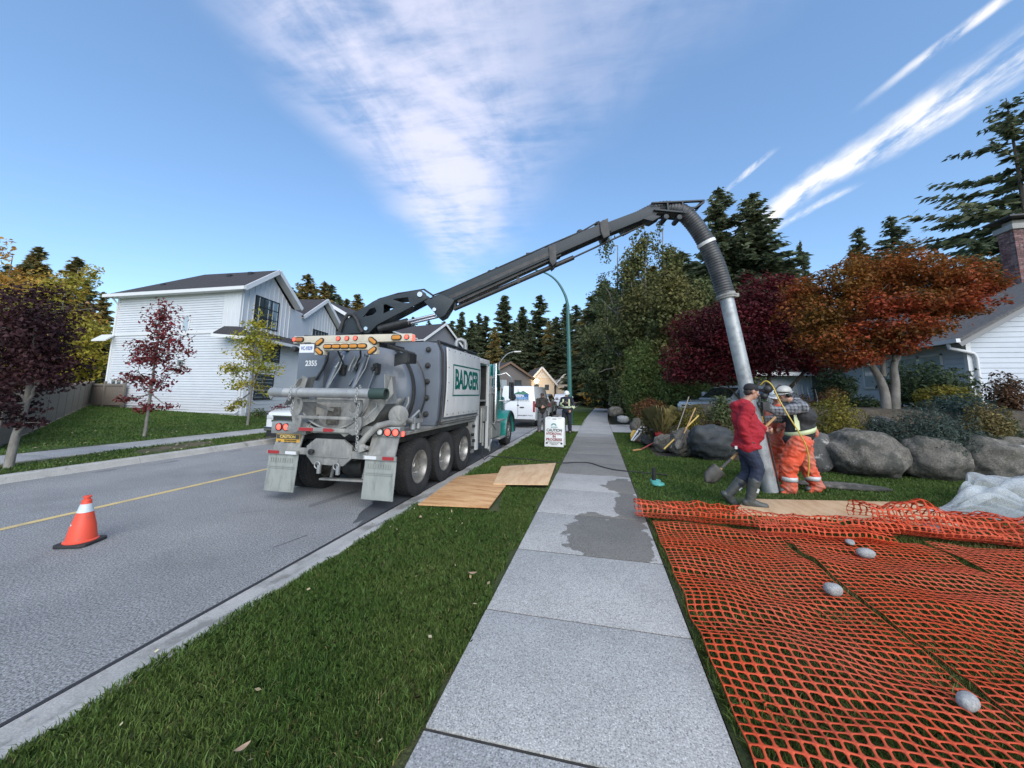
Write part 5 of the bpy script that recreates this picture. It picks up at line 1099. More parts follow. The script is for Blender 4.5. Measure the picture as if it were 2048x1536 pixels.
# generic gabled houses further along
def house(name, label, loc, rz, w, d, h, rh, wm, rm_, tm_, wins=(), group=None, base=.0, gables=1):
    """gable front in the local +X direction: w along local Y, d along local X"""
    t = T(name, label, 'house', loc, group); t.rotation_euler = (0, 0, rz); WINV[t.name] = Vector((0, 0, 0)); hw = w/2
    b = MB(); b.prism([(0, -hw, base-1), (0, hw, base-1), (0, hw, h), (0, 0, h+rh), (0, -hw, h)], (-d, 0, 0)); part('wall', b, wm, t, smooth=0)
    ov = .45; k = rh/hw; zb = h-ov*k
    b = MB(); b.prism([(ov, -hw-ov, zb), (ov, 0, h+rh), (ov, 0, h+rh+.16), (ov, -hw-ov, zb+.16)], (-d-2*ov, 0, 0)); r = part('roof', b, rm_, t, smooth=0)
    b = MB(); b.prism([(ov, 0, h+rh), (ov, hw+ov, zb), (ov, hw+ov, zb+.16), (ov, 0, h+rh+.16)], (-d-2*ov, 0, 0)); part('roof_slope', b, rm_, r, smooth=0)
    for s in (-1, 1): part('rake_board', MB().beam((ov+.03, s*(hw+ov), zb+.04), (ov+.03, 0, h+rh+.04), .06, .30), tm_, r, smooth=0); part('gutter', MB().beam((ov, s*(hw+ov+.05), zb+.08), (-d-ov, s*(hw+ov+.05), zb+.08), .12, .16), tm_, r, smooth=0)
    if gables > 1:
        for a_, c_ in (((.06, 0, h+rh-.1), (.06, 0, h+rh*.35)), ((.06, -hw*.62, h+rh*.36), (.06, hw*.62, h+rh*.36)), ((.06, -hw*.3, h+rh*.4), (.06, 0, h+rh*.7)), ((.06, hw*.3, h+rh*.4), (.06, 0, h+rh*.7))): part('gable_truss', MB().beam(a_, c_, .08, .2), tm_, t, smooth=0)
    for (y, z, ww, hh, n_) in wins: window(t, (0.0, y, z), (0, 1, 0), ww, hh, (1, 0, 0), n_, 1, tm_, m_wglass2 if (y+z) % 2 > 1 else m_wglass)
    return t
dk = house('charcoal_house', 'charcoal house with white rake boards rising behind the truck', (-26.3, 30.5, .4), -math.pi/2, 7.2, 11, 8.0, 1.95, m_dwall, m_shing, m_trim, [(-1.3, 6.0, 1.9, 1.9, 1)])
for y in (33.0, 37.5):
    window(dk, (0, 0, 0), (1, 0, 0), .01, .01, (0, 0, 1)) if False else None
house('grey_house', 'grey house with white gable trim partly hidden by the boom base', (-21.0, 47, 1.0), -.25, 8.0, 11, 7.4, 2.6, mat('grey_siding', (.17, .175, .19), .6), m_shing, m_trim, [(-2.4, 4.6, 1.6, 1.5, 2), (.8, 4.6, 1.6, 1.5, 2), (-1, 1.2, 2, 1.6, 2)])
m_tan = mat('tan_wall', (.40, .33, .24), .7); m_cream = mat('cream_wall', (.58, .52, .42), .7); m_brick = mat('warm_brick', (.30, .14, .08), .8)
house('taupe_house', 'taupe house with wide dark roof directly above the truck cab', (-13.6, 56, .6), -.75, 9, 9, 3.4, 2.3, mat('taupe_wall', (.16, .15, .145), .7), m_shing, mat('brown_trim', (.20, .13, .09), .6), [(-2.5, 1.6, 2.2, 1.5, 2), (1, 1.6, 1.5, 1.5, 1)])
house('cream_house', 'cream gabled house with bright window above the van roof', (-9.6, 64, .2), -1.2, 4.6, 9, 3.3, 2.6, m_cream, m_shing2, m_trim, [(-1.4, 1.9, 1.0, 1.1, 2), (.5, 1.9, .9, 1.1, 1)], gables=2)
house('brick_house', 'low brick and cream house with brown hip roof left of lamp post', (-7.0, 70, .2), -.2, 6.0, 6, 3.8, 1.5, m_brick, m_shing2, m_trim, [(1.0, 2.2, 1.2, 1.3, 2), (-2.5, 2.2, 1.2, 1.3, 2)])
house('white_gable_house', 'small white trimmed gable house touching the lamp post', (-4.9, 66, .2), -1.45, 4.8, 9, 3.1, 2.5, m_cream, m_shing2, m_trim, [(-1.0, 1.6, 1.6, 1.2, 2)], gables=2)
house('pale_end_house', 'pale gabled house at the far end of the sidewalk', (-1.9, 72, .0), -1.5, 5.0, 9, 1.6, 2.6, m_cream, m_shing2, m_trim, [(-.9, .6, 1.6, 1.2, 2)])
# bright window reflection of the low sun on the cream house: a glowing ball on an arm, added to stand for it
lw_ = T('sun_glint', 'added glowing ball for the sun glint on the far cream gable above the van', 'lamp', tuple(gy(1073, 764, 60)))
part('glint_ball', MB().sph(gy(1073, 762, 60), .30, 14, 9), mat('glint_glow', (1, .8, .5), .4, emit=(1.0, .66, .30), estr=60), lw_); part('glint_arm', MB().tube([gy(1073, 764, 60), gy(1073, 770, 60.6), gy(1073, 775, 62)], .05, 6), m_frame, lw_)

# ---------------------------------------------------------------- fence: boards between posts along the lawn edge
m_fence = mat('weathered_cedar', (.15, .122, .097), .85, col2=(.22, .19, .155), scale=3, stretch=(4, 4, .5), bump=.3, bscale=30, dirt=((.07, .06, .05), 4, .5, .75, .5))
m_fence2 = mat('fence_post_wood', (.19, .165, .135), .85, col2=(.14, .12, .10), scale=4, stretch=(3, 3, .6))
F0, F1 = Vector((-14.3, 6.0, 0)), Vector((-30.2, 16.1, 0)); FD = (F1-F0).normalized(); FL = (F1-F0).length; FN = Vector((FD.y, -FD.x, 0))
fence = T('wood_fence', 'long weathered grey board fence stepping up the left lawn', 'fence', (F0.x, F0.y, .03))
bm_ = MB(); bm_.bx(-.066, .066, -.011, .011, 0, 1.32); bme = mesh_of(bm_, m_fence, name='board')
pm_ = MB(); pm_.bx(-.055, .055, -.055, .055, 0, 1.55); pme = mesh_of(pm_, m_fence2, bevel=.006, name='post')
np_ = 10; ang = math.atan2(FD.y, FD.x)
for i in range(np_+1):
    p = F0+FD*FL*i/np_; place('post', pme, fence, Vector((p.x, p.y, zl(p.x)-.1))-WINV[fence.name], (0, 0, ang))
    if i == np_: break
    zb = zl(p.x)+.05; st = FL/np_; nb = int(st/.142)
    for k in range(nb):
        q = p+FD*(.09+k*.142)+FN*.03; place('board', bme, fence, Vector((q.x, q.y, zb+.06))-WINV[fence.name], (0, 0, ang))
    for z in (zb+.2, zb+1.15, zb+1.37): part('rail', MB().beam(p+Vector((0, 0, z)), p+FD*st+Vector((0, 0, z)), .05, .08 if z < zb+1.3 else .04), m_fence2, fence, smooth=0)
    part('kick_board', MB().beam(p+Vector((0, 0, zb-.12))+FN*.0, p+FD*st+Vector((0, 0, zb-.12)), .04, .3), m_fence, fence, smooth=0)
gate = T('fence_gate', 'weathered board gate section joining the fence to the white house', 'gate', (-30.0, 16.0, .5))
for i in range(3): p = lerp(-30.1, -26.9, i/2); place('post', pme, gate, Vector((p, 15.75, .42))-WINV[gate.name])
for k in range(22): place('board', bme, gate, Vector((-30.0+.142*k, 15.8, .50))-WINV[gate.name])
for z in (.62, 1.75): part('rail', MB().beam((-30.1, 15.76, z), (-26.9, 15.76, z), .05, .09), m_fence2, gate)
# near fence return at the far left edge
fr2 = T('side_fence', 'dark board fence at the left edge behind the purple tree', 'fence', (-14.4, 5.9, .03))
for k in range(40): place('board', bme, fr2, Vector((-14.45-.142*k, 5.9, .12))-WINV[fr2.name])
for k in range(4): place('post', pme, fr2, Vector((-14.5-1.8*k, 5.85, .0))-WINV[fr2.name])
part('rail', MB().beam((-14.4, 5.87, 1.2), (-20.1, 5.87, 1.2), .05, .09), m_fence2, fr2)
# small house glimpsed over the fence
house('shed_house', 'small grey roofed building glimpsed between fence and white house', (-42, 27, .5), -1.2, 6, 8, 3.6, 1.8, mat('shed_wall', (.35, .34, .33), .7), m_shing2, m_trim, [(-1, 1.5, 1.2, 1.2, 1)])

# ---------------------------------------------------------------- street trees, left
def sapling(name, label, bx_, by_, h, pads, lm, seed, r=.045, nl=2600, ls=.10, gap=-.2, twigs=70, bark=m_bark):
    z0 = zl(bx_) if bx_ < -13.4 else .0
    w = lambda q: (bx_+q[0], by_+q[1], z0+q[2])
    pd = [((w(c)), rr) for c, rr in pads]
    return tree(name, label, (bx_, by_, z0), [([w((0, 0, -.05)), w((.02, 0, h*.3)), w((-.02, .02, h*.6)), w((.03, 0, h*.93))], r, .012)], pd, nl, ls, lm, bark, seed, None, .4, gap, 2.2, twigs, lump=.35, shell=1.6)
sapling('red_maple', 'slender red maple sapling in front of the white house', -14.2, 9.0, 4.6, [((.0, 0, 3.9), (.55, .55, .75)), ((.30, .1, 3.2), (.62, .6, .55)), ((-.35, 0, 2.85), (.7, .6, .42)), ((.15, -.1, 2.5), (.8, .7, .4)), ((.95, 0, 2.15), (.5, .4, .22)), ((1.25, .1, 2.75), (.25, .25, .2)), ((-.75, 0, 1.9), (.55, .5, .22)), ((.1, 0, 1.75), (.6, .55, .4)), ((.85, 0, 1.0), (.45, .3, .12)), ((-.1, 0, .95), (.35, .3, .25)), ((-1.1, .1, 1.2), (.5, .35, .14)), ((-.75, 0, 2.5), (.4, .35, .3))], l_red, 3, .05, 3600, .105, -.3)
sapling('yellow_ash', 'young yellow leaved tree beside the white house corner', -14.7, 13.0, 5.1, [((.0, 0, 4.4), (.65, .6, .75)), ((-.3, 0, 3.75), (1.0, .8, .5)), ((.55, 0, 3.6), (.7, .7, .5)), ((-.1, 0, 3.1), (1.0, .9, .45)), ((-1.0, 0, 2.45), (.75, .6, .35)), ((.35, .1, 2.5), (.95, .9, .42)), ((-.45, 0, 1.8), (.85, .7, .35)), ((.75, 0, 1.5), (.6, .5, .25)), ((-.6, 0, .95), (.55, .5, .22)), ((-1.0, 0, .7), (.3, .3, .15))], l_yel, 5, .055, 4200, .115, -.3)
t0 = tree('purple_plum', 'dark purple leaved street tree at the left edge, near the road', (-11.35, 5.0, 0), [([(-11.35, 5.0, -.05), (-11.3, 5.0, .6), (-11.2, 5.02, 1.3), (-11.2, 5.0, 2.2), (-11.3, 5, 3.0)], .075, .03)], [((-11.45, 5.0, 3.2), (.75, .75, .6)), ((-11.95, 5.1, 2.6), (.7, .75, .65)), ((-11.05, 4.9, 2.65), (.62, .65, .5)), ((-11.35, 5.2, 2.0), (.85, .8, .45)), ((-10.85, 5.0, 1.75), (.5, .5, .3)), ((-11.15, 4.8, 1.25), (.5, .5, .28)), ((-12.0, 5, 1.7), (.7, .7, .45)), ((-10.75, 5.0, 2.15), (.35, .4, .22)), ((-11.1, 5, .9), (.28, .3, .13))], 13000, .082, l_pur, m_bark, 9, None, .3, -.30, 1.9, 60)
tree('purple_plum', 'narrow purple leaved tree half hidden left of the truck', (-13.4, 16.2, .1), [([(-13.4, 16.2, 0), (-13.4, 16.2, 1.5), (-13.4, 16.2, 3.6)], .06, .02)], [((-13.4, 16.2, 3.6), (.6, .6, .9)), ((-13.6, 16.2, 2.7), (.75, .75, .7)), ((-13.2, 16.2, 1.9), (.7, .7, .6)), ((-13.4, 16.2, 1.2), (.5, .5, .4))], 2600, .13, l_pur, m_bark, 19, None, .3, -.4, 1.6, 20)
def foundation_shrub(name, label, c, r, n, ls, lm, seed=0, up=.5, shell=2.4, lump=.35, gap=None, asp=.5, stems=14, group=None, cat='shrub'):
    c = Vector(c); t = T(name, label, cat, c, group); P, Nn = crown_pts([((c.x, c.y, c.z+r[2]*.45), (r[0], r[1], r[2]*.62))], n, seed, shell, lump, gap, 2.0); P[:, 2] = np.maximum(P[:, 2], c.z+.01)
    b = MB()
    for i in range(stems): p = Vector(P[rng.integers(len(P))]); limb(b, (c.x+rng.uniform(-.2, .2)*r[0], c.y+rng.uniform(-.2, .2)*r[1], c.z-.05), p, .012, .004, 0, 3, seed+i, 5)
    part('stem', b, m_barkd, t, smooth=60); me = npmesh('foliage', leafquads(P, Nn*.6+np.array([0, 0, up])+rng.normal(size=P.shape)*.5, ls, asp)-np.array(c), 4, lm); o = bpy.data.objects.new('foliage', me); put(o, t); return t
foundation_shrub('foundation_shrub', 'low reddish shrub at the foot of the white house front', (-16.6, 16.6, .1), (.7, .5, .7), 700, .1, l_red, 31)
foundation_shrub('foundation_shrub', 'small green shrub under the white house corner', (-17.6, 16.2, .15), (.5, .4, .45), 500, .09, l_hdg, 32)
# young tree tied to the house corner, almost bare
# ================================================================ BACKGROUND TREES
def conifer_mesh(h, rad, seed, nb=70, droop=.35, bare=.08, spray=.55, dens=9, top=1.0, name='conifer'):
    r2 = np.random.default_rng(seed); b = MB(); b.tube([(0, 0, -.5), (0, 0, h*.5), (0, 0, h)], [h*.013, h*.008, .02], 7); P = []; D = []
    for i in range(nb):
        t = (i+r2.uniform(0, 1))/nb; z = h*lerp(bare, .985, t); L0 = rad*((1-t)**.72)*r2.uniform(.70, 1.12)+h*.010; a = r2.uniform(0, 2*np.pi)
        dr = droop*r2.uniform(.6, 1.3)*(1-t*.7); up = .28*t
        k = max(3, int(dens*L0/rad*1.6)); s = np.linspace(.12, 1, k)
        x = np.cos(a)*L0*s; y = np.sin(a)*L0*s; zz = z+L0*(up*s-dr*s*s+.12*s**3)
        for j in range(k):
            for q in range(3):
                sd_ = (q-1)*(.75)+r2.normal()*.25; P.append((x[j]+r2.normal()*L0*.04, y[j]+r2.normal()*L0*.04, zz[j]+r2.normal()*h*.004)); D.append((np.cos(a+sd_), np.sin(a+sd_), -.18+r2.normal()*.16, spray*(.55+.6*(1-s[j]))*(.55+.6*(1-t))))
        if i % 3 == 0 and L0 > rad*.25: b.tube([(0, 0, z), (x[k//2], y[k//2], zz[k//2]), (x[-1], y[-1], zz[-1])], [h*.0022, h*.0013, .006], 4, False)
    P = np.array(P); D = np.array(D); d = D[:, :3]; d /= np.linalg.norm(d, axis=1, keepdims=True); l = D[:, 3:4]; w = np.cross(d, np.array([0, 0, .8])+r2.normal(size=d.shape)*.8); w /= np.linalg.norm(w, axis=1, keepdims=True); w *= l*.19
    dn = np.array([0, 0, -1.0])*l*.10
    V = np.stack([P-d*l*.35, P+w+dn*.3, P+d*l*.65+dn, P-w+dn*.3], 1).reshape(-1, 3)
    return mesh_of(b, m_barkd, name='trunk'), V
ORD = ['first', 'second', 'third', 'fourth', 'fifth', 'sixth', 'seventh', 'eighth', 'ninth', 'tenth', 'eleventh', 'twelfth', 'thirteenth', 'fourteenth', 'fifteenth', 'sixteenth', 'seventeenth', 'eighteenth', 'nineteenth', 'twentieth',
       'twenty-first', 'twenty-second', 'twenty-third', 'twenty-fourth', 'twenty-fifth', 'twenty-sixth', 'twenty-seventh', 'twenty-eighth', 'twenty-ninth', 'thirtieth', 'thirty-first', 'thirty-second', 'thirty-third', 'thirty-fourth', 'thirty-fifth', 'thirty-sixth', 'thirty-seventh', 'thirty-eighth', 'thirty-ninth', 'fortieth']
VAR = []
for k, (rad, nb, dr, bare) in enumerate(((.20, 150, .35, .0), (.23, 150, .45, .0), (.17, 140, .25, .0), (.26, 160, .5, .0), (.21, 130, .3, .0))):
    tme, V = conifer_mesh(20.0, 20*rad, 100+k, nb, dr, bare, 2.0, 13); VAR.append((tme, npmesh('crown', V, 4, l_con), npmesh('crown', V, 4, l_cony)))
def conifer(px, ytop, Y, var, lit, label, group, zb=1.0, wid=1.0):
    top = gy(px, ytop, Y); base = Vector((top.x, top.y, zb)); h = top.z-zb; s = h/20.0
    t = T('conifer', label, 'tree', base, group); t.scale = (s*wid, s*wid, s); t.rotation_euler = (0, 0, rng.uniform(0, 6.28))
    tme, c1, c2 = VAR[var]
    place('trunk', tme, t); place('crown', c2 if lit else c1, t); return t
# forest wall at the end of the street
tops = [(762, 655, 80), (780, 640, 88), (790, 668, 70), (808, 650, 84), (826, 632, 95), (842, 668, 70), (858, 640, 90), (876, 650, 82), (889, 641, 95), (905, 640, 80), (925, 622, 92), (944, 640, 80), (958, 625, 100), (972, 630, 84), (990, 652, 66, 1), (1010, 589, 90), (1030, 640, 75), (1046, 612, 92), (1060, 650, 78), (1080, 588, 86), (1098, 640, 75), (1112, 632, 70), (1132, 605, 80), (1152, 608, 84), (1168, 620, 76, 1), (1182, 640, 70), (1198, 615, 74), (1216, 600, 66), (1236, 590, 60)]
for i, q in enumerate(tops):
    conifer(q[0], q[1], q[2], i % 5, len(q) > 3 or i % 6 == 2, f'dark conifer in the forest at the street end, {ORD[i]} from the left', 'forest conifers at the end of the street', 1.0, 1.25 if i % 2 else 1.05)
for i, (px, yt, Y, lt) in enumerate(((1185, 590, 58, 0), (1208, 560, 52, 0), (1232, 575, 48, 1), (1256, 540, 46, 0), (1280, 560, 50, 0), (1306, 530, 48, 1), (1334, 545, 46, 0), (1362, 500, 44, 0), (1392, 520, 46, 1), (1420, 470, 42, 0), (1470, 480, 40, 0), (1540, 500, 42, 0), (1570, 520, 44, 1))):
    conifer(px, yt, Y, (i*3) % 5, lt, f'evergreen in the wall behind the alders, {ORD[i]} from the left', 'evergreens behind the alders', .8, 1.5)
# a lower belt fills the gaps between the trunks
for i, px in enumerate(range(770, 1250, 24)):
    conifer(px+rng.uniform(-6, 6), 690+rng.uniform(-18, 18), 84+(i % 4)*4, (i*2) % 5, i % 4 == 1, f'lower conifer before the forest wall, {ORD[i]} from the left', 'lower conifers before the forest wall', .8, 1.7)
# conifers behind the white house
for i, (px, yt, Y, lt) in enumerate(((566, 580, 70, 0), (584, 574, 64, 0), (600, 580, 72, 0), (617, 546, 66, 1), (633, 575, 74, 1), (650, 562, 66, 1), (664, 567, 70, 0), (680, 592, 66, 0), (694, 596, 72, 1), (716, 586, 62, 1), (738, 640, 66, 1))):
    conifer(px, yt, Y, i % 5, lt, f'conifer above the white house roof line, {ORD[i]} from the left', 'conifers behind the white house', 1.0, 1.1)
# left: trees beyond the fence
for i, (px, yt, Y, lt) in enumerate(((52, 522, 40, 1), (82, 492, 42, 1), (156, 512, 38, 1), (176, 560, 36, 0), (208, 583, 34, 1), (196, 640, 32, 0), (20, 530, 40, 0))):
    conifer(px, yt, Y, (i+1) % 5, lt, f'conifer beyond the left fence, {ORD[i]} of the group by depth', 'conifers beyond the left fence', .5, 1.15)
def big_tree(name, label, px, yt, yb, Y, wpx, lm, n, ls, seed, zb=1.0, gap=-.25, bark=m_bark, cols=7, trunk=True, gsc=.6):
    top = gy(px, yt, Y); bz = gy(px, yb, Y).z; sc = (gy(px+wpx/2, yt, Y).x-gy(px-wpx/2, yt, Y).x)/2; base = Vector((top.x, top.y, zb)); H_ = top.z-bz; pads = []; rr = random.Random(seed)
    for i in range(cols):
        t = i/(cols-1); r = sc*(.45+.75*math.sin(math.pi*(.18+.72*t)))*rr.uniform(.7, 1.0)*(1.0 if t < .8 else .7)
        pads.append(((top.x+rr.uniform(-.4, .4)*sc, top.y+rr.uniform(-.5, .5)*sc, bz+H_*(.08+.86*t)), (r*.75, r*.75, H_/cols*.95)))
        if t < .85: s = rr.choice((-1, 1)); pads.append(((top.x+s*sc*rr.uniform(.45, .75), top.y+rr.uniform(-.5, .5)*sc, bz+H_*(.05+.8*t)), (r*.5, r*.5, H_/cols*.6)))
    return tree(name, label, base, [([(base.x, base.y, zb-.1), (base.x+.1, base.y, zb+(bz-zb+H_*.4)*.5), (base.x-.1, base.y, bz+H_*.45), (top.x, top.y, bz+H_*.95)], H_*.016, .03)], pads, n, ls, lm, bark, seed, None, .4, gap, gsc, 60, lump=.4, shell=1.9)
big_tree('amber_maple', 'tall amber orange maple above the fence at far left', 28, 500, 770, 22, 200, l_ory, 15000, .36, 41, .5, -.5)
big_tree('yellow_tree', 'yellow green tree spilling over the left fence', 132, 575, 800, 19, 130, l_ylg, 16000, .28, 42, .5, -.5, cols=6)
big_tree('yellow_tree', 'feathery yellowing tree in the gap left of the white house', 158, 530, 740, 24, 70, l_ylg, 7000, .28, 43, .5, -.25)
# right of the street: airy alders and thick greenery
big_tree('alder', 'airy grey green alder leaning over the far sidewalk', 1235, 478, 760, 27, 120, l_grn, 7500, .22, 51, .5, -.12)
big_tree('alder', 'leafy alder with pale stems between lamp and boom tip', 1290, 465, 770, 25, 140, l_grn2, 14000, .22, 52, .8, -.35)
big_tree('alder', 'dense olive tree just left of the suction hose', 1350, 520, 775, 23, 150, l_grn2, 15000, .20, 53, .8, -.5)
big_tree('alder', 'dark leafy tree filling behind the sidewalk bend', 1215, 610, 790, 33, 120, l_grn, 11000, .26, 54, .8, -.6)
big_tree('alder', 'thin topped alder high beside the boom tip', 1325, 452, 640, 29, 60, l_grn2, 2500, .22, 55, .8, .0)
big_tree('alder', 'deep green tree behind the plum coloured maple', 1440, 560, 780, 26, 180, l_grn, 14000, .24, 56, 1.0, -.6)
foundation_shrub('cedar_hedge', 'tall bright green cedar bush at the driveway mouth', (2.35, 21.6, .2), (1.15, 1.1, 4.4), 6500, .15, l_hdg, 61, .4, 2.6, .3, None, .4)
foundation_shrub('cedar_hedge', 'broad green cypress shrub behind the grasses', (4.3, 20.2, .3), (1.6, 1.2, 3.3), 6500, .15, l_hdg, 62, .5, 2.6, .35, None, .4)
foundation_shrub('cedar_hedge', 'dark green bush under the alders by the walk', (1.9, 26, .2), (1.2, 1.4, 3.2), 4000, .18, l_grn, 63)
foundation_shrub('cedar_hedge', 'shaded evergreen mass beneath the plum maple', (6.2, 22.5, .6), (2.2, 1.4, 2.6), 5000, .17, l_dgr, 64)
foundation_shrub('amber_shrub', 'small amber shrub at the far end of the walk', (-.1, 44, .3), (1.6, 1.0, 2.0), 1500, .2, l_ory, 65)
for i, (px, yt, Y, wp, h_) in enumerate(((1225, 690, 36, 90, 0), (1290, 660, 34, 110, 0), (1370, 650, 32, 120, 0), (1460, 640, 34, 130, 0), (1560, 660, 36, 130, 0), (1650, 680, 38, 130, 0), (1750, 660, 40, 140, 0), (1850, 640, 38, 150, 0))):
    c_ = gy(px, yt, Y); w_ = (gy(px+wp/2, yt, Y).x-gy(px-wp/2, yt, Y).x)/2*1.25
    foundation_shrub('understory_tree', f'dark leafy understory tree in the right background, {ORD[i]} from the left', (c_.x, Y, .6), (w_, w_*.8, (c_.z-.6)*1.02), 7000, .30, l_grn if i % 2 else l_dgr, 300+i, .4, 2.4, .35, None, .55, 16, 'understory trees at right', 'tree')
# near conifers on the right
def near_conifer(label, px, yt, Y, rad, seed, zb, nb=95, lit=False, droop=.4, bare=.1, spray=1.0, dens=14):
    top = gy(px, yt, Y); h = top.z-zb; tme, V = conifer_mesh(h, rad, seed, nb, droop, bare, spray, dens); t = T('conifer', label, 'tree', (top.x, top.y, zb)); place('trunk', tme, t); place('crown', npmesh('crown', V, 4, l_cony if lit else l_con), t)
near_conifer('tall dark conifer just right of the boom tip', 1437, 372, 31, 4.2, 201, 1.2, 190, False, .4, .1, 1.25, 18)
near_conifer('broad conifer right of the suction hose with drooping tips', 1502, 384, 30, 4.8, 202, 1.2, 190, False, .45, .1, 1.3, 18)
near_conifer('slim cypress between the two maples', 1600, 480, 34, 1.3, 203, 1.2, 80, False, .2, .05, .8)
near_conifer('small conifer top peeking over the orange maple', 1716, 452, 40, 3.2, 204, 1.2, 150, False, .4, .1, 1.2)
near_conifer('pointed conifer behind the crown of the orange maple', 1780, 430, 38, 3.8, 205, 1.2, 150, False, .4, .1, 1.2)
near_conifer('towering conifer with open branches at the right edge', 2012, 196, 26, 7.0, 206, 1.2, 84, False, .16, .28, 1.0, 26)
near_conifer('dark hemlock directly behind the brick chimney', 1950, 480, 24, 3.8, 207, 1.2, 140, False, .45, .1, .9)
# ================================================================ RIGHT SIDE GARDEN AND HOUSE
m_rsid = mat('pale_blue_siding', (.50, .545, .60), .6, col2=(.455, .50, .555), scale=1.6, dirt=((.36, .39, .42), 1.2, .58, .8, .4))
m_rroof = mat('grey_shingles', (.115, .112, .108), .95, col2=(.16, .155, .148), scale=10, bump=1, bscale=60, fine=(35, .3))
m_dk = mat('dark_door', (.05, .055, .055), .5)
rh = T('grey_bungalow', 'pale blue sided bungalow with brick chimney at the right edge', 'house', (15, 20, 1.2))
RX, RY = 12.62, 16.0; EZr = 3.86
sl_ = .62                                  # roof slope
apx = RX+4.2
b = MB(); b.prism([(RX+.02, RY+.02, .9), (RX+8.4, RY+.02, .9), (RX+8.4, RY+.02, EZr), (apx, RY+.02, EZr+4.2*sl_), (RX+.02, RY+.02, EZr)], (0, 16, 0)); part('wall', b, m_rsid, rh, smooth=0)
z = 1.1; pit = .178
while z < EZr+4.2*sl_-.2:
    top = z+pit-.006; ins = max(0.0, (top-EZr)/sl_) if top > EZr else 0; x0 = RX+ins; x1 = RX+8.4-ins
    b = MB(); b.prism([(x0, RY+.02, z), (x0, RY-.022, z), (x0, RY-.004, top), (x0, RY+.02, top)], (x1-x0, 0, 0)); part('siding_board', b, m_rsid, rh, smooth=0); z += pit
z = 1.1
while z < EZr-.1:
    b = MB(); b.prism([(RX+.02, RY, z), (RX-.022, RY, z), (RX-.004, RY, z+pit-.006), (RX+.02, RY, z+pit-.006)], (0, 9.5, 0)); part('siding_board', b, m_rsid, rh, smooth=0); z += pit
part('corner_trim', MB().bx(RX-.035, RX+.10, RY-.035, RY+.10, 1.0, EZr+.02), m_trim, rh)
rs = MB(); rs.prism([(RX-.55, RY-.45, EZr-.34), (apx, RY-.45, EZr+4.2*sl_+.02), (apx, RY-.45, EZr+4.2*sl_+.16), (RX-.55, RY-.45, EZr-.20)], (0, 17, 0)); rf = part('roof', rs, m_rroof, rh, smooth=0)
rs = MB(); rs.prism([(apx, RY-.45, EZr+4.2*sl_+.02), (RX+8.95, RY-.45, EZr-.34), (RX+8.95, RY-.45, EZr-.20), (apx, RY-.45, EZr+4.2*sl_+.16)], (0, 17, 0)); part('roof_slope', rs, m_rroof, rf, smooth=0)
m_rake = mat('grey_rake', (.20, .205, .21), .6)
part('rake_board', MB().beam((RX-.55, RY-.47, EZr-.36), (apx, RY-.47, EZr+4.2*sl_+.0), .05, .22), m_rake, rf); part('rake_trim', MB().beam((RX-.5, RY-.50, EZr-.24), (apx, RY-.50, EZr+4.2*sl_+.13), .03, .06), m_rroof, rf)
part('gutter', MB().beam((RX-.58, RY-.5, EZr-.25), (RX-.58, RY+16.5, EZr-.25), .12, .13), m_trim, rf)
part('downspout', MB().tube([(RX-.58, RY-.1, EZr-.30), (RX-.56, RY-.12, EZr-.48), (RX-.1, RY-.12, EZr-.60), (RX+.10, RY-.10, EZr-.66), (RX+.16, RY-.10, EZr-.8), (RX+.16, RY-.10, 1.2)], .055, 10), m_trim, rh)
part('soffit', MB().prism([(RX-.52, RY-.4, EZr-.36), (RX, RY-.4, EZr-.10), (RX, RY+16, EZr-.10), (RX-.52, RY+16, EZr-.36)], (0, 0, .02)), m_rake, rf)
a = gx(1888, 740, RX-.03); c = gx(1790, 705, RX-.03)
window(rh, (RX-.03, a.y, 2.05), (0, 1, 0), 1.0, 1.25, (-1, 0, 0), 1, 1, m_trim, m_wglass2); window(rh, (RX-.03, a.y+1.05, 2.05), (0, 1, 0), 3.2, 1.25, (-1, 0, 0), 2, 1, m_trim, m_wglass2)
part('door', MB().bx(RX-.03, RX, 23.2, 25.6, 1.2, 3.4), m_dk, rh)
part('porch_post', MB().bx(RX-.5, RX-.38, 22.9, 23.02, 1.2, 3.5), m_trim, rh)
# brick chimney on the gable end
m_br = mat('chimney_brick', (.115, .055, .058), .9, col2=(.22, .13, .125), scale=3.2, island=.35, dirt=((.36, .30, .28), 6, .58, .68, .7))
ch = T('brick_chimney', 'dark mottled brick chimney with concrete cap above the bungalow roof', 'chimney', (16.2, 18.0, 4.6))
cx0, cx1, cy0, cy1, cz0, cz1 = 15.95, 17.3, 17.7, 18.3, 4.4, 8.25
part('mortar', MB().bx(cx0+.012, cx1-.012, cy0+.012, cy1-.012, cz0, cz1), mat('mortar', (.20, .18, .17), .95), ch)
bb = MB(); k = 0; z = cz0
while z < cz1-.05:
    o = .11 if k % 2 else 0.0; x = cx0-o
    while x < cx1:
        xa, xb2 = max(x, cx0), min(x+.21, cx1); bb.bx(xa, xb2, cy0, cy0+.05, z, z+.065) if xb2-xa > .02 else None; x += .222
    y = cy0+.052-o+.11
    while y < cy1:
        ya, yb = max(y, cy0+.055), min(y+.21, cy1); bb.bx(cx0, cx0+.05, ya, yb, z, z+.065) if yb-ya > .02 else None; y += .222
    z += .077; k += 1
part('brick', bb, m_br, ch, smooth=0, kind='stuff')
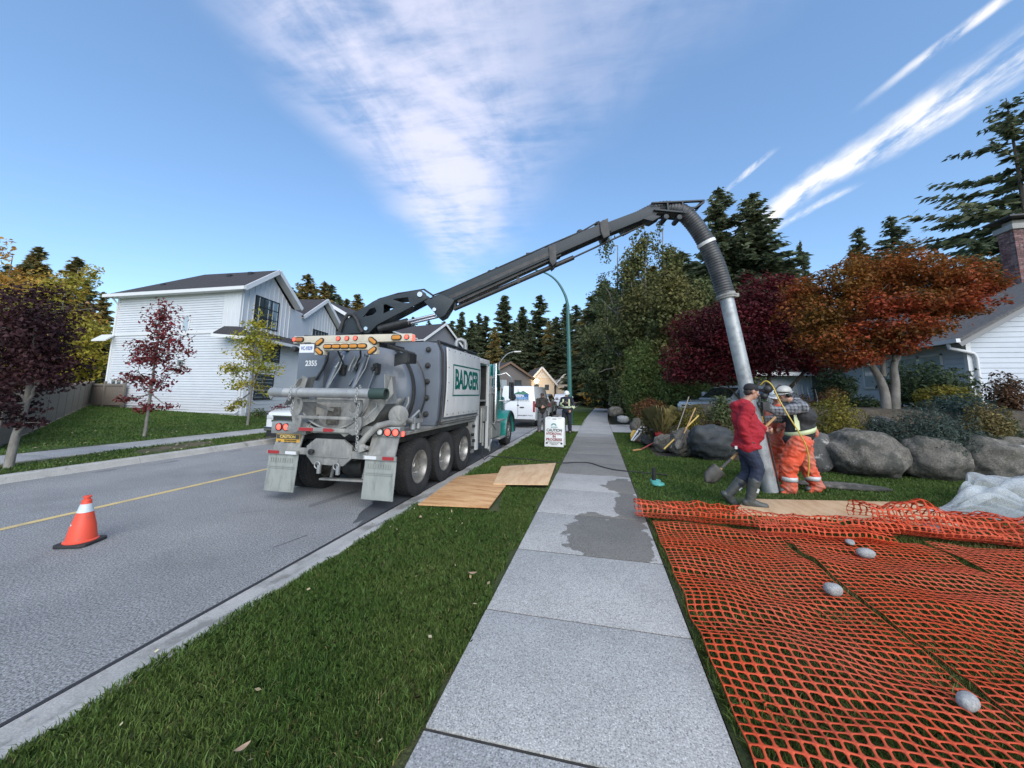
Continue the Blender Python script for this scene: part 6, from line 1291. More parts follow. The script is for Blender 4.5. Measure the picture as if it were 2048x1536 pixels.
part('cap', MB().bx(cx0-.08, cx1+.08, cy0-.08, cy1+.08, cz1, cz1+.22).bx(cx0+.1, cx1-.1, cy0+.1, cy1-.1, cz1+.22, cz1+.42), m_found, ch, bevel=.02); part('flue_cover', MB().bx(cx0-.25, cx1+.25, cy0-.25, cy1+.25, cz1+.46, cz1+.52).bx(cx0+.1, cx0+.16, cy0+.1, cy0+.16, cz1+.4, cz1+.47), m_dark, ch)
# low garage further back
gr = T('grey_garage', 'low garage with grey shingle roof and white eave behind the workers', 'garage', (9.5, 27, 1.1))
part('wall', MB().bx(6.9, 14, 26, 33, .8, 3.0), m_rsid, gr)
b = MB(); b.prism([(6.2, 25.4, 2.95), (14.4, 25.4, 2.95), (14.4, 29.5, 4.6), (9.0, 29.5, 4.6)], (0, 0, .12)); g_ = part('roof', b, m_rroof, gr, smooth=0); b = MB(); b.prism([(6.2, 25.4, 2.95), (9.0, 29.5, 4.6), (6.2, 33.5, 2.95)], (0, 0, .12)); part('roof_slope', b, m_rroof, g_, smooth=0)
part('gutter', MB().beam((6.15, 25.35, 2.98), (14.4, 25.35, 2.98), .12, .2), m_trim, g_); part('gutter', MB().beam((6.15, 25.35, 2.98), (6.15, 33.5, 2.98), .12, .2), m_trim, g_)
part('garage_door', MB().bx(7.6, 10.6, 25.97, 26, .9, 2.7), mat('garage_grey', (.25, .26, .27), .6), gr)
# ---------------------------------------------------------------- maples
tree('plum_maple', 'wide plum red Japanese maple behind the suction tube', (6.1, 16.3, 1.0), [([(6.1, 16.3, .9), (6.0, 16.2, 1.5), (5.4, 16.0, 2.3), (4.9, 15.9, 3.1)], .10, .04), ([(6.25, 16.35, .9), (6.4, 16.4, 1.6), (6.6, 16.3, 2.6), (6.5, 16.3, 4.0)], .11, .04), ([(6.4, 16.3, .9), (6.8, 16.2, 1.5), (7.6, 16.2, 2.4), (8.0, 16.2, 3.0)], .10, .04), ([(6.0, 16.3, .9), (5.6, 16.1, 1.3), (5.0, 15.8, 1.9)], .08, .03)],
     [((4.3, 16.2, 4.3), (1.5, 1.3, .95)), ((6.4, 16.4, 5.6), (1.15, 1.2, 1.0)), ((5.4, 16.2, 4.7), (1.5, 1.4, .9)), ((7.5, 16.4, 4.8), (1.4, 1.3, .9)), ((3.8, 16.0, 3.2), (1.3, 1.2, .75)), ((5.3, 15.7, 3.6), (1.6, 1.4, .8)), ((7.2, 16.0, 3.8), (1.5, 1.3, .8)), ((8.6, 16.3, 4.4), (1.2, 1.2, .8)), ((4.6, 15.8, 2.55), (1.4, 1.2, .55)), ((6.0, 15.4, 2.8), (1.2, 1.0, .5)), ((8.3, 16.0, 3.0), (1.3, 1.1, .6)), ((7.3, 16.2, 6.0), (.5, .6, .5)), ((8.3, 16.6, 5.6), (.7, .7, .5)), ((3.2, 15.8, 2.4), (.7, .8, .4))], 34000, .125, l_pur2, m_barkd, 71, None, .8, -.62, 1.1, 90, lump=.32)
ZM = 1.34
tree('orange_maple', 'spreading burnt orange Japanese maple with pale twin trunk', (7.6, 12.0, ZM), [([(7.58, 12.0, ZM-.1), (7.55, 12.0, 1.9), (7.35, 12.0, 2.5), (7.0, 12, 3.2)], .125, .05), ([(7.72, 11.95, ZM-.1), (7.80, 11.95, 2.0), (7.85, 11.95, 2.6), (8.3, 11.9, 3.3), (9.0, 11.9, 3.9)], .11, .04), ([(7.62, 12.05, 2.2), (7.7, 12.1, 3.2), (7.7, 12.1, 4.4)], .07, .03)],
     [((7.8, 12.0, 5.25), (1.25, 1.2, .55)), ((6.7, 12, 4.75), (1.2, 1.1, .55)), ((8.9, 12, 4.95), (1.2, 1.1, .42)), ((9.45, 12, 4.6), (.95, 1.0, .34)), ((5.95, 11.9, 3.95), (.95, 1.0, .5)), ((7.2, 11.6, 4.15), (1.3, 1.1, .5)), ((8.6, 11.8, 4.1), (1.3, 1.2, .42)), ((9.3, 12, 4.0), (.8, .9, .28)), ((6.3, 11.7, 3.25), (1.0, 1.0, .45)), ((7.4, 11.5, 3.4), (1.0, 1.0, .42)), ((8.0, 11.6, 3.45), (.85, 1.0, .34)), ((6.6, 11.6, 2.7), (.75, .8, .3)), ((7.6, 11.6, 2.95), (.7, .7, .2)), ((10.0, 12, 4.55), (.5, .5, .2)), ((5.75, 11.9, 4.55), (.55, .6, .3))], 46000, .088, l_org, m_barkp, 72, None, .9, -.36, 1.5, 110, lump=.3)
# ---------------------------------------------------------------- boulders
m_rock = mat('boulder_rock', (.095, .086, .073), .9, col2=(.205, .19, .163), scale=1.9, bump=2.4, bscale=9, fine=(38, .45), dirt=((.038, .040, .033), 2.2, .45, .58, .9))
m_rockd = mat('dark_rock', (.024, .029, .032), .7, col2=(.048, .054, .056), scale=2.0, bump=.8, bscale=12, dirt=((.16, .165, .16), 5, .6, .7, .5))
m_rockl = mat('lichen_rock', (.07, .07, .068), .9, col2=(.12, .12, .115), scale=3, bump=.9, bscale=14, dirt=((.42, .42, .40), 4.5, .56, .64, .85))
m_cob = mat('cobble', (.33, .335, .325), .85, col2=(.24, .245, .24), scale=9, bump=.4, bscale=30, fine=(80, .3))
def rock_mesh(c, r, seed, rough=.16, n=44, m=30, flat=.0, rot=0.0, tilt=0.0):
    b = MB(); b.sph((0, 0, 0), 1.0, n, m); out = []
    R3 = Matrix.Rotation(rot, 3, 'Z') @ Matrix.Rotation(tilt, 3, 'Y')
    for v in b.v:
        v = Vector(v); d = 1+rough*fbm(v*1.3+Vector((seed*3.7, seed, 0)))+rough*.55*(.4-abs(fbm(v*2.1+Vector((seed, 0, 5)))))-rough*.35*max(0, .12-abs(mnoise.noise(v*1.6+Vector((0, seed, 2)))))*5
        w = Vector((math.copysign(abs(v.x)**.86, v.x), math.copysign(abs(v.y)**.86, v.y), math.copysign(abs(v.z)**.86, v.z)))*d
        out.append(Vector(c)+R3 @ Vector((w.x*r[0], w.y*r[1], w.z*r[2])))
    b.v = [tuple(q) for q in out]; return b
def boulder(x0, x1, y0, y1, Y, label, seed, m=None, dep=.8, rough=.2, tilt=0.0, name='boulder', cat='boulder', group='boulders along the garden bank'):
    a = gy(x0, y1, Y); c = gy(x1, y0, Y); r = (abs(c.x-a.x)/2, abs(c.x-a.x)/2*dep, abs(c.z-a.z)/2*1.04); ce = ((a.x+c.x)/2, Y+r[1]*.55, (a.z+c.z)/2)
    return solo(name, rock_mesh(ce, r, seed, rough, tilt=tilt), m or m_rock, label, cat, group, smooth=80)
boulder(1670, 1820, 870, 957, 9.25, 'largest rounded grey boulder, just right of the orange trousered worker', 1, m_rock, .8, .19)
boulder(1817, 1948, 880, 962, 9.3, 'low oval boulder beneath the blue green juniper', 2, m_rock, .7, .17, .18)
boulder(1935, 2062, 884, 968, 9.35, 'tall grey boulder above the plastic sheet at right', 3, m_rock, .8, .22, .2)
boulder(1617, 1668, 868, 948, 9.5, 'black boulder with white lichen behind the orange trousers', 4, m_rockl, .9, .16)
boulder(1378, 1480, 860, 922, 10.3, 'dark slate coloured boulder left of the red jacket', 5, m_rockd, .7, .32)
boulder(1342, 1394, 862, 912, 10.7, 'angular pale grey boulder holding the shovel handles', 6, m_rock, .7, .22)
boulder(1310, 1352, 870, 906, 11.4, 'leaning grey stone left of the shovel handles', 7, m_rock, .6, .24, -.5)
boulder(1283, 1316, 866, 892, 12.4, 'small dark stone beside the red cloth', 8, m_rockd, .8, .2)
boulder(1262, 1288, 838, 866, 13.6, 'grey stone leaning behind the yellow board', 9, m_rock, .7, .2, .4)
boulder(1216, 1246, 814, 834, 21.0, 'rounded bluish boulder across the driveway', 10, m_rock, .8, .12)
boulder(1234, 1258, 832, 845, 19.5, 'whitish flat stone at the driveway edge', 11, m_cob, .8, .15)
boulder(2005, 2064, 876, 900, 10.3, 'small flat stone on top of the wall at the right edge', 12, m_rock, .8, .14)
boulder(1750, 1790, 835, 868, 10.6, 'half buried stone behind the largest boulder', 13, m_rockl, .8, .2)
boulder(2020, 2075, 893, 930, 9.9, 'rounded cobble wedged at the right edge', 14, m_cob, .8, .12)
for i, (x, y, s) in enumerate(((1812, 900, .07), (1819, 908, .06), (1815, 893, .05))): p = gy(x, y, 9.6); solo('chink_stone', rock_mesh(p, (s, s*.8, s*.6), 30+i, .15, 12, 8), m_cob, ('upper', 'lower', 'topmost')[i]+' small chink stone between the two largest boulders', 'stone', 'chink stones')
a = gz(1640, 985, 0); solo('stepping_slab', rock_mesh((4.25, 8.05, .03), (.75, .20, .055), 21, .10, 24, 12, rot=-.05), m_rock, 'flat grey slate slab lying on the lawn right of the worker', 'slab')
# ---------------------------------------------------------------- shrubs on the bank
l_spi = leafm('leaf_spirea', (.20, .17, .025), (.12, .125, .022), 2.0); l_jun = leafm('leaf_juniper', (.055, .085, .070), (.085, .115, .095), 1.8); l_blu = leafm('leaf_blue_spruce', (.035, .070, .070), (.055, .095, .092), 2.0)
l_tan = leafm('leaf_tan', (.20, .155, .06), (.13, .115, .04), 2.0); l_brn = leafm('leaf_brown', (.10, .050, .025), (.065, .042, .02), 2.0); l_rdo = leafm('leaf_rust', (.15, .055, .025), (.10, .07, .02), 2.0)
def bankshrub(x0, x1, y0, y1, Y, label, lm, n, ls, seed, name='shrub', dep=.75, gap=None, asp=.45, up=.45, lump=.35):
    a = gy(x0, y1, Y); c = gy(x1, y0, Y); rx = abs(c.x-a.x)/2; h = abs(c.z-a.z); return foundation_shrub(name, label, ((a.x+c.x)/2, Y+rx*dep*.4, a.z), (rx, rx*dep, h), n, ls, lm, seed, up, 2.2, lump, gap, asp, 16)
bankshrub(1632, 1738, 795, 890, 10.0, 'yellow green spirea beside the orange worker', l_spi, 4200, .055, 81)
bankshrub(1795, 1965, 822, 925, 9.55, 'blue green juniper spilling over the boulders', l_jun, 8500, .065, 82, up=.3, asp=.3)
bankshrub(1845, 1965, 772, 822, 12.2, 'golden yellow low shrub under the bungalow window', l_spi, 3200, .075, 83)
bankshrub(1865, 2015, 793, 848, 11.2, 'blue spruce groundcover mound at right', l_blu, 4600, .07, 84, asp=.3)
bankshrub(1945, 2035, 812, 884, 10.5, 'tan twiggy shrub near the right edge', l_tan, 3000, .06, 85)
bankshrub(1990, 2070, 752, 835, 12.4, 'brown feathery shrub at the right edge', l_brn, 2600, .085, 86)
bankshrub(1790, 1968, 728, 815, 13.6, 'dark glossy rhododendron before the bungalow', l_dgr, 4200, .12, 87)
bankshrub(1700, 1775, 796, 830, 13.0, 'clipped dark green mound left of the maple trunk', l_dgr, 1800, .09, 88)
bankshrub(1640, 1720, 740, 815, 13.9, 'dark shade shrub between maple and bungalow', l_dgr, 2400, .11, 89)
bankshrub(1642, 1700, 775, 815, 11.2, 'rusty flower heads above the spirea', l_rdo, 900, .05, 90)
bankshrub(1345, 1428, 812, 895, 11.4, 'mustard yellow spirea behind the shovel handles', l_spi, 3600, .06, 91)
bankshrub(1418, 1475, 795, 875, 11.0, 'upright green leafy shrub left of the red jacket', l_grn, 2200, .085, 92)
bankshrub(1262, 1345, 800, 838, 13.8, 'reddish brown barberry behind the grasses', l_rdo, 2600, .07, 93)
bankshrub(1275, 1320, 825, 880, 12.4, 'olive low shrub beside the leaning boards', l_tan, 1400, .06, 94)
bankshrub(1360, 1420, 815, 845, 13.0, 'rusty shrub behind the mustard spirea', l_rdo, 1800, .065, 95)
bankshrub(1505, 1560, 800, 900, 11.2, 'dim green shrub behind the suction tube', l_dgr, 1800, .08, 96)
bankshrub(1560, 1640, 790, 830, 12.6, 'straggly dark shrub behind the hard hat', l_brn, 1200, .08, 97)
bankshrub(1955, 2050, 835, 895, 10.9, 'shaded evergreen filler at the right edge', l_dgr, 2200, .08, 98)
bankshrub(1735, 1800, 835, 885, 9.9, 'low grey green filler behind the largest boulder', l_jun, 1500, .06, 101, asp=.3)
bankshrub(1660, 1700, 875, 915, 9.75, 'yellow sprigs between lichen boulder and largest boulder', l_spi, 700, .05, 102)
bankshrub(1390, 1470, 845, 885, 10.75, 'brown sprigs on top of the dark boulder', l_brn, 1200, .06, 103)
bankshrub(1945, 2000, 865, 905, 9.8, 'grey green sprigs over the tall right boulder', l_jun, 900, .06, 104, asp=.3)
bankshrub(1800, 1850, 868, 905, 9.5, 'trailing juniper tip between two boulders', l_jun, 900, .06, 105, asp=.3)
# ornamental grass clump
m_og = mat('ornamental_grass', (.34, .28, .12), .7, col2=(.22, .20, .075), scale=3, island=.4, transl=.3)
gc = gy(1325, 868, 12.0); og = T('ornamental_grass', 'arching straw coloured ornamental grass behind the tools', 'grass clump', gc); n = 170
th = rng.uniform(0, 6.28, n); rr = rng.uniform(0, 1, n)**.8*.55; hh = rng.uniform(.45, 1.1, n); P0 = np.stack([rng.uniform(-.16, .16, n), rng.uniform(-.12, .12, n), np.zeros(n)], 1); P1 = np.stack([np.cos(th)*(.1+rr*.5), np.sin(th)*(.1+rr*.5), hh*.8], 1); P2 = np.stack([np.cos(th)*(.12+rr), np.sin(th)*(.12+rr), hh*.72], 1); sd_ = np.stack([-np.sin(th), np.cos(th), np.zeros(n)], 1)*.008
me = npmesh('blades', np.stack([P0-sd_, P0+sd_, P1+sd_, P2, P1-sd_], 1).reshape(-1, 3), 5, m_og); o = bpy.data.objects.new('blades', me); put(o, og)
# bare stakes by the shaded shrubs
for i, (x, y0, y1) in enumerate(((1594, 800, 765), (1607, 808, 770), (1618, 805, 775), (1634, 800, 778))):
    a, c = gy(x, y0+20, 12.8), gy(x-4, y1, 12.8); solo('bare_stem', MB().tube([a, a.lerp(c, .5)+Vector((.04, 0, 0)), c], [.02, .014, .008], 6), m_bark, ('leftmost', 'second', 'third', 'rightmost')[i]+' bare stem standing behind the hard hat', 'stem', 'bare stems')
# ================================================================ SITE CLUTTER
m_net = mat('orange_netting', (.72, .10, .035), .6, col2=(.72, .145, .075), scale=1.1, lo=.42, hi=.66, transl=.3, spec=.25, fine=(14, .16), dirt=((.34, .14, .07), 3.5, .6, .75, .5))
CELL = .060
def net_mesh(nu, nv, f, cell=CELL, strand=.19, margin=2):
    """safety netting: nu x nv cells with rounded oval openings, mapped by f(u,v) -> point"""
    b_v = []; b_f = []; idx = {}
    def vert(u, v):
        k = (round(u, 3), round(v, 3))
        if k not in idx: idx[k] = len(b_v); b_v.append(tuple(f(u*cell, v*cell)))
        return idx[k]
    s = strand/2
    hole = [(s+.16, s*.8), (1-s-.16, s*.8), (1-s, s+.16), (1-s, 1-s-.16), (1-s-.16, 1-s*.8), (s+.16, 1-s*.8), (s, 1-s-.16), (s, s+.16)]
    for i in range(nu):
        for j in range(nv):
            h = [vert(i+a, j+c) for a, c in hole]; c00, c10, c11, c01 = vert(i, j), vert(i+1, j), vert(i+1, j+1), vert(i, j+1)
            b_f += [(c00, c10, h[1], h[0]), (c10, h[2], h[1]), (c10, c11, h[3], h[2]), (c11, h[4], h[3]), (c11, c01, h[5], h[4]), (c01, h[6], h[5]), (c01, c00, h[7], h[6]), (c00, h[0], h[7])]
    me = bpy.data.meshes.new('netting'); me.from_pydata(b_v, [], b_f); me.materials.append(m_net)
    for p in me.polygons: p.use_smooth = True
    return me
def wav(x, y, s=0.0): return .45+.55*mnoise.noise(Vector((x*.9+s-y*.5, y*2.5, s)))+.45*max(0, .5-2.2*abs(mnoise.noise(Vector((x*.7+s, y*2.0-x*.5, 4)))))+.22*mnoise.noise(Vector((x*4.1, y*6.0+s, 2)))
def net(label, x0, y0, w, l, skew, zb, amp, seed, zf=None, xr=None, name='safety_netting'):
    nu, nv = int(w/CELL), int(l/CELL)
    def f(u, v):
        x = x0+u+skew*v+.035*mnoise.noise(Vector((v*2.2, seed, 0)))+.02*mnoise.noise(Vector((u*3, v*3, seed))); y = y0+v+.05*mnoise.noise(Vector((u*1.7, v*1.3, seed+4)))
        z = zb+amp*max(0, wav(x, y, seed)-.25)
        if zf: x, y, z = zf(x, y, z, u, v)
        return (x, y, z)
    o = bpy.data.objects.new(name, net_mesh(nu, nv, f)); COL.objects.link(o); md = o.modifiers.new('thick', 'SOLIDIFY'); md.thickness = .004
    return tag(o, label, 'netting', 'orange safety netting laid on the lawn')
net('strip of flat orange netting along the sidewalk edge', .625, 1.15, 1.32, 3.95, .004, .042, .075, 1.0)
net('middle strip of orange netting with lifted edge near the cobble', 2.0, 1.0, 1.42, 4.1, -.005, .046, .085, 5.0, lambda x, y, z, u, v: (x, y, z+.05*max(0, 1-u/.25)*max(0, mnoise.noise(Vector((v*1.4, 2, 0)))*1.6)))
net('outer strip of orange netting at the right edge', 3.42, 1.6, 1.6, 3.5, .0, .05, .085, 9.0)
net('far right strip of flat orange netting', 5.0, 2.6, 1.5, 2.8, .0, .05, .07, 12.0)
# folded back ends: loose rolls at the far edge
def fold(label, x0, x1, y0, dy, R0, turns, seed, skew=0.0, lift=0.0, wob=.05):
    w = x1-x0; per = 2*math.pi*R0*turns; nu, nv = int(w/CELL), max(6, int(per/CELL))
    def f(u, v):
        a = v/R0-.4; r = R0*(1-.10*a/6.28)*(1+.38*mnoise.noise(Vector((u*2.6, a*.9, seed)))+.15*mnoise.noise(Vector((u*7, a*2, seed)))); x = x0+u+.04*mnoise.noise(Vector((u*3, a, seed+2)))
        return (x, y0+dy*u+skew*u*u-math.sin(a)*r*1.5+wob*mnoise.noise(Vector((u*2, 0, seed+7))), .05+lift+max(0, r*(1-math.cos(a)))*(.80+.28*mnoise.noise(Vector((u*1.8, seed, 3)))))
    o = bpy.data.objects.new('netting_fold', net_mesh(nu, nv, f)); COL.objects.link(o); md = o.modifiers.new('thick', 'SOLIDIFY'); md.thickness = .004; return tag(o, label, 'netting', 'folded back ends of netting')
fold('rolled up netting end resting on the sidewalk edge', .46, 1.72, 5.28, -.02, .125, .92, 1, wob=.09)
fold('crumpled netting bunch beside the walking man\'s boots', 1.66, 3.3, 5.26, .04, .105, .8, 4, .02)
fold('loose second layer of crumpled netting in the middle', 1.75, 3.1, 4.98, .05, .10, .75, 8, .02)
fold('large rolled netting end near the plastic sheet', 3.15, 5.2, 5.62, -.18, .19, .95, 11, .02)
fold('second netting layer bulging at the right edge', 3.3, 5.6, 5.45, -.10, .12, .8, 15, .0)
fold('netting roll leaving the picture at right', 4.9, 6.6, 5.3, -.05, .13, .9, 18, .0)
# cobbles weighing it down
for i, (x, y, s, lab) in enumerate(((1866, 1055, (.085, .06, .05), 'grey cobble weighing down the large netting roll'), (1731, 1104, (.075, .05, .045), 'grey cobble on the netting near its far fold'), (1666, 1176, (.065, .05, .045), 'speckled cobble in the middle of the netting'), (1935, 1398, (.065, .038, .034), 'egg shaped cobble on the netting at lower right'), (1700, 1082, (.07, .04, .02), 'flat dark cobble half under the netting fold'))):
    p = gz(x, y, .10); solo('cobble', rock_mesh((p.x, p.y, p.z-.01), s, 40+i, .08, 20, 14, rot=.4*i-.5), m_cob, lab, 'stone', 'cobbles holding down the netting', smooth=80)
# plywood sheets
m_ply = mat('plywood', (.60, .36, .17), .7, col2=(.44, .22, .085), scale=1.3, lo=.42, hi=.62, stretch=(1.2, 5.5, 1), fine=(30, .14), dirt=((.22, .10, .045), 2.6, .57, .68, .6))
m_plyp = mat('plywood_pale', (.62, .43, .25), .7, col2=(.50, .31, .16), scale=1.3, lo=.42, hi=.66, stretch=(5.5, 1.2, 1), fine=(30, .14), dirt=((.30, .19, .12), 2.2, .56, .72, .6))
def sheet(label, pts, m, z, th=.018):
    b = MB(); b.prism([(p[0], p[1], z) for p in pts], (0, 0, th)); return solo('plywood_sheet', b, m, label, 'plywood', 'plywood sheets protecting the grass', bevel=.002)
def g2(x, y): p = gz(x, y, .02); return (p.x, p.y)
sheet('darker reddish plywood sheet by the kerb and truck wheels', [g2(836, 1012), g2(978, 1018), g2(1032, 946), g2(916, 955)], m_ply, .028)
sheet('paler plywood sheet with knots beside the sidewalk', [g2(986, 973), g2(1096, 974), g2(1112, 930), g2(1003, 937)], m_plyp, .049)
sheet('dusty plywood sheet under the walking man\'s boots', [g2(1468, 1030), (4.45, 5.95), g2(1880, 1022), g2(1828, 1008), g2(1490, 1001)], m_plyp, .030)
# clear plastic sheet crumpled over spoil
def clearplastic():
    m = bpy.data.materials.new('clear_plastic'); m.use_nodes = True; t = m.node_tree; t.nodes.clear(); o = t.nodes.new('ShaderNodeOutputMaterial'); ms = t.nodes.new('ShaderNodeMixShader'); tr_ = t.nodes.new('ShaderNodeBsdfTransparent'); p = t.nodes.new('ShaderNodeBsdfPrincipled')
    p.inputs['Base Color'].default_value = (.62, .66, .68, 1); p.inputs['Roughness'].default_value = .22; p.inputs['Specular IOR Level'].default_value = .8; tr_.inputs[0].default_value = (.94, .96, .97, 1)
    lw = t.nodes.new('ShaderNodeLayerWeight'); lw.inputs[0].default_value = .35; mr_ = t.nodes.new('ShaderNodeMapRange'); mr_.inputs['To Min'].default_value = .20; mr_.inputs['To Max'].default_value = .70
    nz_ = t.nodes.new('ShaderNodeTexNoise'); nz_.inputs['Scale'].default_value = 22; nz_.inputs['Detail'].default_value = 4; tc_ = t.nodes.new('ShaderNodeTexCoord'); t.links.new(tc_.outputs['Object'], nz_.inputs[0]); bp_ = t.nodes.new('ShaderNodeBump'); bp_.inputs['Strength'].default_value = .6; bp_.inputs['Distance'].default_value = .03; t.links.new(nz_.outputs['Fac'], bp_.inputs['Height']); t.links.new(bp_.outputs[0], p.inputs['Normal'])
    t.links.new(lw.outputs['Facing'], mr_.inputs['Value']); t.links.new(mr_.outputs['Result'], ms.inputs[0]); t.links.new(tr_.outputs[0], ms.inputs[1]); t.links.new(p.outputs[0], ms.inputs[2]); t.links.new(ms.outputs[0], o.inputs[0]); return m
b = MB(); nu, nv = 90, 70
for j in range(nv):
    for i in range(nu):
        u, v = i/(nu-1), j/(nv-1); x = lerp(4.55, 9.0, u)+.5*(v-.5)*(1-u)*.6+.45*v*(1-u); y = lerp(6.05, 8.35, v)-.35*(1-u)*(v-.5)-.15*u
        if u < .25: y = lerp(6.6, y, .25+.75*u/.25)
        d = ss(min(u/.16, v/.22, (1-v)/.18)); rdg = abs(mnoise.noise(Vector((u*3.1-v*1.2, v*6.5+u*2.2, 1))))+.55*abs(mnoise.noise(Vector((u*7-v*3, v*13+u*5, 4))))
        b.v.append((x+.05*mnoise.noise(Vector((u*9, v*9, 3))), y+.05*mnoise.noise(Vector((u*9, v*9, 8))), .07+d*(.10+.42*rdg)+.02*mnoise.noise(Vector((u*30, v*30, 2)))))
b.f = [(j*nu+i, j*nu+i+1, (j+1)*nu+i+1, (j+1)*nu+i) for j in range(nv-1) for i in range(nu-1)]; b.mi = [0]*len(b.f)
solo('plastic_sheet', b, clearplastic(), 'crumpled clear plastic sheet on the lawn at right', 'plastic sheet', smooth=70)
# valve box lids with black riser, hose on the walk
m_lid = mat('teal_lid', (.10, .42, .36), .5); p = gz(1308, 962, .02)
vb = T('valve_riser', 'black riser pipe standing on a teal lid in the grass', 'riser', p); part('riser', MB().lathe([(.032, 0), (.036, .01), (.036, .24), (.028, .24), (.028, .05)], p, (0, 0, 1), 16), m_black, vb); part('lid', MB().lathe([(.001, .018), (.09, .018), (.095, .01), (.095, -.02)], (p.x+.03, p.y+.03, p.z), (0, 0, 1), 24), m_lid, vb)
p = gz(1316, 967, .03); solo('round_cover', MB().lathe([(.001, .022), (.045, .022), (.05, .014), (.105, .012), (.11, .004), (.11, -.02)], p, (0, 0, 1), 28), m_lid, 'round teal valve lid lying in front of the black riser', 'lid')
hp_ = smoothpath([(-2.72, 9.2, .015), (-2.2, 9.05, .03), (-1.5, 8.9, .035), (-.86, 8.75, .03), (-.5, 8.95, .027), (-.2, 8.95, .027), (.05, 8.6, .027), (.3, 8.35, .027), (.56, 8.25, .03), (.8, 8.2, .03), (1.1, 8.15, .03), (1.35, 8.1, .03)], 8)
solo('water_hose', MB().tube(hp_, .011, 7), m_black, 'thin black hose crossing the sidewalk toward the truck', 'hose')
# traffic cone
m_cone = mat('cone_orange', (.72, .075, .035), .5, dirt=((.30, .10, .07), 9, .54, .66, .6)); m_slv = mat('reflective_sleeve', (.42, .52, .56), .4, col2=(.58, .62, .62), scale=14, dirt=((.55, .10, .06), 11, .60, .66, .9))
cp = gz(161, 1087, ROAD_Z); cn = T('traffic_cone', 'worn orange traffic cone on a black base in the road', 'cone', (cp.x, cp.y, ROAD_Z))
b = MB(); b.prism([(cp.x+.2*math.cos(t), cp.y+.2*math.sin(t), ROAD_Z+.004) for t in [R_(20+a) for a in (38, 52, 128, 142, 218, 232, 308, 322)]], (0, 0, .03)); part('base', b, m_black, cn, bevel=.006)
part('cone_body', MB().lathe([(.132, .034), (.142, .036), (.142, .044), (.125, .055), (.103, .20), (.098, .215), (.040, .455), (.043, .46), (.040, .475), (.026, .48), (.026, .50), (.036, .50), (.036, .515), (.020, .52), (.012, .52)], (cp.x, cp.y, ROAD_Z), (0, 0, 1), 36), m_cone, cn, smooth=40)
part('reflective_sleeve', MB().lathe([(.1, .235-.02), (.092, .235), (.068, .33), (.066, .335)], (cp.x, cp.y, ROAD_Z+.0), (0, 0, 1), 36, R_(90), R_(265)), m_slv, cn); part('reflective_sleeve', MB().lathe([(.071, .345), (.065, .36), (.049, .43), (.046, .432)], (cp.x, cp.y, ROAD_Z), (0, 0, 1), 36), m_slv, cn)
# caution A-frame
m_sg = mat('sign_white', (.70, .72, .715), .5, dirt=((.5, .5, .48), 5, .6, .8, .4)); sp_ = gz(1108, 896, .0); sy = sp_.y; W2, HS = .285, .86
sg = T('caution_sign', 'white A-frame sign reading caution hydrovac in progress', 'sign', (sp_.x, sy, 0))
def spt(u, z, off=0.0): return Vector((sp_.x+u, sy+.0+z*.16-off, .035+z))
def panel(f, sgn, nm): b = MB(); b.prism([f(-W2, 0), f(W2, 0), f(W2, HS-.03), f(W2-.03, HS), f(-W2+.03, HS), f(-W2, HS-.03)], (0, .022*sgn, 0)); return part(nm, b, m_sg, sg, bevel=.006)
fr1 = panel(spt, 1, 'front_panel'); panel(lambda u, z: Vector((sp_.x+u+.02, sy+.44-z*.22, .035+z)), -1, 'back_panel')
part('hinge', MB().bx(sp_.x-.22, sp_.x-.12, sy+.12, sy+.2, HS, HS+.05).bx(sp_.x+.12, sp_.x+.22, sy+.12, sy+.2, HS, HS+.05), m_sg, sg); part('grip_slot', MB().prism([spt(-.06, HS-.06, .003), spt(.06, HS-.06, .003), spt(.06, HS-.04, .003), spt(-.06, HS-.04, .003)], (0, .002, 0)), m_dk, sg)
m_sk = mat('sign_black', (.03, .035, .04), .6); m_sr = mat('sign_maroon', (.22, .04, .045), .6); m_st = mat('sign_teal', (.05, .25, .24), .6); upv = Vector((0, .16, 1))
for tx, z, m, sz, wd in (('CAUTION', .475, m_sk, .115, .47), ('HYDROVAC', .375, m_sr, .10, .47), ('IN', .295, m_sr, .09, .09), ('PROGRESS', .205, m_sr, .105, .48)): letter(tx, sz, m, fr1, spt(0, z, .004), (1, 0, 0), upv, .004, wd)
for i, tx in enumerate(('BADGER SAFETY FIRST', 'KEEP BACK AT ALL TIMES', 'OPERATOR')): letter(tx, .032, m_sk, fr1, spt(0, .135-i*.036, .004), (1, 0, 0), upv, .0005, (.40, .26, .18)[i])
letter('BADGER', .05, m_st, fr1, spt(0, .565, .004), (1, 0, 0), upv, .001, .2)
b = MB()
for k in range(12):
    a0, a1 = math.pi*k/12, math.pi*(k+.9)/12; b.prism([spt(-.02+.085*math.cos(a0), .61+.075*math.sin(a0), .004), spt(-.02+.085*math.cos(a1), .61+.075*math.sin(a1), .004), spt(-.02+.045*math.cos(a1), .61+.035*math.sin(a1), .004), spt(-.02+.045*math.cos(a0), .61+.035*math.sin(a0), .004)], (0, .001, 0))
part('emblem', b, m_st, fr1, smooth=0)
for u in (-.22, .22): part('badge', MB().lathe([(.001, -.002), (.032, -.002), (.032, .001)], spt(u, .10, .002), (0, 1, 0), 16), m_sk, fr1)
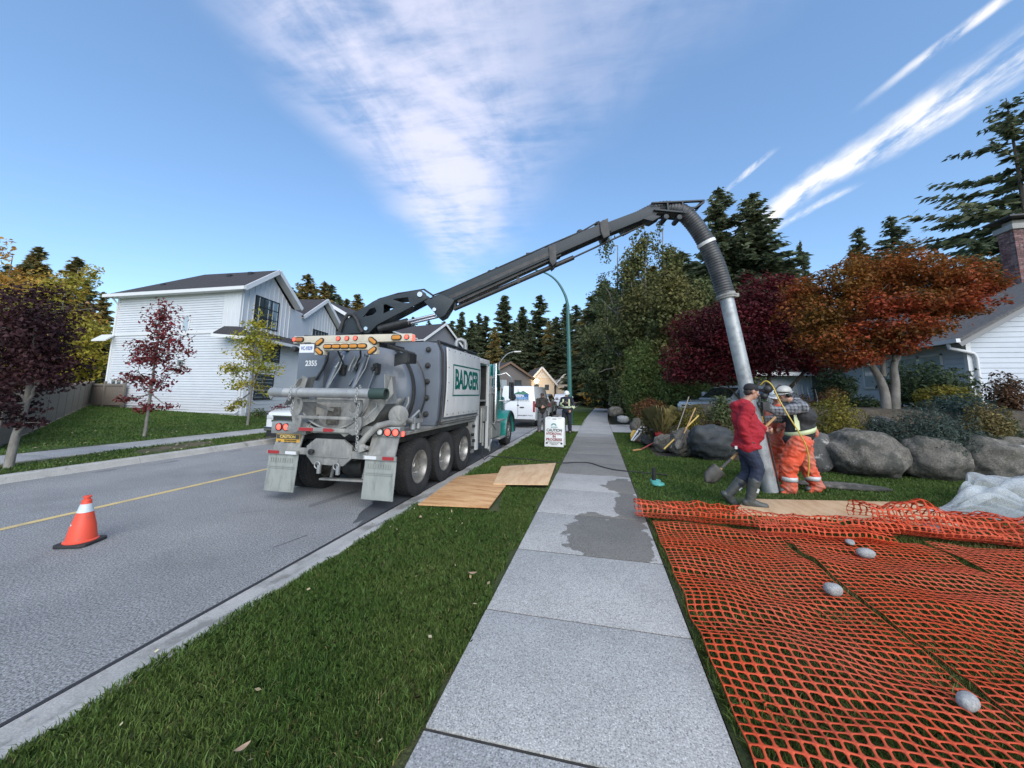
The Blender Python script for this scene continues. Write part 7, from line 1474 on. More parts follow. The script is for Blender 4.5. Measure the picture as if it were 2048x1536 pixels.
# tools leaning on the boulders
m_wood = mat('tool_wood', (.42, .26, .10), .6, col2=(.34, .20, .08), scale=8, stretch=(1, 1, .3)); m_woody = mat('tool_yellow', (.55, .38, .10), .55); m_toolr = mat('tool_red', (.30, .05, .05), .55); m_blade_ = mat('tool_steel', (.055, .056, .055), .6, .4, col2=(.10, .095, .085), scale=9)
def shovel(label, top, bot, hm, tipv=None, head=True, r=.017, name='shovel', bladem=None):
    top = Vector(top); bot = Vector(bot); d = (bot-top).normalized(); t = T(name, label, 'tool', bot, 'hand tools on the bank'); part('handle', MB().tube([top, top.lerp(bot, .5)+Vector((0, 0, -.006)), bot], [r, r, r*1.1], 10), hm, t)
    if head:
        side = d.cross(Vector((0, 1, .2))).normalized(); nrm = side.cross(d).normalized(); b = MB(); k = 8; L1 = .30; vs = []
        for i in range(k+1):
            u = i/k; w = .115*(1-(max(0, u-.55)/.45)**2.2*.96); 
            for q in np.linspace(-1, 1, 7): vs.append(bot+d*(u*L1)+side*w*q+nrm*(.035*(q*q)-.02*(1-u)))
        b.v = [tuple(v) for v in vs]; b.f = [(i*7+j, i*7+j+1, i*7+j+8, i*7+j+7) for i in range(k) for j in range(6)]; b.mi = [0]*len(b.f); o = part('blade', b, bladem or m_blade_, t, smooth=60); o.modifiers.new('t', 'SOLIDIFY').thickness = .004
        part('socket', MB().cyl(bot-d*.22, bot+d*.05, .022, .019, 10), bladem or m_blade_, t)
    return t
def b7(x, y): return (1200+x/7.314, 780+y/7.314)
shovel('yellow handled tool slanting across the others', gy(*b7(1440, 375), 11.15), gy(*b7(935, 865), 10.5), m_woody, head=False, r=.019, name='rake'); shovel('shovel with wooden handle resting on the pale angular boulder', gy(*b7(1395, 262), 11.0), gy(*b7(1185, 735), 10.45), m_wood)
shovel('long thin grey brown handle leaning steepest to the left', gy(*b7(1300, 100), 11.6), gy(*b7(1035, 850), 10.7), mat('tool_grey', (.22, .19, .16), .6), head=False, name='pry_bar', r=.014)
shovel('red handled tool with pale wooden end lying on the grass', gy(*b7(1070, 615), 11.9), gz(*b7(600, 870), .03), m_toolr, head=False, name='pick_handle'); b = MB(); a, c = gz(*b7(600, 870), .03), gz(*b7(480, 885), .03); solo('broom_head', MB().tube([a, a.lerp(c, .4), c], [.02, .03, .026], 10), m_wood, 'pale wooden end piece on the grass by the red handle', 'tool')
a, c = gz(*b7(915, 860), .06), gz(*b7(1090, 905), .05); solo('pink_bar', MB().tube([a, c], .016, 8).beam(a+Vector((0, 0, .0)), c, .03, .05), mat('rake_pink', (.45, .25, .2), .6), 'short pinkish bar at the foot of the yellow handle', 'tool')
shovel('orange bladed shovel lying flat beside the boards', gy(*b7(720, 660), 12.3), gz(*b7(575, 745), .06), m_wood, bladem=mat('orange_blade', (.60, .16, .06), .5, col2=(.6, .4, .33), scale=6))
cl = gy(*b7(875, 640), 12.0); solo('red_cloth', rock_mesh(cl, (.13, .09, .085), 51, .35, 22, 14), mat('red_cloth', (.45, .02, .03), .8), 'crumpled red cloth lying on the dark stones', 'cloth', smooth=60)
# folded sign boards leaning by the stones
bd = T('sign_boards', 'stack of folded white and yellow sign boards leaning on stones', 'sign boards', gz(1272, 880, 0)); q0, q1, q2, q3 = gy(*b7(450, 735), 13.2), gy(*b7(500, 748), 13.1), gy(*b7(600, 575), 13.5), gy(*b7(510, 545), 13.6)
part('yellow_board', MB().prism([gy(*b7(445, 650), 13.35), gy(*b7(450, 738), 13.3), gy(*b7(548, 560), 13.6), gy(*b7(490, 555), 13.7)], (.02, .03, 0)), m_woody, bd); part('white_board', MB().prism([q0, q1, gy(*b7(640, 590), 13.4), gy(*b7(560, 560), 13.55)], (.01, .025, 0)), m_sg, bd); part('board_edge', MB().beam(gy(*b7(485, 745), 13.05), gy(*b7(632, 580), 13.35), .03, .03).beam(gy(*b7(520, 545), 13.6), gy(*b7(650, 545), 13.5), .03, .05), m_sg, bd); part('dark_board', MB().prism([gy(*b7(470, 735), 13.15), gy(*b7(490, 742), 13.12), gy(*b7(600, 592), 13.38), gy(*b7(575, 585), 13.42)], (.01, .02, 0)), m_dark, bd)
# pressure lines at the dig
m_yh = mat('yellow_hose', (.55, .40, .06), .5)
solo('yellow_hose', MB().tube(smoothpath([gy(1520, 770, 7.15), gy(1532, 762, 7.1), gy(1545, 772, 7.05), gy(1556, 795, 6.95), gy(1576, 830, 6.88), gy(1598, 865, 6.86), gy(1613, 895, 6.92), gy(1618, 925, 7.0), gy(1616, 955, 7.1)], 8), .010, 8), m_yh, 'yellow water hose arching past the hard hat to the ground', 'hose')
wd = T('water_wand', 'black water wand clamped against the suction tube', 'wand', gz(1535, 985, 0)); part('lance', MB().tube([gy(1520, 800, 7.1), gy(1560, 980, 7.12)], .012, 8), m_dark, wd); part('trigger', MB().bx(*sum(((c-s, c+s) for c, s in zip(gy(1531, 812, 7.08), (.05, .04, .07))), ())).sph(gy(1536, 778, 7.12), .07).sph(gy(1528, 792, 7.15), .06), m_dark, wd); part('lance_hose', MB().tube(smoothpath([gy(1520, 800, 7.1), gy(1512, 780, 7.12), gy(1520, 766, 7.14), gy(1540, 768, 7.12), gy(1552, 782, 7.1)], 6), .016, 8), m_black, wd)
# ================================================================ VEHICLES, LAMPS
m_carw = mat('car_white', (.68, .70, .72), .22, coat=.8, spec=.6); m_card = mat('car_dark', (.03, .04, .045), .2, coat=.8); m_chrome = mat('chrome', (.62, .63, .64), .12, .95)
m_plast = mat('bumper_black', (.022, .023, .025), .55); m_head = mat('headlamp', (.55, .58, .6), .08, spec=.9, coat=.8); m_pl = mat('plate_pale', (.62, .65, .68), .4)
ctm = tyre_mesh(.24, .36)
def carwheel(root, x, y, s, r=.36):
    b = MB(); b.lathe([(.25, -.1), (.25, .10), (.235, .11), (.22, .09), (.20, .02), (.001, .03)], (0, 0, 0), (1, 0, 0), 24)
    for k in range(6): t = math.pi*2*k/6; b.beam((.06, 0, 0), (.06, math.sin(t)*.22, math.cos(t)*.22), .05, .04, (1, 0, 0))
    w = place('wheel', mesh_of(b, m_rim, name='wheel'), root, (y*1.0, -x, r), (0, 0, 0 if s > 0 else math.pi)); place('tyre', ctm, w, scale=(1, r/.36, r/.36)); return w
def car(name, label, cat, loc, rz, paint, kind='pickup', plate='BC'):
    """local -Y is forward; x across"""
    t = T(name, label, cat, loc); t.rotation_euler = (0, 0, rz); WINV[t.name] = Vector((0, 0, 0))
    if kind == 'pickup': Lc, Wd, prof, cab = 5.6, 1.94, [(0, .42), (.0, .78), (.06, 1.02), (.25, 1.10), (1.45, 1.18), (5.5, 1.18), (5.6, 1.1), (5.6, .45)], [(1.35, 1.16), (2.05, 1.80), (2.3, 1.86), (3.7, 1.86), (3.95, 1.78), (4.0, 1.16)]
    else: Lc, Wd, prof, cab = 4.7, 1.88, [(0, .40), (0, .72), (.08, .95), (.3, 1.02), (1.25, 1.10), (4.55, 1.10), (4.7, .95), (4.7, .45)], [(1.1, 1.08), (1.85, 1.62), (2.1, 1.70), (4.1, 1.68), (4.5, 1.50), (4.66, 1.08)]
    h = Wd/2; axles = (.95, Lc-1.15)
    # lower body with wheel arches
    def arch(p):
        o = []
        bot = [(Lc, .36)]
        for a in reversed(axles): bot += [(a+.46*math.cos(q), .36+.40*math.sin(q)) for q in np.linspace(0, math.pi, 9)]
        bot += [(0, .36)]
        return p[:0]+[(y, z) for y, z in p if True]+bot
    pts = arch(prof[1:-1]); b = MB(); b.prism([(-h, y, z) for y, z in pts], (Wd, 0, 0)); part('body', b, paint, t, bevel=.045, local=True)
    b = MB(); k = len(cab)
    ins = lambda z: .0 if z < 1.2 else .16
    for s in (-1, 1): b.v += [(s*(h-.05-ins(z)), y, z) for y, z in cab]
    b.f = [tuple(range(k)), tuple(range(2*k-1, k-1, -1))]+[(i, (i+1) % k, (i+1) % k+k, i+k) for i in range(k)]; b.mi = [0]*len(b.f); part('cabin', b, paint, t, bevel=.03, local=True)
    # glass
    (y0, z0), (y1, z1) = cab[0], cab[1]; f = lambda u: (lerp(y0, y1, u)-.012, lerp(z0, z1, u)+.008); a, c = f(.12), f(.94)
    part('windshield', MB().quad((-h+.14, a[0], a[1]), (h-.14, a[0], a[1]), (h-.25, c[0], c[1]), (-h+.25, c[0], c[1])), m_glass, t, local=True)
    ye_, yf = cab[1][0], cab[-2][0]; zt = cab[1][1]-.06
    for s in (-1, 1):
        for p, q in (((y0+.35), (ye_+yf)/2-.15), ((ye_+yf)/2-.05, yf-.05)):
            xb_ = s*(h-.042); xt = s*(h-.19); pa = max(p, ye_-.1); g = MB(); g.quad((xb_, p, 1.24), (xb_, q, 1.24), (xt-.0, q-.02, zt), (xt, max(pa, p+.25) if p < ye_ else p, zt)); part('side_window', g, m_glass, t, local=True)
    # face
    zg = prof[2][1]
    part('grille', MB().bx(-h+.28, h-.28, -.02, .03, .60, zg-.10), m_plast, t, bevel=.02, local=True); part('grille_bar', MB().bx(-h+.24, h-.24, -.035, -.018, (.6+zg-.1)/2-.03, (.6+zg-.1)/2+.03), m_chrome, t, local=True); part('grille_bar', MB().bx(-h+.26, h-.26, -.03, -.018, zg-.12, zg-.09), m_chrome, t, local=True)
    for s in (-1, 1):
        xs = sorted((s*(h-.30), s*(h-.02))); part('headlamp', MB().bx(xs[0], xs[1], -.015, .25, zg-.20, zg-.08), m_head, t, bevel=.02, local=True); part('fog_lamp', MB().bx(*sorted((s*(h-.28), s*(h-.10))), -.03, .05, .47, .53), m_plast, t, local=True)
        part('mirror', MB().bx(*sorted((s*(h+.02), s*(h+.24))), y0+.45, y0+.6, 1.22, 1.42), paint, t, bevel=.03, local=True)
    part('bumper', MB().bx(-h+.02, h-.02, -.09, .1, .44, .58), m_chrome if kind == 'pickup' else m_plast, t, bevel=.03, local=True); part('lower_grille', MB().bx(-h+.1, h-.1, -.06, .1, .26, .44), m_plast, t, bevel=.02, local=True)
    pt = part('licence_plate', MB().bx(-.15, .15, -.105, -.092, .42, .56), m_pl, t, local=True)
    for s in (-1, 1): part('tail_lamp', MB().bx(*sorted((s*(h-.12), s*(h-.0))), Lc-.05, Lc+.01, .75, 1.05), m_lensR0, t, local=True)
    b = MB().bx(-h+.15, h-.15, .3, Lc-.3, .25, .45); part('underbody', b, m_dark, t, local=True)
    for a in axles:
        for s in (-1, 1): w = carwheel(t, 0, 0, s); w.location = (s*(h-.12), a, .36)
    return t
car('pickup_truck', 'white pickup parked facing the camera behind the hydrovac truck', 'pickup', (-9.44, 9.85, ROAD_Z), 0, m_carw, 'pickup')
car('suv', 'silver SUV parked in the driveway behind the tools', 'SUV', (3.95, 17.2, .38), R_(-62), mat('car_silver', (.42, .45, .47), .2, coat=.8), 'suv')
car('far_car', 'pale car parked far down the street beside the white helmet', 'car', (-1.9-2.2, 47, ROAD_Z+.0), math.pi, m_carw, 'suv')
# plumber's van seen from behind
vx0, vx1, vy0 = -4.87, -3.07, 18.4
vn = T('cargo_van', 'white plumbing cargo van parked ahead of the truck', 'van', ((vx0+vx1)/2, vy0, ROAD_Z)); Z0 = ROAD_Z
b = MB(); prof = [(0, .38), (0, 1.1), (.05, 1.95), (.14, 2.10), (4.1, 2.12), (4.35, 2.0), (4.95, 1.25), (5.5, 1.05), (5.6, .9), (5.6, .35), (4.95, .35)]+[(4.6+.42*math.cos(q), .35+.40*math.sin(q)) for q in np.linspace(0, math.pi, 9)]+[(1.15+.42*math.cos(q), .35+.40*math.sin(q)) for q in np.linspace(0, math.pi, 9)]
vs_ = []
for s, x in ((0, vx0), (1, vx1)): vs_ += [(x+(.09*ss((z-1.2)/.9))*(1 if s == 0 else -1), vy0+y, Z0+z) for y, z in prof]
k = len(prof); tri = tessellate_polygon([[Vector((0, y, z)) for y, z in prof]]); b.v = vs_; b.f = [tuple(t_) for t_ in tri]+[tuple(i+k for i in reversed(t_)) for t_ in tri]+[(i, (i+1) % k, (i+1) % k+k, i+k) for i in range(k)]; b.mi = [0]*len(b.f); part('body', b, m_carw, vn, bevel=.05, smooth=50)
xm = (vx0+vx1)/2
b = MB(); b.bx(xm-.006, xm+.006, vy0-.012, vy0, Z0+.5, Z0+1.95); dr_ = part('door_seam', b, m_plast, vn); part('door_handle', MB().bx(xm+.10, xm+.32, vy0-.03, vy0-.003, Z0+1.0, Z0+1.05), m_plast, vn); part('hinge', MB().bx(vx0+.05, vx0+.3, vy0-.03, vy0, Z0+.72, Z0+.76), m_plast, vn)
part('bumper', MB().bx(vx0+.02, vx1-.02, vy0-.10, vy0+.05, Z0+.28, Z0+.44), m_plast, vn, bevel=.03)
for x in (vx0+.02, vx1-.12): part('tail_lamp', MB().bx(x, x+.10, vy0-.02, vy0+.03, Z0+.8, Z0+1.35), m_lensR0, vn, bevel=.01)
part('emblem', MB().prism([(xm, vy0-.008, Z0+1.06), (xm+.06, vy0-.008, Z0+1.12), (xm, vy0-.008, Z0+1.18), (xm-.06, vy0-.008, Z0+1.12)], (0, .004, 0)), m_plast, vn)
m_vb = mat('van_blue', (.04, .12, .30), .5); m_vg = mat('van_green', (.06, .20, .13), .5); m_vd = mat('van_ink', (.05, .06, .08), .5)
letter('SHERPA', .17, m_wlett, vn, (xm+.02, vy0-.016, Z0+1.60), (1, 0, 0), (0, 0, 1), .006, .62); part('logo_band', MB().bx(xm-.42, xm+.55, vy0-.010, vy0-.006, Z0+1.42, Z0+1.68), m_vb, vn); letter('PLUMBING', .17, mat('van_sky', (.25, .42, .62), .5), vn, (xm+.05, vy0-.016, Z0+1.475), (1, 0, 0), (0, 0, 1), .006, .9)
part('logo_mountain', MB().prism([(xm-.25, vy0-.009, Z0+1.69), (xm+.05, vy0-.009, Z0+1.82), (xm+.14, vy0-.009, Z0+1.78), (xm+.26, vy0-.009, Z0+1.87), (xm+.58, vy0-.009, Z0+1.69)], (0, .003, 0)), m_vg, vn)
letter('DRAINS HEATING GAS REPAIRS SERVICE', .05, m_vd, vn, (xm, vy0-.01, Z0+1.36), (1, 0, 0), (0, 0, 1), .0005, 1.2); letter('604-869-7161', .09, m_vd, vn, (xm+.38, vy0-.01, Z0+.62), (1, 0, 0), (0, 0, 1), .001, .75)
for y in (1.15, 4.6):
    for s, x in ((1, vx1-.13), (-1, vx0+.13)): w = carwheel(vn, 0, 0, s, .34); w.location = Vector((x, vy0+y, Z0+.345))-WINV[vn.name]
for (a_, c_) in ((1.6, 2.6), (3.0, 3.9)): part('side_window', MB().quad((vx1-.045, vy0+a_, Z0+1.3), (vx1-.045, vy0+c_, Z0+1.3), (vx1-.085, vy0+c_, Z0+1.85), (vx1-.085, vy0+a_, Z0+1.85)), m_glass, vn)
part('sill_trim', MB().bx(vx1-.01, vx1+.015, vy0+1.6, vy0+4.1, Z0+.35, Z0+.5), m_plast, vn); part('roof_vent', MB().lathe([(.2, 2.1), (.14, 2.17), (.03, 2.19), (.03, 2.24), (.001, 2.24)], (xm-.1, vy0+.8, Z0), (0, 0, 1), 14), m_plast, vn)
# second, darker van nose beyond
v2 = car('far_pickup', 'grey vehicle parked just beyond the van', 'car', (-3.3-1.0, 31.5, ROAD_Z), math.pi, mat('car_grey', (.20, .21, .22), .25, coat=.7), 'suv')
# street lamps
m_lamp = mat('teal_green_pole', (.028, .125, .108), .42, col2=(.024, .10, .09), scale=4)
lp = T('street_lamp', 'tall teal street lamp with curved arm behind the boom', 'street lamp', (-1.45, 20.2, 0)); pth = [Vector((-1.45, 20.2, 0)), gy(1138, 700, 20.2), gy(1135.5, 612, 20.2)]; arm = smoothpath([gy(1135.5, 612, 20.2), gy(1130, 590, 20.2), gy(1115, 564, 20.2), gy(1095, 548, 20.2), gy(1068, 539, 20.2)], 8)
part('pole', MB().tube(pth+[], [.13, .115, .085], 8), m_lamp, lp, smooth=20); part('arm', MB().tube(arm, list(np.linspace(.085, .04, len(arm))), 10), m_lamp, lp); e = arm[-1]; part('lamp_head', MB().sph(e+Vector((-.25, 0, .0)), (.32, .12, .07), 14, 8), m_alu, lp); part('base_plate', MB().bx(-1.6, -1.3, 20.05, 20.35, 0, .05), m_lamp, lp, bevel=.01)
l2 = T('street_lamp', 'small distant street lamp above the taupe roof', 'street lamp', tuple(gy(998, 800, 45))); ar = smoothpath([gy(998, 800, 45), gy(998, 735, 45), gy(1002, 722, 45), gy(1015, 708, 45), gy(1030, 703, 45)], 6); part('pole', MB().tube(ar, .07, 8), m_galv, l2); part('lamp_head', MB().beam(gy(1029, 703.5, 45), gy(1042, 703, 45), .3, .14), mat('lamp_pale', (.7, .7, .66), .4), l2)
# ================================================================ PEOPLE
m_skin = mat('skin', (.42, .235, .165), .5, col2=(.36, .19, .13), scale=20); m_hair = mat('hair_dark', (.03, .022, .017), .7)
m_redj = mat('red_fleece', (.36, .010, .022), .85, col2=(.27, .008, .018), scale=5, fine=(60, .2)); m_jean = mat('dark_jeans', (.014, .022, .045), .85, col2=(.024, .032, .058), scale=6, fine=(50, .25)); m_boot = mat('rubber_boot', (.045, .05, .046), .5, col2=(.07, .074, .068), scale=6)
m_capb = mat('cap_black', (.012, .012, .014), .8); m_orgp = mat('orange_trousers', (.62, .075, .025), .7, col2=(.52, .115, .065), scale=2.2, lo=.4, hi=.6, dirt=((.40, .22, .16), 2.2, .47, .62, .7)); m_vest = mat('black_vest', (.014, .015, .017), .75, col2=(.03, .031, .033), scale=5)
m_lime = mat('lime_reflector', (.52, .58, .33), .4); m_silv = mat('silver_reflector', (.5, .52, .52), .35); m_hat = mat('hard_hat_grey', (.40, .40, .37), .4, coat=.3); m_hatw = mat('hard_hat_white', (.68, .70, .68), .3, coat=.4); m_navy2 = mat('navy_coverall', (.010, .013, .024), .8, col2=(.018, .022, .036), scale=5); m_brown = mat('brown_jacket', (.020, .015, .013), .8, col2=(.034, .027, .023), scale=5)
m_greyj = mat('grey_jeans', (.075, .08, .09), .85, col2=(.12, .125, .135), scale=4); m_glov = mat('work_glove', (.03, .03, .032), .8); m_yglov = mat('yellow_glove', (.55, .32, .03), .7)
def plaid():
    m = mat('plaid_shirt', (.05, .055, .065), .85); t = m.node_tree; p = next(q for q in t.nodes if q.type == 'BSDF_PRINCIPLED'); tc_ = t.nodes.new('ShaderNodeTexCoord'); cur = None
    for d, sc in (('X', 26.0), ('Z', 26.0), ('Y', 26.0)):
        w = t.nodes.new('ShaderNodeTexWave'); w.bands_direction = d; w.inputs['Scale'].default_value = 5.5; t.links.new(tc_.outputs['Object'], w.inputs[0]); r = t.nodes.new('ShaderNodeMapRange'); r.inputs['From Min'].default_value = .55; r.inputs['From Max'].default_value = .75; t.links.new(w.outputs['Fac'], r.inputs['Value'])
        if cur is None: cur = r.outputs['Result']
        else: a = t.nodes.new('ShaderNodeMath'); a.operation = 'ADD'; t.links.new(cur, a.inputs[0]); t.links.new(r.outputs['Result'], a.inputs[1]); cur = a.outputs[0]
    dv = t.nodes.new('ShaderNodeMath'); dv.operation = 'MULTIPLY'; dv.inputs[1].default_value = .33; t.links.new(cur, dv.inputs[0]); mx = t.nodes.new('ShaderNodeMix'); mx.data_type = 'RGBA'; t.links.new(dv.outputs[0], mx.inputs['Factor']); mx.inputs['A'].default_value = (.22, .23, .25, 1); mx.inputs['B'].default_value = (.018, .02, .026, 1); t.links.new(mx.outputs['Result'], p.inputs['Base Color']); return m
m_plaid = plaid()
V3 = Vector
def frame(fw, up=(0, 0, 1)):
    fw = V3(fw).normalized(); rt = fw.cross(V3(up)).normalized(); return fw, rt, rt.cross(fw).normalized()
def head_parts(c, fw, s=1.0, pitch=0.0):
    """skull, jaw, nose, ears, brow around head centre c facing fw; head height about .23 m"""
    f, r, u = frame(fw); f, u = (f*math.cos(pitch)+u*math.sin(pitch)), (u*math.cos(pitch)-f*math.sin(pitch)); M = Matrix((r, f, u)).transposed(); c = V3(c)
    w = lambda x, y, z: c+(r*x+f*y+u*z)*s
    P = [('e', w(0, -.008, .025), (.074*s, .092*s, .088*s), M), ('e', w(0, .022, -.045), (.055*s, .062*s, .068*s), M), ('e', w(0, .050, -.088), (.030*s, .026*s, .024*s), M), ('c', [w(0, .082, .012), w(0, .104, -.026)], [.010*s, .0155*s]), ('e', w(0, .079, .030), (.046*s, .012*s, .010*s), M),
         ('e', w(.076, -.008, -.008), (.012*s, .022*s, .034*s), M), ('e', w(-.076, -.008, -.008), (.012*s, .022*s, .034*s), M), ('e', w(0, .084, -.058), (.024*s, .010*s, .008*s), M), ('e', w(0, .082, -.070), (.02*s, .010*s, .008*s), M), ('e', w(.035, .066, -.02), (.02*s, .018*s, .02*s), M), ('e', w(-.035, .066, -.02), (.02*s, .018*s, .02*s), M)]
    return P, w, (f, r, u, M)
def eyes(par, w, s=1.0):
    for x in (-.031, .031): e = part('eye', MB().sph(w(x, .078, .008), .010*s, 10, 7), mat('eye_white', (.55, .53, .5), .3), par); part('iris', MB().sph(w(x, .0855, .008), .0055*s, 8, 6), m_hair, e)
def hand(wr, fw, palm, s=1.0, curl=.6, thumb=1):
    """palm and five bent fingers from wrist wr along fw; palm = palm normal"""
    fw = V3(fw).normalized(); pn = V3(palm).normalized(); pn = (pn-fw*pn.dot(fw)).normalized(); sd = fw.cross(pn).normalized()*thumb; wr = V3(wr); P = []
    c = wr+fw*.05*s; M = Matrix((sd, fw, pn)).transposed(); P.append(('e', c, (.042*s, .052*s, .018*s), M)); P.append(('c', [wr-fw*.03*s, wr+fw*.02*s], [.028*s, .026*s]))
    for k, (o, L0) in enumerate(((.031, .072), (.011, .082), (-.010, .076), (-.030, .060))):
        a = wr+fw*.092*s+sd*o*s; pts = [wr+fw*.06*s+sd*o*.8*s, a]; ang = 0.0
        for j, q in enumerate((.45, .32, .23)): ang += curl*(.55+.25*j); a = a+(fw*math.cos(ang)+pn*math.sin(ang))*L0*q*s; pts.append(a)
        P.append(('c', pts, [.0105*s, .010*s, .0095*s, .0088*s, .0075*s]))
    a = wr+fw*.03*s+sd*.034*s; P.append(('c', [wr+fw*.02*s+sd*.02*s, a, a+(fw*.6+sd*.7+pn*.3).normalized()*.036*s, a+(fw*.95+sd*.55+pn*.6).normalized()*.066*s], [.014*s, .0135*s, .0115*s, .009*s])); return P
def boot(kn, ank, toe, s=1.0, top=.5):
    kn, ank, toe = V3(kn), V3(ank), V3(toe); d = (toe-ank); f = V3((d.x, d.y, 0)).normalized() if abs(d.z) < .8*d.length else d.normalized()
    up = (kn-ank).normalized(); tp = ank.lerp(kn, top); heel = ank-(toe-ank).normalized()*.045*s-up*.03*s
    return [('c', [tp, ank.lerp(kn, top*.5), ank], [.076*s, .066*s, .056*s]), ('c', [heel, ank.lerp(toe, .45)-up*.012*s, toe], [.046*s, .05*s, .042*s]), ('c', [ank, ank.lerp(toe, .5)], [.056*s, .045*s])]
# ---- walking man in the red jacket, facing right (+X), shovel in the far hand
YM = 6.25
def q(x, y, dy=0.0): return gy(x, y, YM+dy)
pm = T('person', 'person in red hooded jacket and black cap walking with a shovel', 'person', (gz(1505, 1020, .05).x, YM, .048))
hd_ = q(1503, 783); neck = q(1494, 800); sh = q(1487, 815); chest = q(1489, 838); belly = q(1496, 864); hip = q(1492, 892)
shN, shF = sh+V3((.0, -.19, -.01)), sh+V3((.02, .18, -.01)); hN, hF = hip+V3((0, -.095, 0)), hip+V3((.01, .095, 0))
knF, anF, toF = q(1516, 936, -.08), q(1499, 1003, -.08), q(1531, 1013, -.08)                    # planted front leg (near side)
knR, anR, toR = q(1497, 946, .10), q(1456, 990, .10), q(1475, 1014, .10)                          # trailing leg
elN, wrN = q(1484, 851, -.22), q(1495, 882, -.19); elF, wrF = q(1512, 848, .20), q(1526, 858, .10)
hp_, w_, fr3 = head_parts(hd_, (1, .12, -.22), 1.0)
body = hp_+[('c', [neck, hd_-V3((.01, 0, .06))], [.058, .055]), ('c', [chest, belly, hip], [.13, .14, .13]), ('c', [shN, elN, wrN], [.05, .04, .03]), ('c', [shF, elF, wrF], [.05, .04, .03]), ('c', [hN, knF, anF], [.08, .055, .04]), ('c', [hF, knR, anR], [.08, .055, .04]), ('c', [anF, toF], [.04, .03]), ('c', [anR, toR], [.04, .03]), ('c', [sh, neck], [.09, .06]), ('c', [shN, shF], [.07, .07])]+hand(wrN, (wrN-elN)+V3((.05, 0, -.06)), (.2, 1, 0), .95, .5)+hand(wrF, (.6, -.35, -.2), (0, -.6, .8), .95, 1.3, -1)
bd_ = bpart('body', blob(body, .008, m_skin, smooth=1), pm); eyes(bd_, w_)
jk = [('c', [sh+V3((-.01, 0, -.03)), chest, belly, hip+V3((0, 0, .03))], [.15, .172, .178, .168]), ('c', [shN, elN, wrN], [.088, .074, .056]), ('c', [shF, elF, wrF], [.085, .072, .054]), ('c', [shN+V3((.0, .04, .0)), sh+V3((0, 0, .03)), shF], [.10, .105, .10]), ('e', belly+V3((.06, 0, -.02)), (.15, .17, .17)), ('c', [hip+V3((-.02, -.1, .02)), hip+V3((-.02, .1, .02))], [.12, .12]), ('c', [chest+V3((-.04, -.09, .05)), chest+V3((-.04, .09, .05))], [.11, .11])]
jo = bpart('jacket', blob(jk, .011, m_redj, .011, 8, 2, 3), pm)
bpart('hood', blob([('c', [sh+V3((-.04, -.09, .06)), sh+V3((-.09, -.03, .02)), sh+V3((-.10, .05, .02)), sh+V3((-.03, .10, .06))], [.055, .075, .075, .055]), ('c', [sh+V3((.03, -.07, .07)), sh+V3((.07, 0, .05)), sh+V3((.03, .07, .07))], [.04, .04, .04])], .011, m_redj, .008, 10, 2), jo)
bpart('hem', blob([('c', [hip+V3((.172*math.cos(t), .18*math.sin(t), .0)) for t in np.linspace(0, 2*math.pi, 15)], [.03]*15)], .010, m_redj, .004, 14, 1), jo); bpart('cuff', blob([('c', [wrN-V3((0, 0, 0)), wrN.lerp(elN, .18)], [.058, .058])], .010, m_redj, .004, 14, 1), jo)
tj = [('c', [hip+V3((0, 0, .04)), hip], [.13, .13]), ('c', [hN+V3((.01, .01, -.06)), knF, knF.lerp(anF, .5)], [.108, .088, .075]), ('c', [hF+V3((.01, -.01, -.06)), knR, knR.lerp(anR, .5)], [.106, .088, .075]), ('c', [hN+V3((-.03, .02, -.04)), hF+V3((-.03, -.02, -.04))], [.108, .108])]
to_ = bpart('trousers', blob(tj, .010, m_jean, .007, 11, 2, 5), pm); part('pocket_tab', MB().bx(*sum(((c-s_, c+s_) for c, s_ in zip(q(1472, 895, -.16), (.016, .008, .022))), ())), m_silv, to_)
for kn_, an_, tt in ((knF, anF, toF), (knR, anR, toR)):
    bo_ = bpart('boot', blob(boot(kn_, an_, tt, 1.08, .62), .009, m_boot, .003, 10, 2), pm)
    part('boot_mark', MB().beam(an_.lerp(kn_, .30)+V3((.035, -.062, 0)), an_.lerp(kn_, .42)+V3((.04, -.064, 0)), .045, .004, (0, 1, 0)), m_silv, bo_)
bpart('glove', blob(hand(wrN, (wrN-elN)+V3((.05, 0, -.06)), (.2, 1, 0), 1.12, .5), .007, m_glov, 0, 1, 1), pm)
cp_ = bpart('cap', blob([('e', w_(0, -.012, .052), (.086, .103, .072), fr3[3]), ('e', w_(0, -.02, .03), (.084, .10, .05), fr3[3])], .008, m_capb, 0, 1, 2), pm); bpart('peak', blob([('e', w_(0, .115, .040), (.066, .062, .010), fr3[3])], .006, m_capb, 0, 1, 1), cp_)
bpart('hair', blob([('e', w_(0, -.052, -.02), (.072, .052, .055), fr3[3])], .008, m_hair, .003, 30, 1), pm)
shovel('shovel with pale handle carried by the man in red', q(1551, 834, .12), q(1441, 938, .0), m_wood, r=.018)
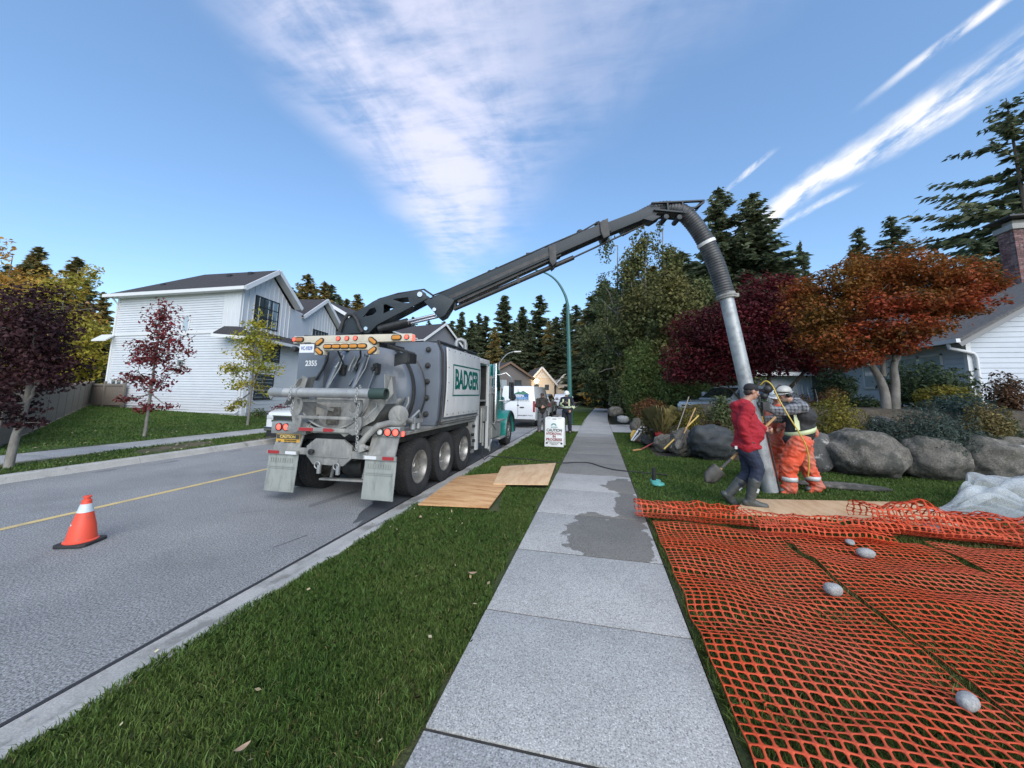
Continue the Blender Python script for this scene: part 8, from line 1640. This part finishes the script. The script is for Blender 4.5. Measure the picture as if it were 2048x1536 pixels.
# ---- worker in orange trousers bent toward the tube, facing left
YM = 7.45
def q(x, y, dy=0.0): return gy(x, y, YM+dy)
po = T('person', 'person in grey hard hat, plaid sleeves and orange trousers steadying the tube', 'person', (gz(1600, 990, 0).x, YM, .0))
hd_ = q(1567, 790, -.02); neck = q(1585, 803); sh = q(1592, 812); chest = q(1601, 836); belly = q(1600, 862); hip = q(1600, 882)
shN, shF = sh+V3((-.02, -.21, -.02)), sh+V3((-.03, .2, -.02)); hN, hF = hip+V3((-.04, -.10, 0)), hip+V3((.04, .11, 0))
knN, anN, toN = q(1577, 930, -.12), q(1580, 977, -.12), q(1566, 985, -.14); knR, anR, toR = q(1614, 930, .12), q(1632, 974, .14), q(1620, 983, .10)
elN, wrN = q(1556, 824, -.24), q(1522, 809, -.20); elF, wrF = q(1562, 838, .22), q(1533, 838, .05)
hp_, w_, fr3 = head_parts(hd_, (-1, -.25, -.25), 1.06)
body = hp_+[('c', [neck, hd_+V3((.03, 0, -.06))], [.06, .057]), ('c', [chest, belly, hip], [.14, .15, .14]), ('c', [shN, elN, wrN], [.055, .045, .032]), ('c', [shF, elF, wrF], [.055, .045, .032]), ('c', [hN, knN, anN], [.085, .06, .045]), ('c', [hF, knR, anR], [.085, .06, .045]), ('c', [anN, toN], [.045, .035]), ('c', [anR, toR], [.045, .035]), ('c', [sh, neck], [.1, .06]), ('c', [shN, shF], [.075, .075])]+hand(wrN, (-1, -.05, .12), (.2, 1, 0), 1.0, .7)+hand(wrF, (-1, -.2, .1), (0, -1, .2), 1.0, .8, -1)
bd_ = bpart('body', blob(body, .008, m_skin, smooth=1), po); eyes(bd_, w_, 1.06)
bpart('beard', blob([('e', w_(0, .035, -.075), (.058, .055, .045), fr3[3])], .008, mat('beard_grey', (.20, .15, .12), .9), .004, 30, 1), po)
bpart('shirt', blob([('c', [shN, elN, wrN], [.098, .082, .058]), ('c', [shF, elF, wrF], [.095, .08, .058]), ('c', [shN, sh+V3((0, 0, .02)), shF], [.11, .12, .11]), ('c', [sh, chest], [.15, .17])], .011, m_plaid, .010, 9, 2, 4), po)
vst = bpart('vest', blob([('c', [sh+V3((.03, 0, -.03)), chest, belly, hip+V3((-.01, 0, .08))], [.165, .205, .215, .20]), ('c', [chest+V3((.02, -.1, .04)), chest+V3((.02, .1, .04))], [.17, .17]), ('e', hip+V3((-.06, 0, .02)), (.19, .2, .13))], .012, m_vest, .008, 7, 2, 6), po)
def band(c, rx, ry, h, m, par, tilt=0.0, name='reflector_band', a0=0, a1=2*math.pi):
    b = MB(); n = 30
    for z in (-h/2, h/2):
        for i in range(n+1): t = lerp(a0, a1, i/n); b.v.append((c.x+rx*math.cos(t), c.y+ry*math.sin(t), c.z+z+tilt*math.cos(t)*rx))
    b.f = [(i, i+1, n+2+i, n+1+i) for i in range(n)]; b.mi = [0]*n; o = part(name, b, m, par, smooth=60); o.modifiers.new('t', 'SOLIDIFY').thickness = .006; return o
band(belly+V3((0, 0, .0)), .226, .236, .075, m_lime, vst, .28); part('reflector_strap', MB().beam(chest+V3((-.14, -.16, .06)), belly+V3((-.12, -.19, .03)), .07, .012, (0, 1, 0)).beam(chest+V3((-.13, .14, .07)), belly+V3((-.10, .19, .04)), .07, .012, (0, 1, 0)), m_lime, vst)
bpart('tool_pouch', blob([('e', hip+V3((.20, -.08, .17)), (.045, .05, .10))], .012, m_orgp, .01, 14, 1), vst)
tr2 = bpart('trousers', blob([('c', [belly, hip], [.17, .185]), ('c', [hN, knN, anN+V3((0, 0, .06))], [.165, .135, .105]), ('c', [hF, knR, anR+V3((0, 0, .05))], [.165, .125, .10]), ('c', [hN, hF], [.165, .16]), ('e', anN+V3((-.01, 0, .0)), (.125, .11, .085)), ('e', anR+V3((0, 0, .0)), (.125, .11, .08)), ('c', [anN, toN], [.09, .055]), ('c', [anR, toR], [.085, .055])], .012, m_orgp, .020, 8, 2, 8), po)
for an_, kn_ in ((anN, knN), (anR, knR)): band(an_.lerp(kn_, .42), .118, .122, .07, m_silv, tr2, 0, 'reflector_band')
band(q(1590, 872), .01, .01, .01, m_silv, tr2) if False else None
for an_, tt in ((anN, toN), (anR, toR)): bpart('boot', blob([('c', [V3((an_.x, an_.y, .06)), V3((tt.x-.03, tt.y, .045))], [.05, .042])], .009, m_boot, 0, 1, 1), po)
hh = w_(0, -.01, .065); ht = bpart('hard_hat', blob([('e', hh, (.118, .138, .098), fr3[3])], .008, m_hat, 0, 1, 2), po); bpart('brim', blob([('e', w_(0, .0, .030), (.142, .168, .014), fr3[3])], .008, m_hat, 0, 1, 1), ht); part('hat_band', MB().lathe([(.132, 0), (.134, .02)], w_(0, -.005, .04), fr3[2], 24), m_dark, ht)
part('hat_shell_top', MB().tube([w_(0, .10, .12), w_(0, .02, .168), w_(0, -.09, .13)], .016, 8), m_dark, ht); part('hearing_cup', MB().sph(w_(-.098, -.005, .0), (.03, .045, .05)), m_dark, ht)
for (wr, fw_, pn_, th_) in ((wrN, (-1, -.05, .12), (.2, 1, 0), 1), (wrF, (-1, -.2, .1), (0, -1, .2), -1)): bpart('glove', blob(hand(wr, fw_, pn_, 1.15, .7, th_), .007, m_yglov if th_ < 0 else m_glov, 0, 1, 1), po)
# ---- third worker mostly hidden behind the tube
YM = 8.05
po3 = T('person', 'person in orange trousers mostly hidden behind the suction tube', 'person', (gz(1545, 975, 0).x, YM, 0)); hip = q(1553, 880); chest = q(1556, 842); sh = q(1556, 822); hd_ = q(1553, 796)
hN, hF = hip+V3((-.05, -.1, 0)), hip+V3((.06, .1, 0)); knN, anN = q(1545, 925), q(1540, 962); knR, anR = q(1562, 925, .2), q(1562, 962, .2); shN, shF = sh+V3((-.17, -.05, 0)), sh+V3((.17, .05, 0)); elN, wrN = q(1538, 845, -.15), q(1536, 862, -.3); elF, wrF = q(1572, 845, -.1), q(1558, 858, -.3)
hp_, w_, fr3 = head_parts(hd_, (-.3, -1, -.3), 1.0)
body = hp_+[('c', [sh, hd_-V3((0, 0, .06))], [.07, .055]), ('c', [chest, hip], [.14, .14]), ('c', [shN, elN, wrN], [.05, .04, .03]), ('c', [shF, elF, wrF], [.05, .04, .03]), ('c', [hN, knN, anN], [.08, .055, .04]), ('c', [hF, knR, anR], [.08, .055, .04]), ('c', [shN, shF], [.07, .07])]+hand(wrN, (-.2, -1, -.1), (1, 0, 0), 1, .8)+hand(wrF, (-.3, -1, -.1), (-1, 0, 0), 1, .8)
bd_ = bpart('body', blob(body, .009, m_skin, smooth=1), po3); eyes(bd_, w_); bpart('vest', blob([('c', [sh, chest, hip+V3((0, 0, .05))], [.14, .18, .18]), ('c', [shN, elN, wrN], [.08, .07, .05]), ('c', [shF, elF, wrF], [.08, .07, .05]), ('c', [shN, shF], [.1, .1])], .013, m_orgp, .012, 8, 2), po3)
bpart('trousers', blob([('c', [hip, hip+V3((0, 0, .05))], [.16, .16]), ('c', [hN, knN, anN], [.13, .11, .10]), ('c', [hF, knR, anR], [.13, .11, .10]), ('c', [anN, V3((anN.x-.05, anN.y-.1, .06))], [.09, .06]), ('c', [anR, V3((anR.x, anR.y-.1, .06))], [.09, .06])], .013, m_orgp, .018, 8, 2, 2), po3); bpart('hard_hat', blob([('e', w_(0, -.01, .06), (.115, .135, .095), fr3[3]), ('e', w_(0, .0, .028), (.138, .16, .014), fr3[3])], .009, m_hatw, 0, 1, 2), po3)
# ---- two people standing by the sign
def stander(label, px, pfoot, ptop, Y, fw, jm, tmat, hat, arms, seed, jr=1.0, extras=None):
    base = gz(px, pfoot, 0.0); base = V3((base.x, Y, .0)); Ht = gy(px, ptop, Y).z-.0; k = Ht/1.80; f, r, u = frame(fw); w = lambda x, y, z: base+(r*x+f*y)*k+V3((0, 0, z*k))
    t = T('person', label, 'person', base); hd = w(0, .03, 1.615); hp_, wh, fr3 = head_parts(hd, fw+V3((0, 0, -.25)), k); shR, shL = w(.19, 0, 1.42), w(-.19, 0, 1.42); hiR, hiL = w(.095, 0, .93), w(-.095, 0, .93); knR, knL = w(.125, .02, .50), w(-.12, .03, .50); anR, anL = w(.13, -.02, .085), w(-.125, .0, .085)
    elR, wrR, elL, wrL = [w(*a) for a in arms]; body = hp_+[('c', [w(0, 0, 1.44), hd-V3((0, 0, .06))], [.062*k, .055*k]), ('c', [w(0, 0, 1.3), w(0, 0, 1.1), w(0, 0, .95)], [.125*k, .12*k, .125*k]), ('c', [shR, elR, wrR], [.05*k, .04*k, .03*k]), ('c', [shL, elL, wrL], [.05*k, .04*k, .03*k]), ('c', [hiR, knR, anR], [.08*k, .055*k, .042*k]), ('c', [hiL, knL, anL], [.08*k, .055*k, .042*k]), ('c', [shR, shL], [.068*k]*2), ('c', [anR, w(.15, .14, .05)], [.04*k, .032*k]), ('c', [anL, w(-.15, .14, .05)], [.04*k, .032*k])]+hand(wrR, (wrR-elR), -f, k, .8)+hand(wrL, (wrL-elL), -f, k, .8, -1)
    b0 = bpart('body', blob(body, .009, m_skin, smooth=1), t); eyes(b0, wh, k)
    jo = bpart('jacket', blob([('c', [w(0, -.01, 1.38), w(0, 0, 1.18), w(0, 0, .95)], [.145*k*jr, .165*k*jr, .155*k*jr]), ('c', [w(-.07, 0, 1.15), w(.07, 0, 1.15)], [.145*k*jr]*2), ('c', [shR, elR, wrR], [.082*k, .07*k, .05*k]), ('c', [shL, elL, wrL], [.082*k, .07*k, .05*k]), ('c', [shR, w(0, -.01, 1.45), shL], [.09*k, .09*k, .09*k]), ('c', [w(-.08, 0, .90), w(.08, 0, .90)], [.12*k]*2)], .012, jm, .009, 9, 2, seed), t)
    bpart('trousers', blob([('c', [w(-.06, 0, .93), w(.06, 0, .93)], [.13*k]*2), ('c', [hiR, knR, anR], [.112*k, .088*k, .078*k]), ('c', [hiL, knL, anL], [.112*k, .088*k, .078*k])], .012, tmat, .010, 9, 2, seed+3), t)
    for s_, a_ in ((1, anR), (-1, anL)): bpart('boot', blob([('c', [a_+V3((0, 0, .03)), a_-V3((0, 0, .02))], [.058*k, .055*k]), ('c', [a_-f*.03-V3((0, 0, .035)), a_+f*.15+r*.02*s_-V3((0, 0, .04))], [.042*k, .040*k])], .010, m_dark, 0, 1, 1), t)
    return t, w, wh, fr3, jo, k
t, w, wh, fr3, jo, k = stander('person in dark brown jacket, cap and grey jeans by the van', 1082, 867, 783, 15.3, V3((.25, -1, 0)), m_brown, m_greyj, None, [(.27, .06, 1.16), (.06, .24, 1.14), (-.27, .05, 1.16), (-.05, .25, 1.12)], 2, 1.08)
cpo = bpart('cap', blob([('e', wh(0, -.012, .05), (.086*k, .103*k, .072*k), fr3[3])], .009, mat('cap_brown', (.05, .03, .025), .8), 0, 1, 2), t); bpart('peak', blob([('e', wh(0, .11, .035), (.065*k, .06*k, .010*k), fr3[3])], .007, MATS['cap_brown'], 0, 1, 1), cpo); bpart('beard', blob([('e', wh(0, .04, -.07), (.058*k, .052*k, .045*k), fr3[3])], .009, m_hair, 0, 1, 1), t)
t, w, wh, fr3, jo, k = stander('person in white hard hat and navy coverall with lime stripes beside the sign', 1133, 868, 780, 15.4, V3((-.1, -1, 0)), m_navy2, m_navy2, None, [(.28, .05, 1.18), (.05, .22, 1.24), (-.30, .02, 1.16), (-.20, .16, .98)], 5, 1.10)
ht = bpart('hard_hat', blob([('e', wh(0, -.01, .06), (.115*k, .135*k, .10*k), fr3[3]), ('e', wh(0, .0, .028), (.14*k, .165*k, .014*k), fr3[3])], .009, m_hatw, 0, 1, 2), t)
band(w(0, 0, 1.08), .245*k, .19*k, .075, m_lime, jo); band(w(0, 0, 1.08), .249*k, .194*k, .03, m_silv, jo, name='silver_band')
for x in (-.13, .13): part('reflector_strap', MB().beam(w(x, .15, 1.12), w(x*.95, .13, 1.42), .055, .10, (0, 1, 0)), m_lime, jo)
for a_, c_ in (((-.29, .03, 1.12), (-.24, .1, 1.04)), ((.22, .10, 1.2), (.15, .16, 1.22))): part('sleeve_band', MB().cyl(w(*a_), w(*c_), .075, n=14), m_lime, jo)
part('phone', MB().bx(*sum(((c-s_, c+s_) for c, s_ in zip(w(.02, .30, 1.27), (.07, .02, .04))), ())), m_dark, t, bevel=.004)
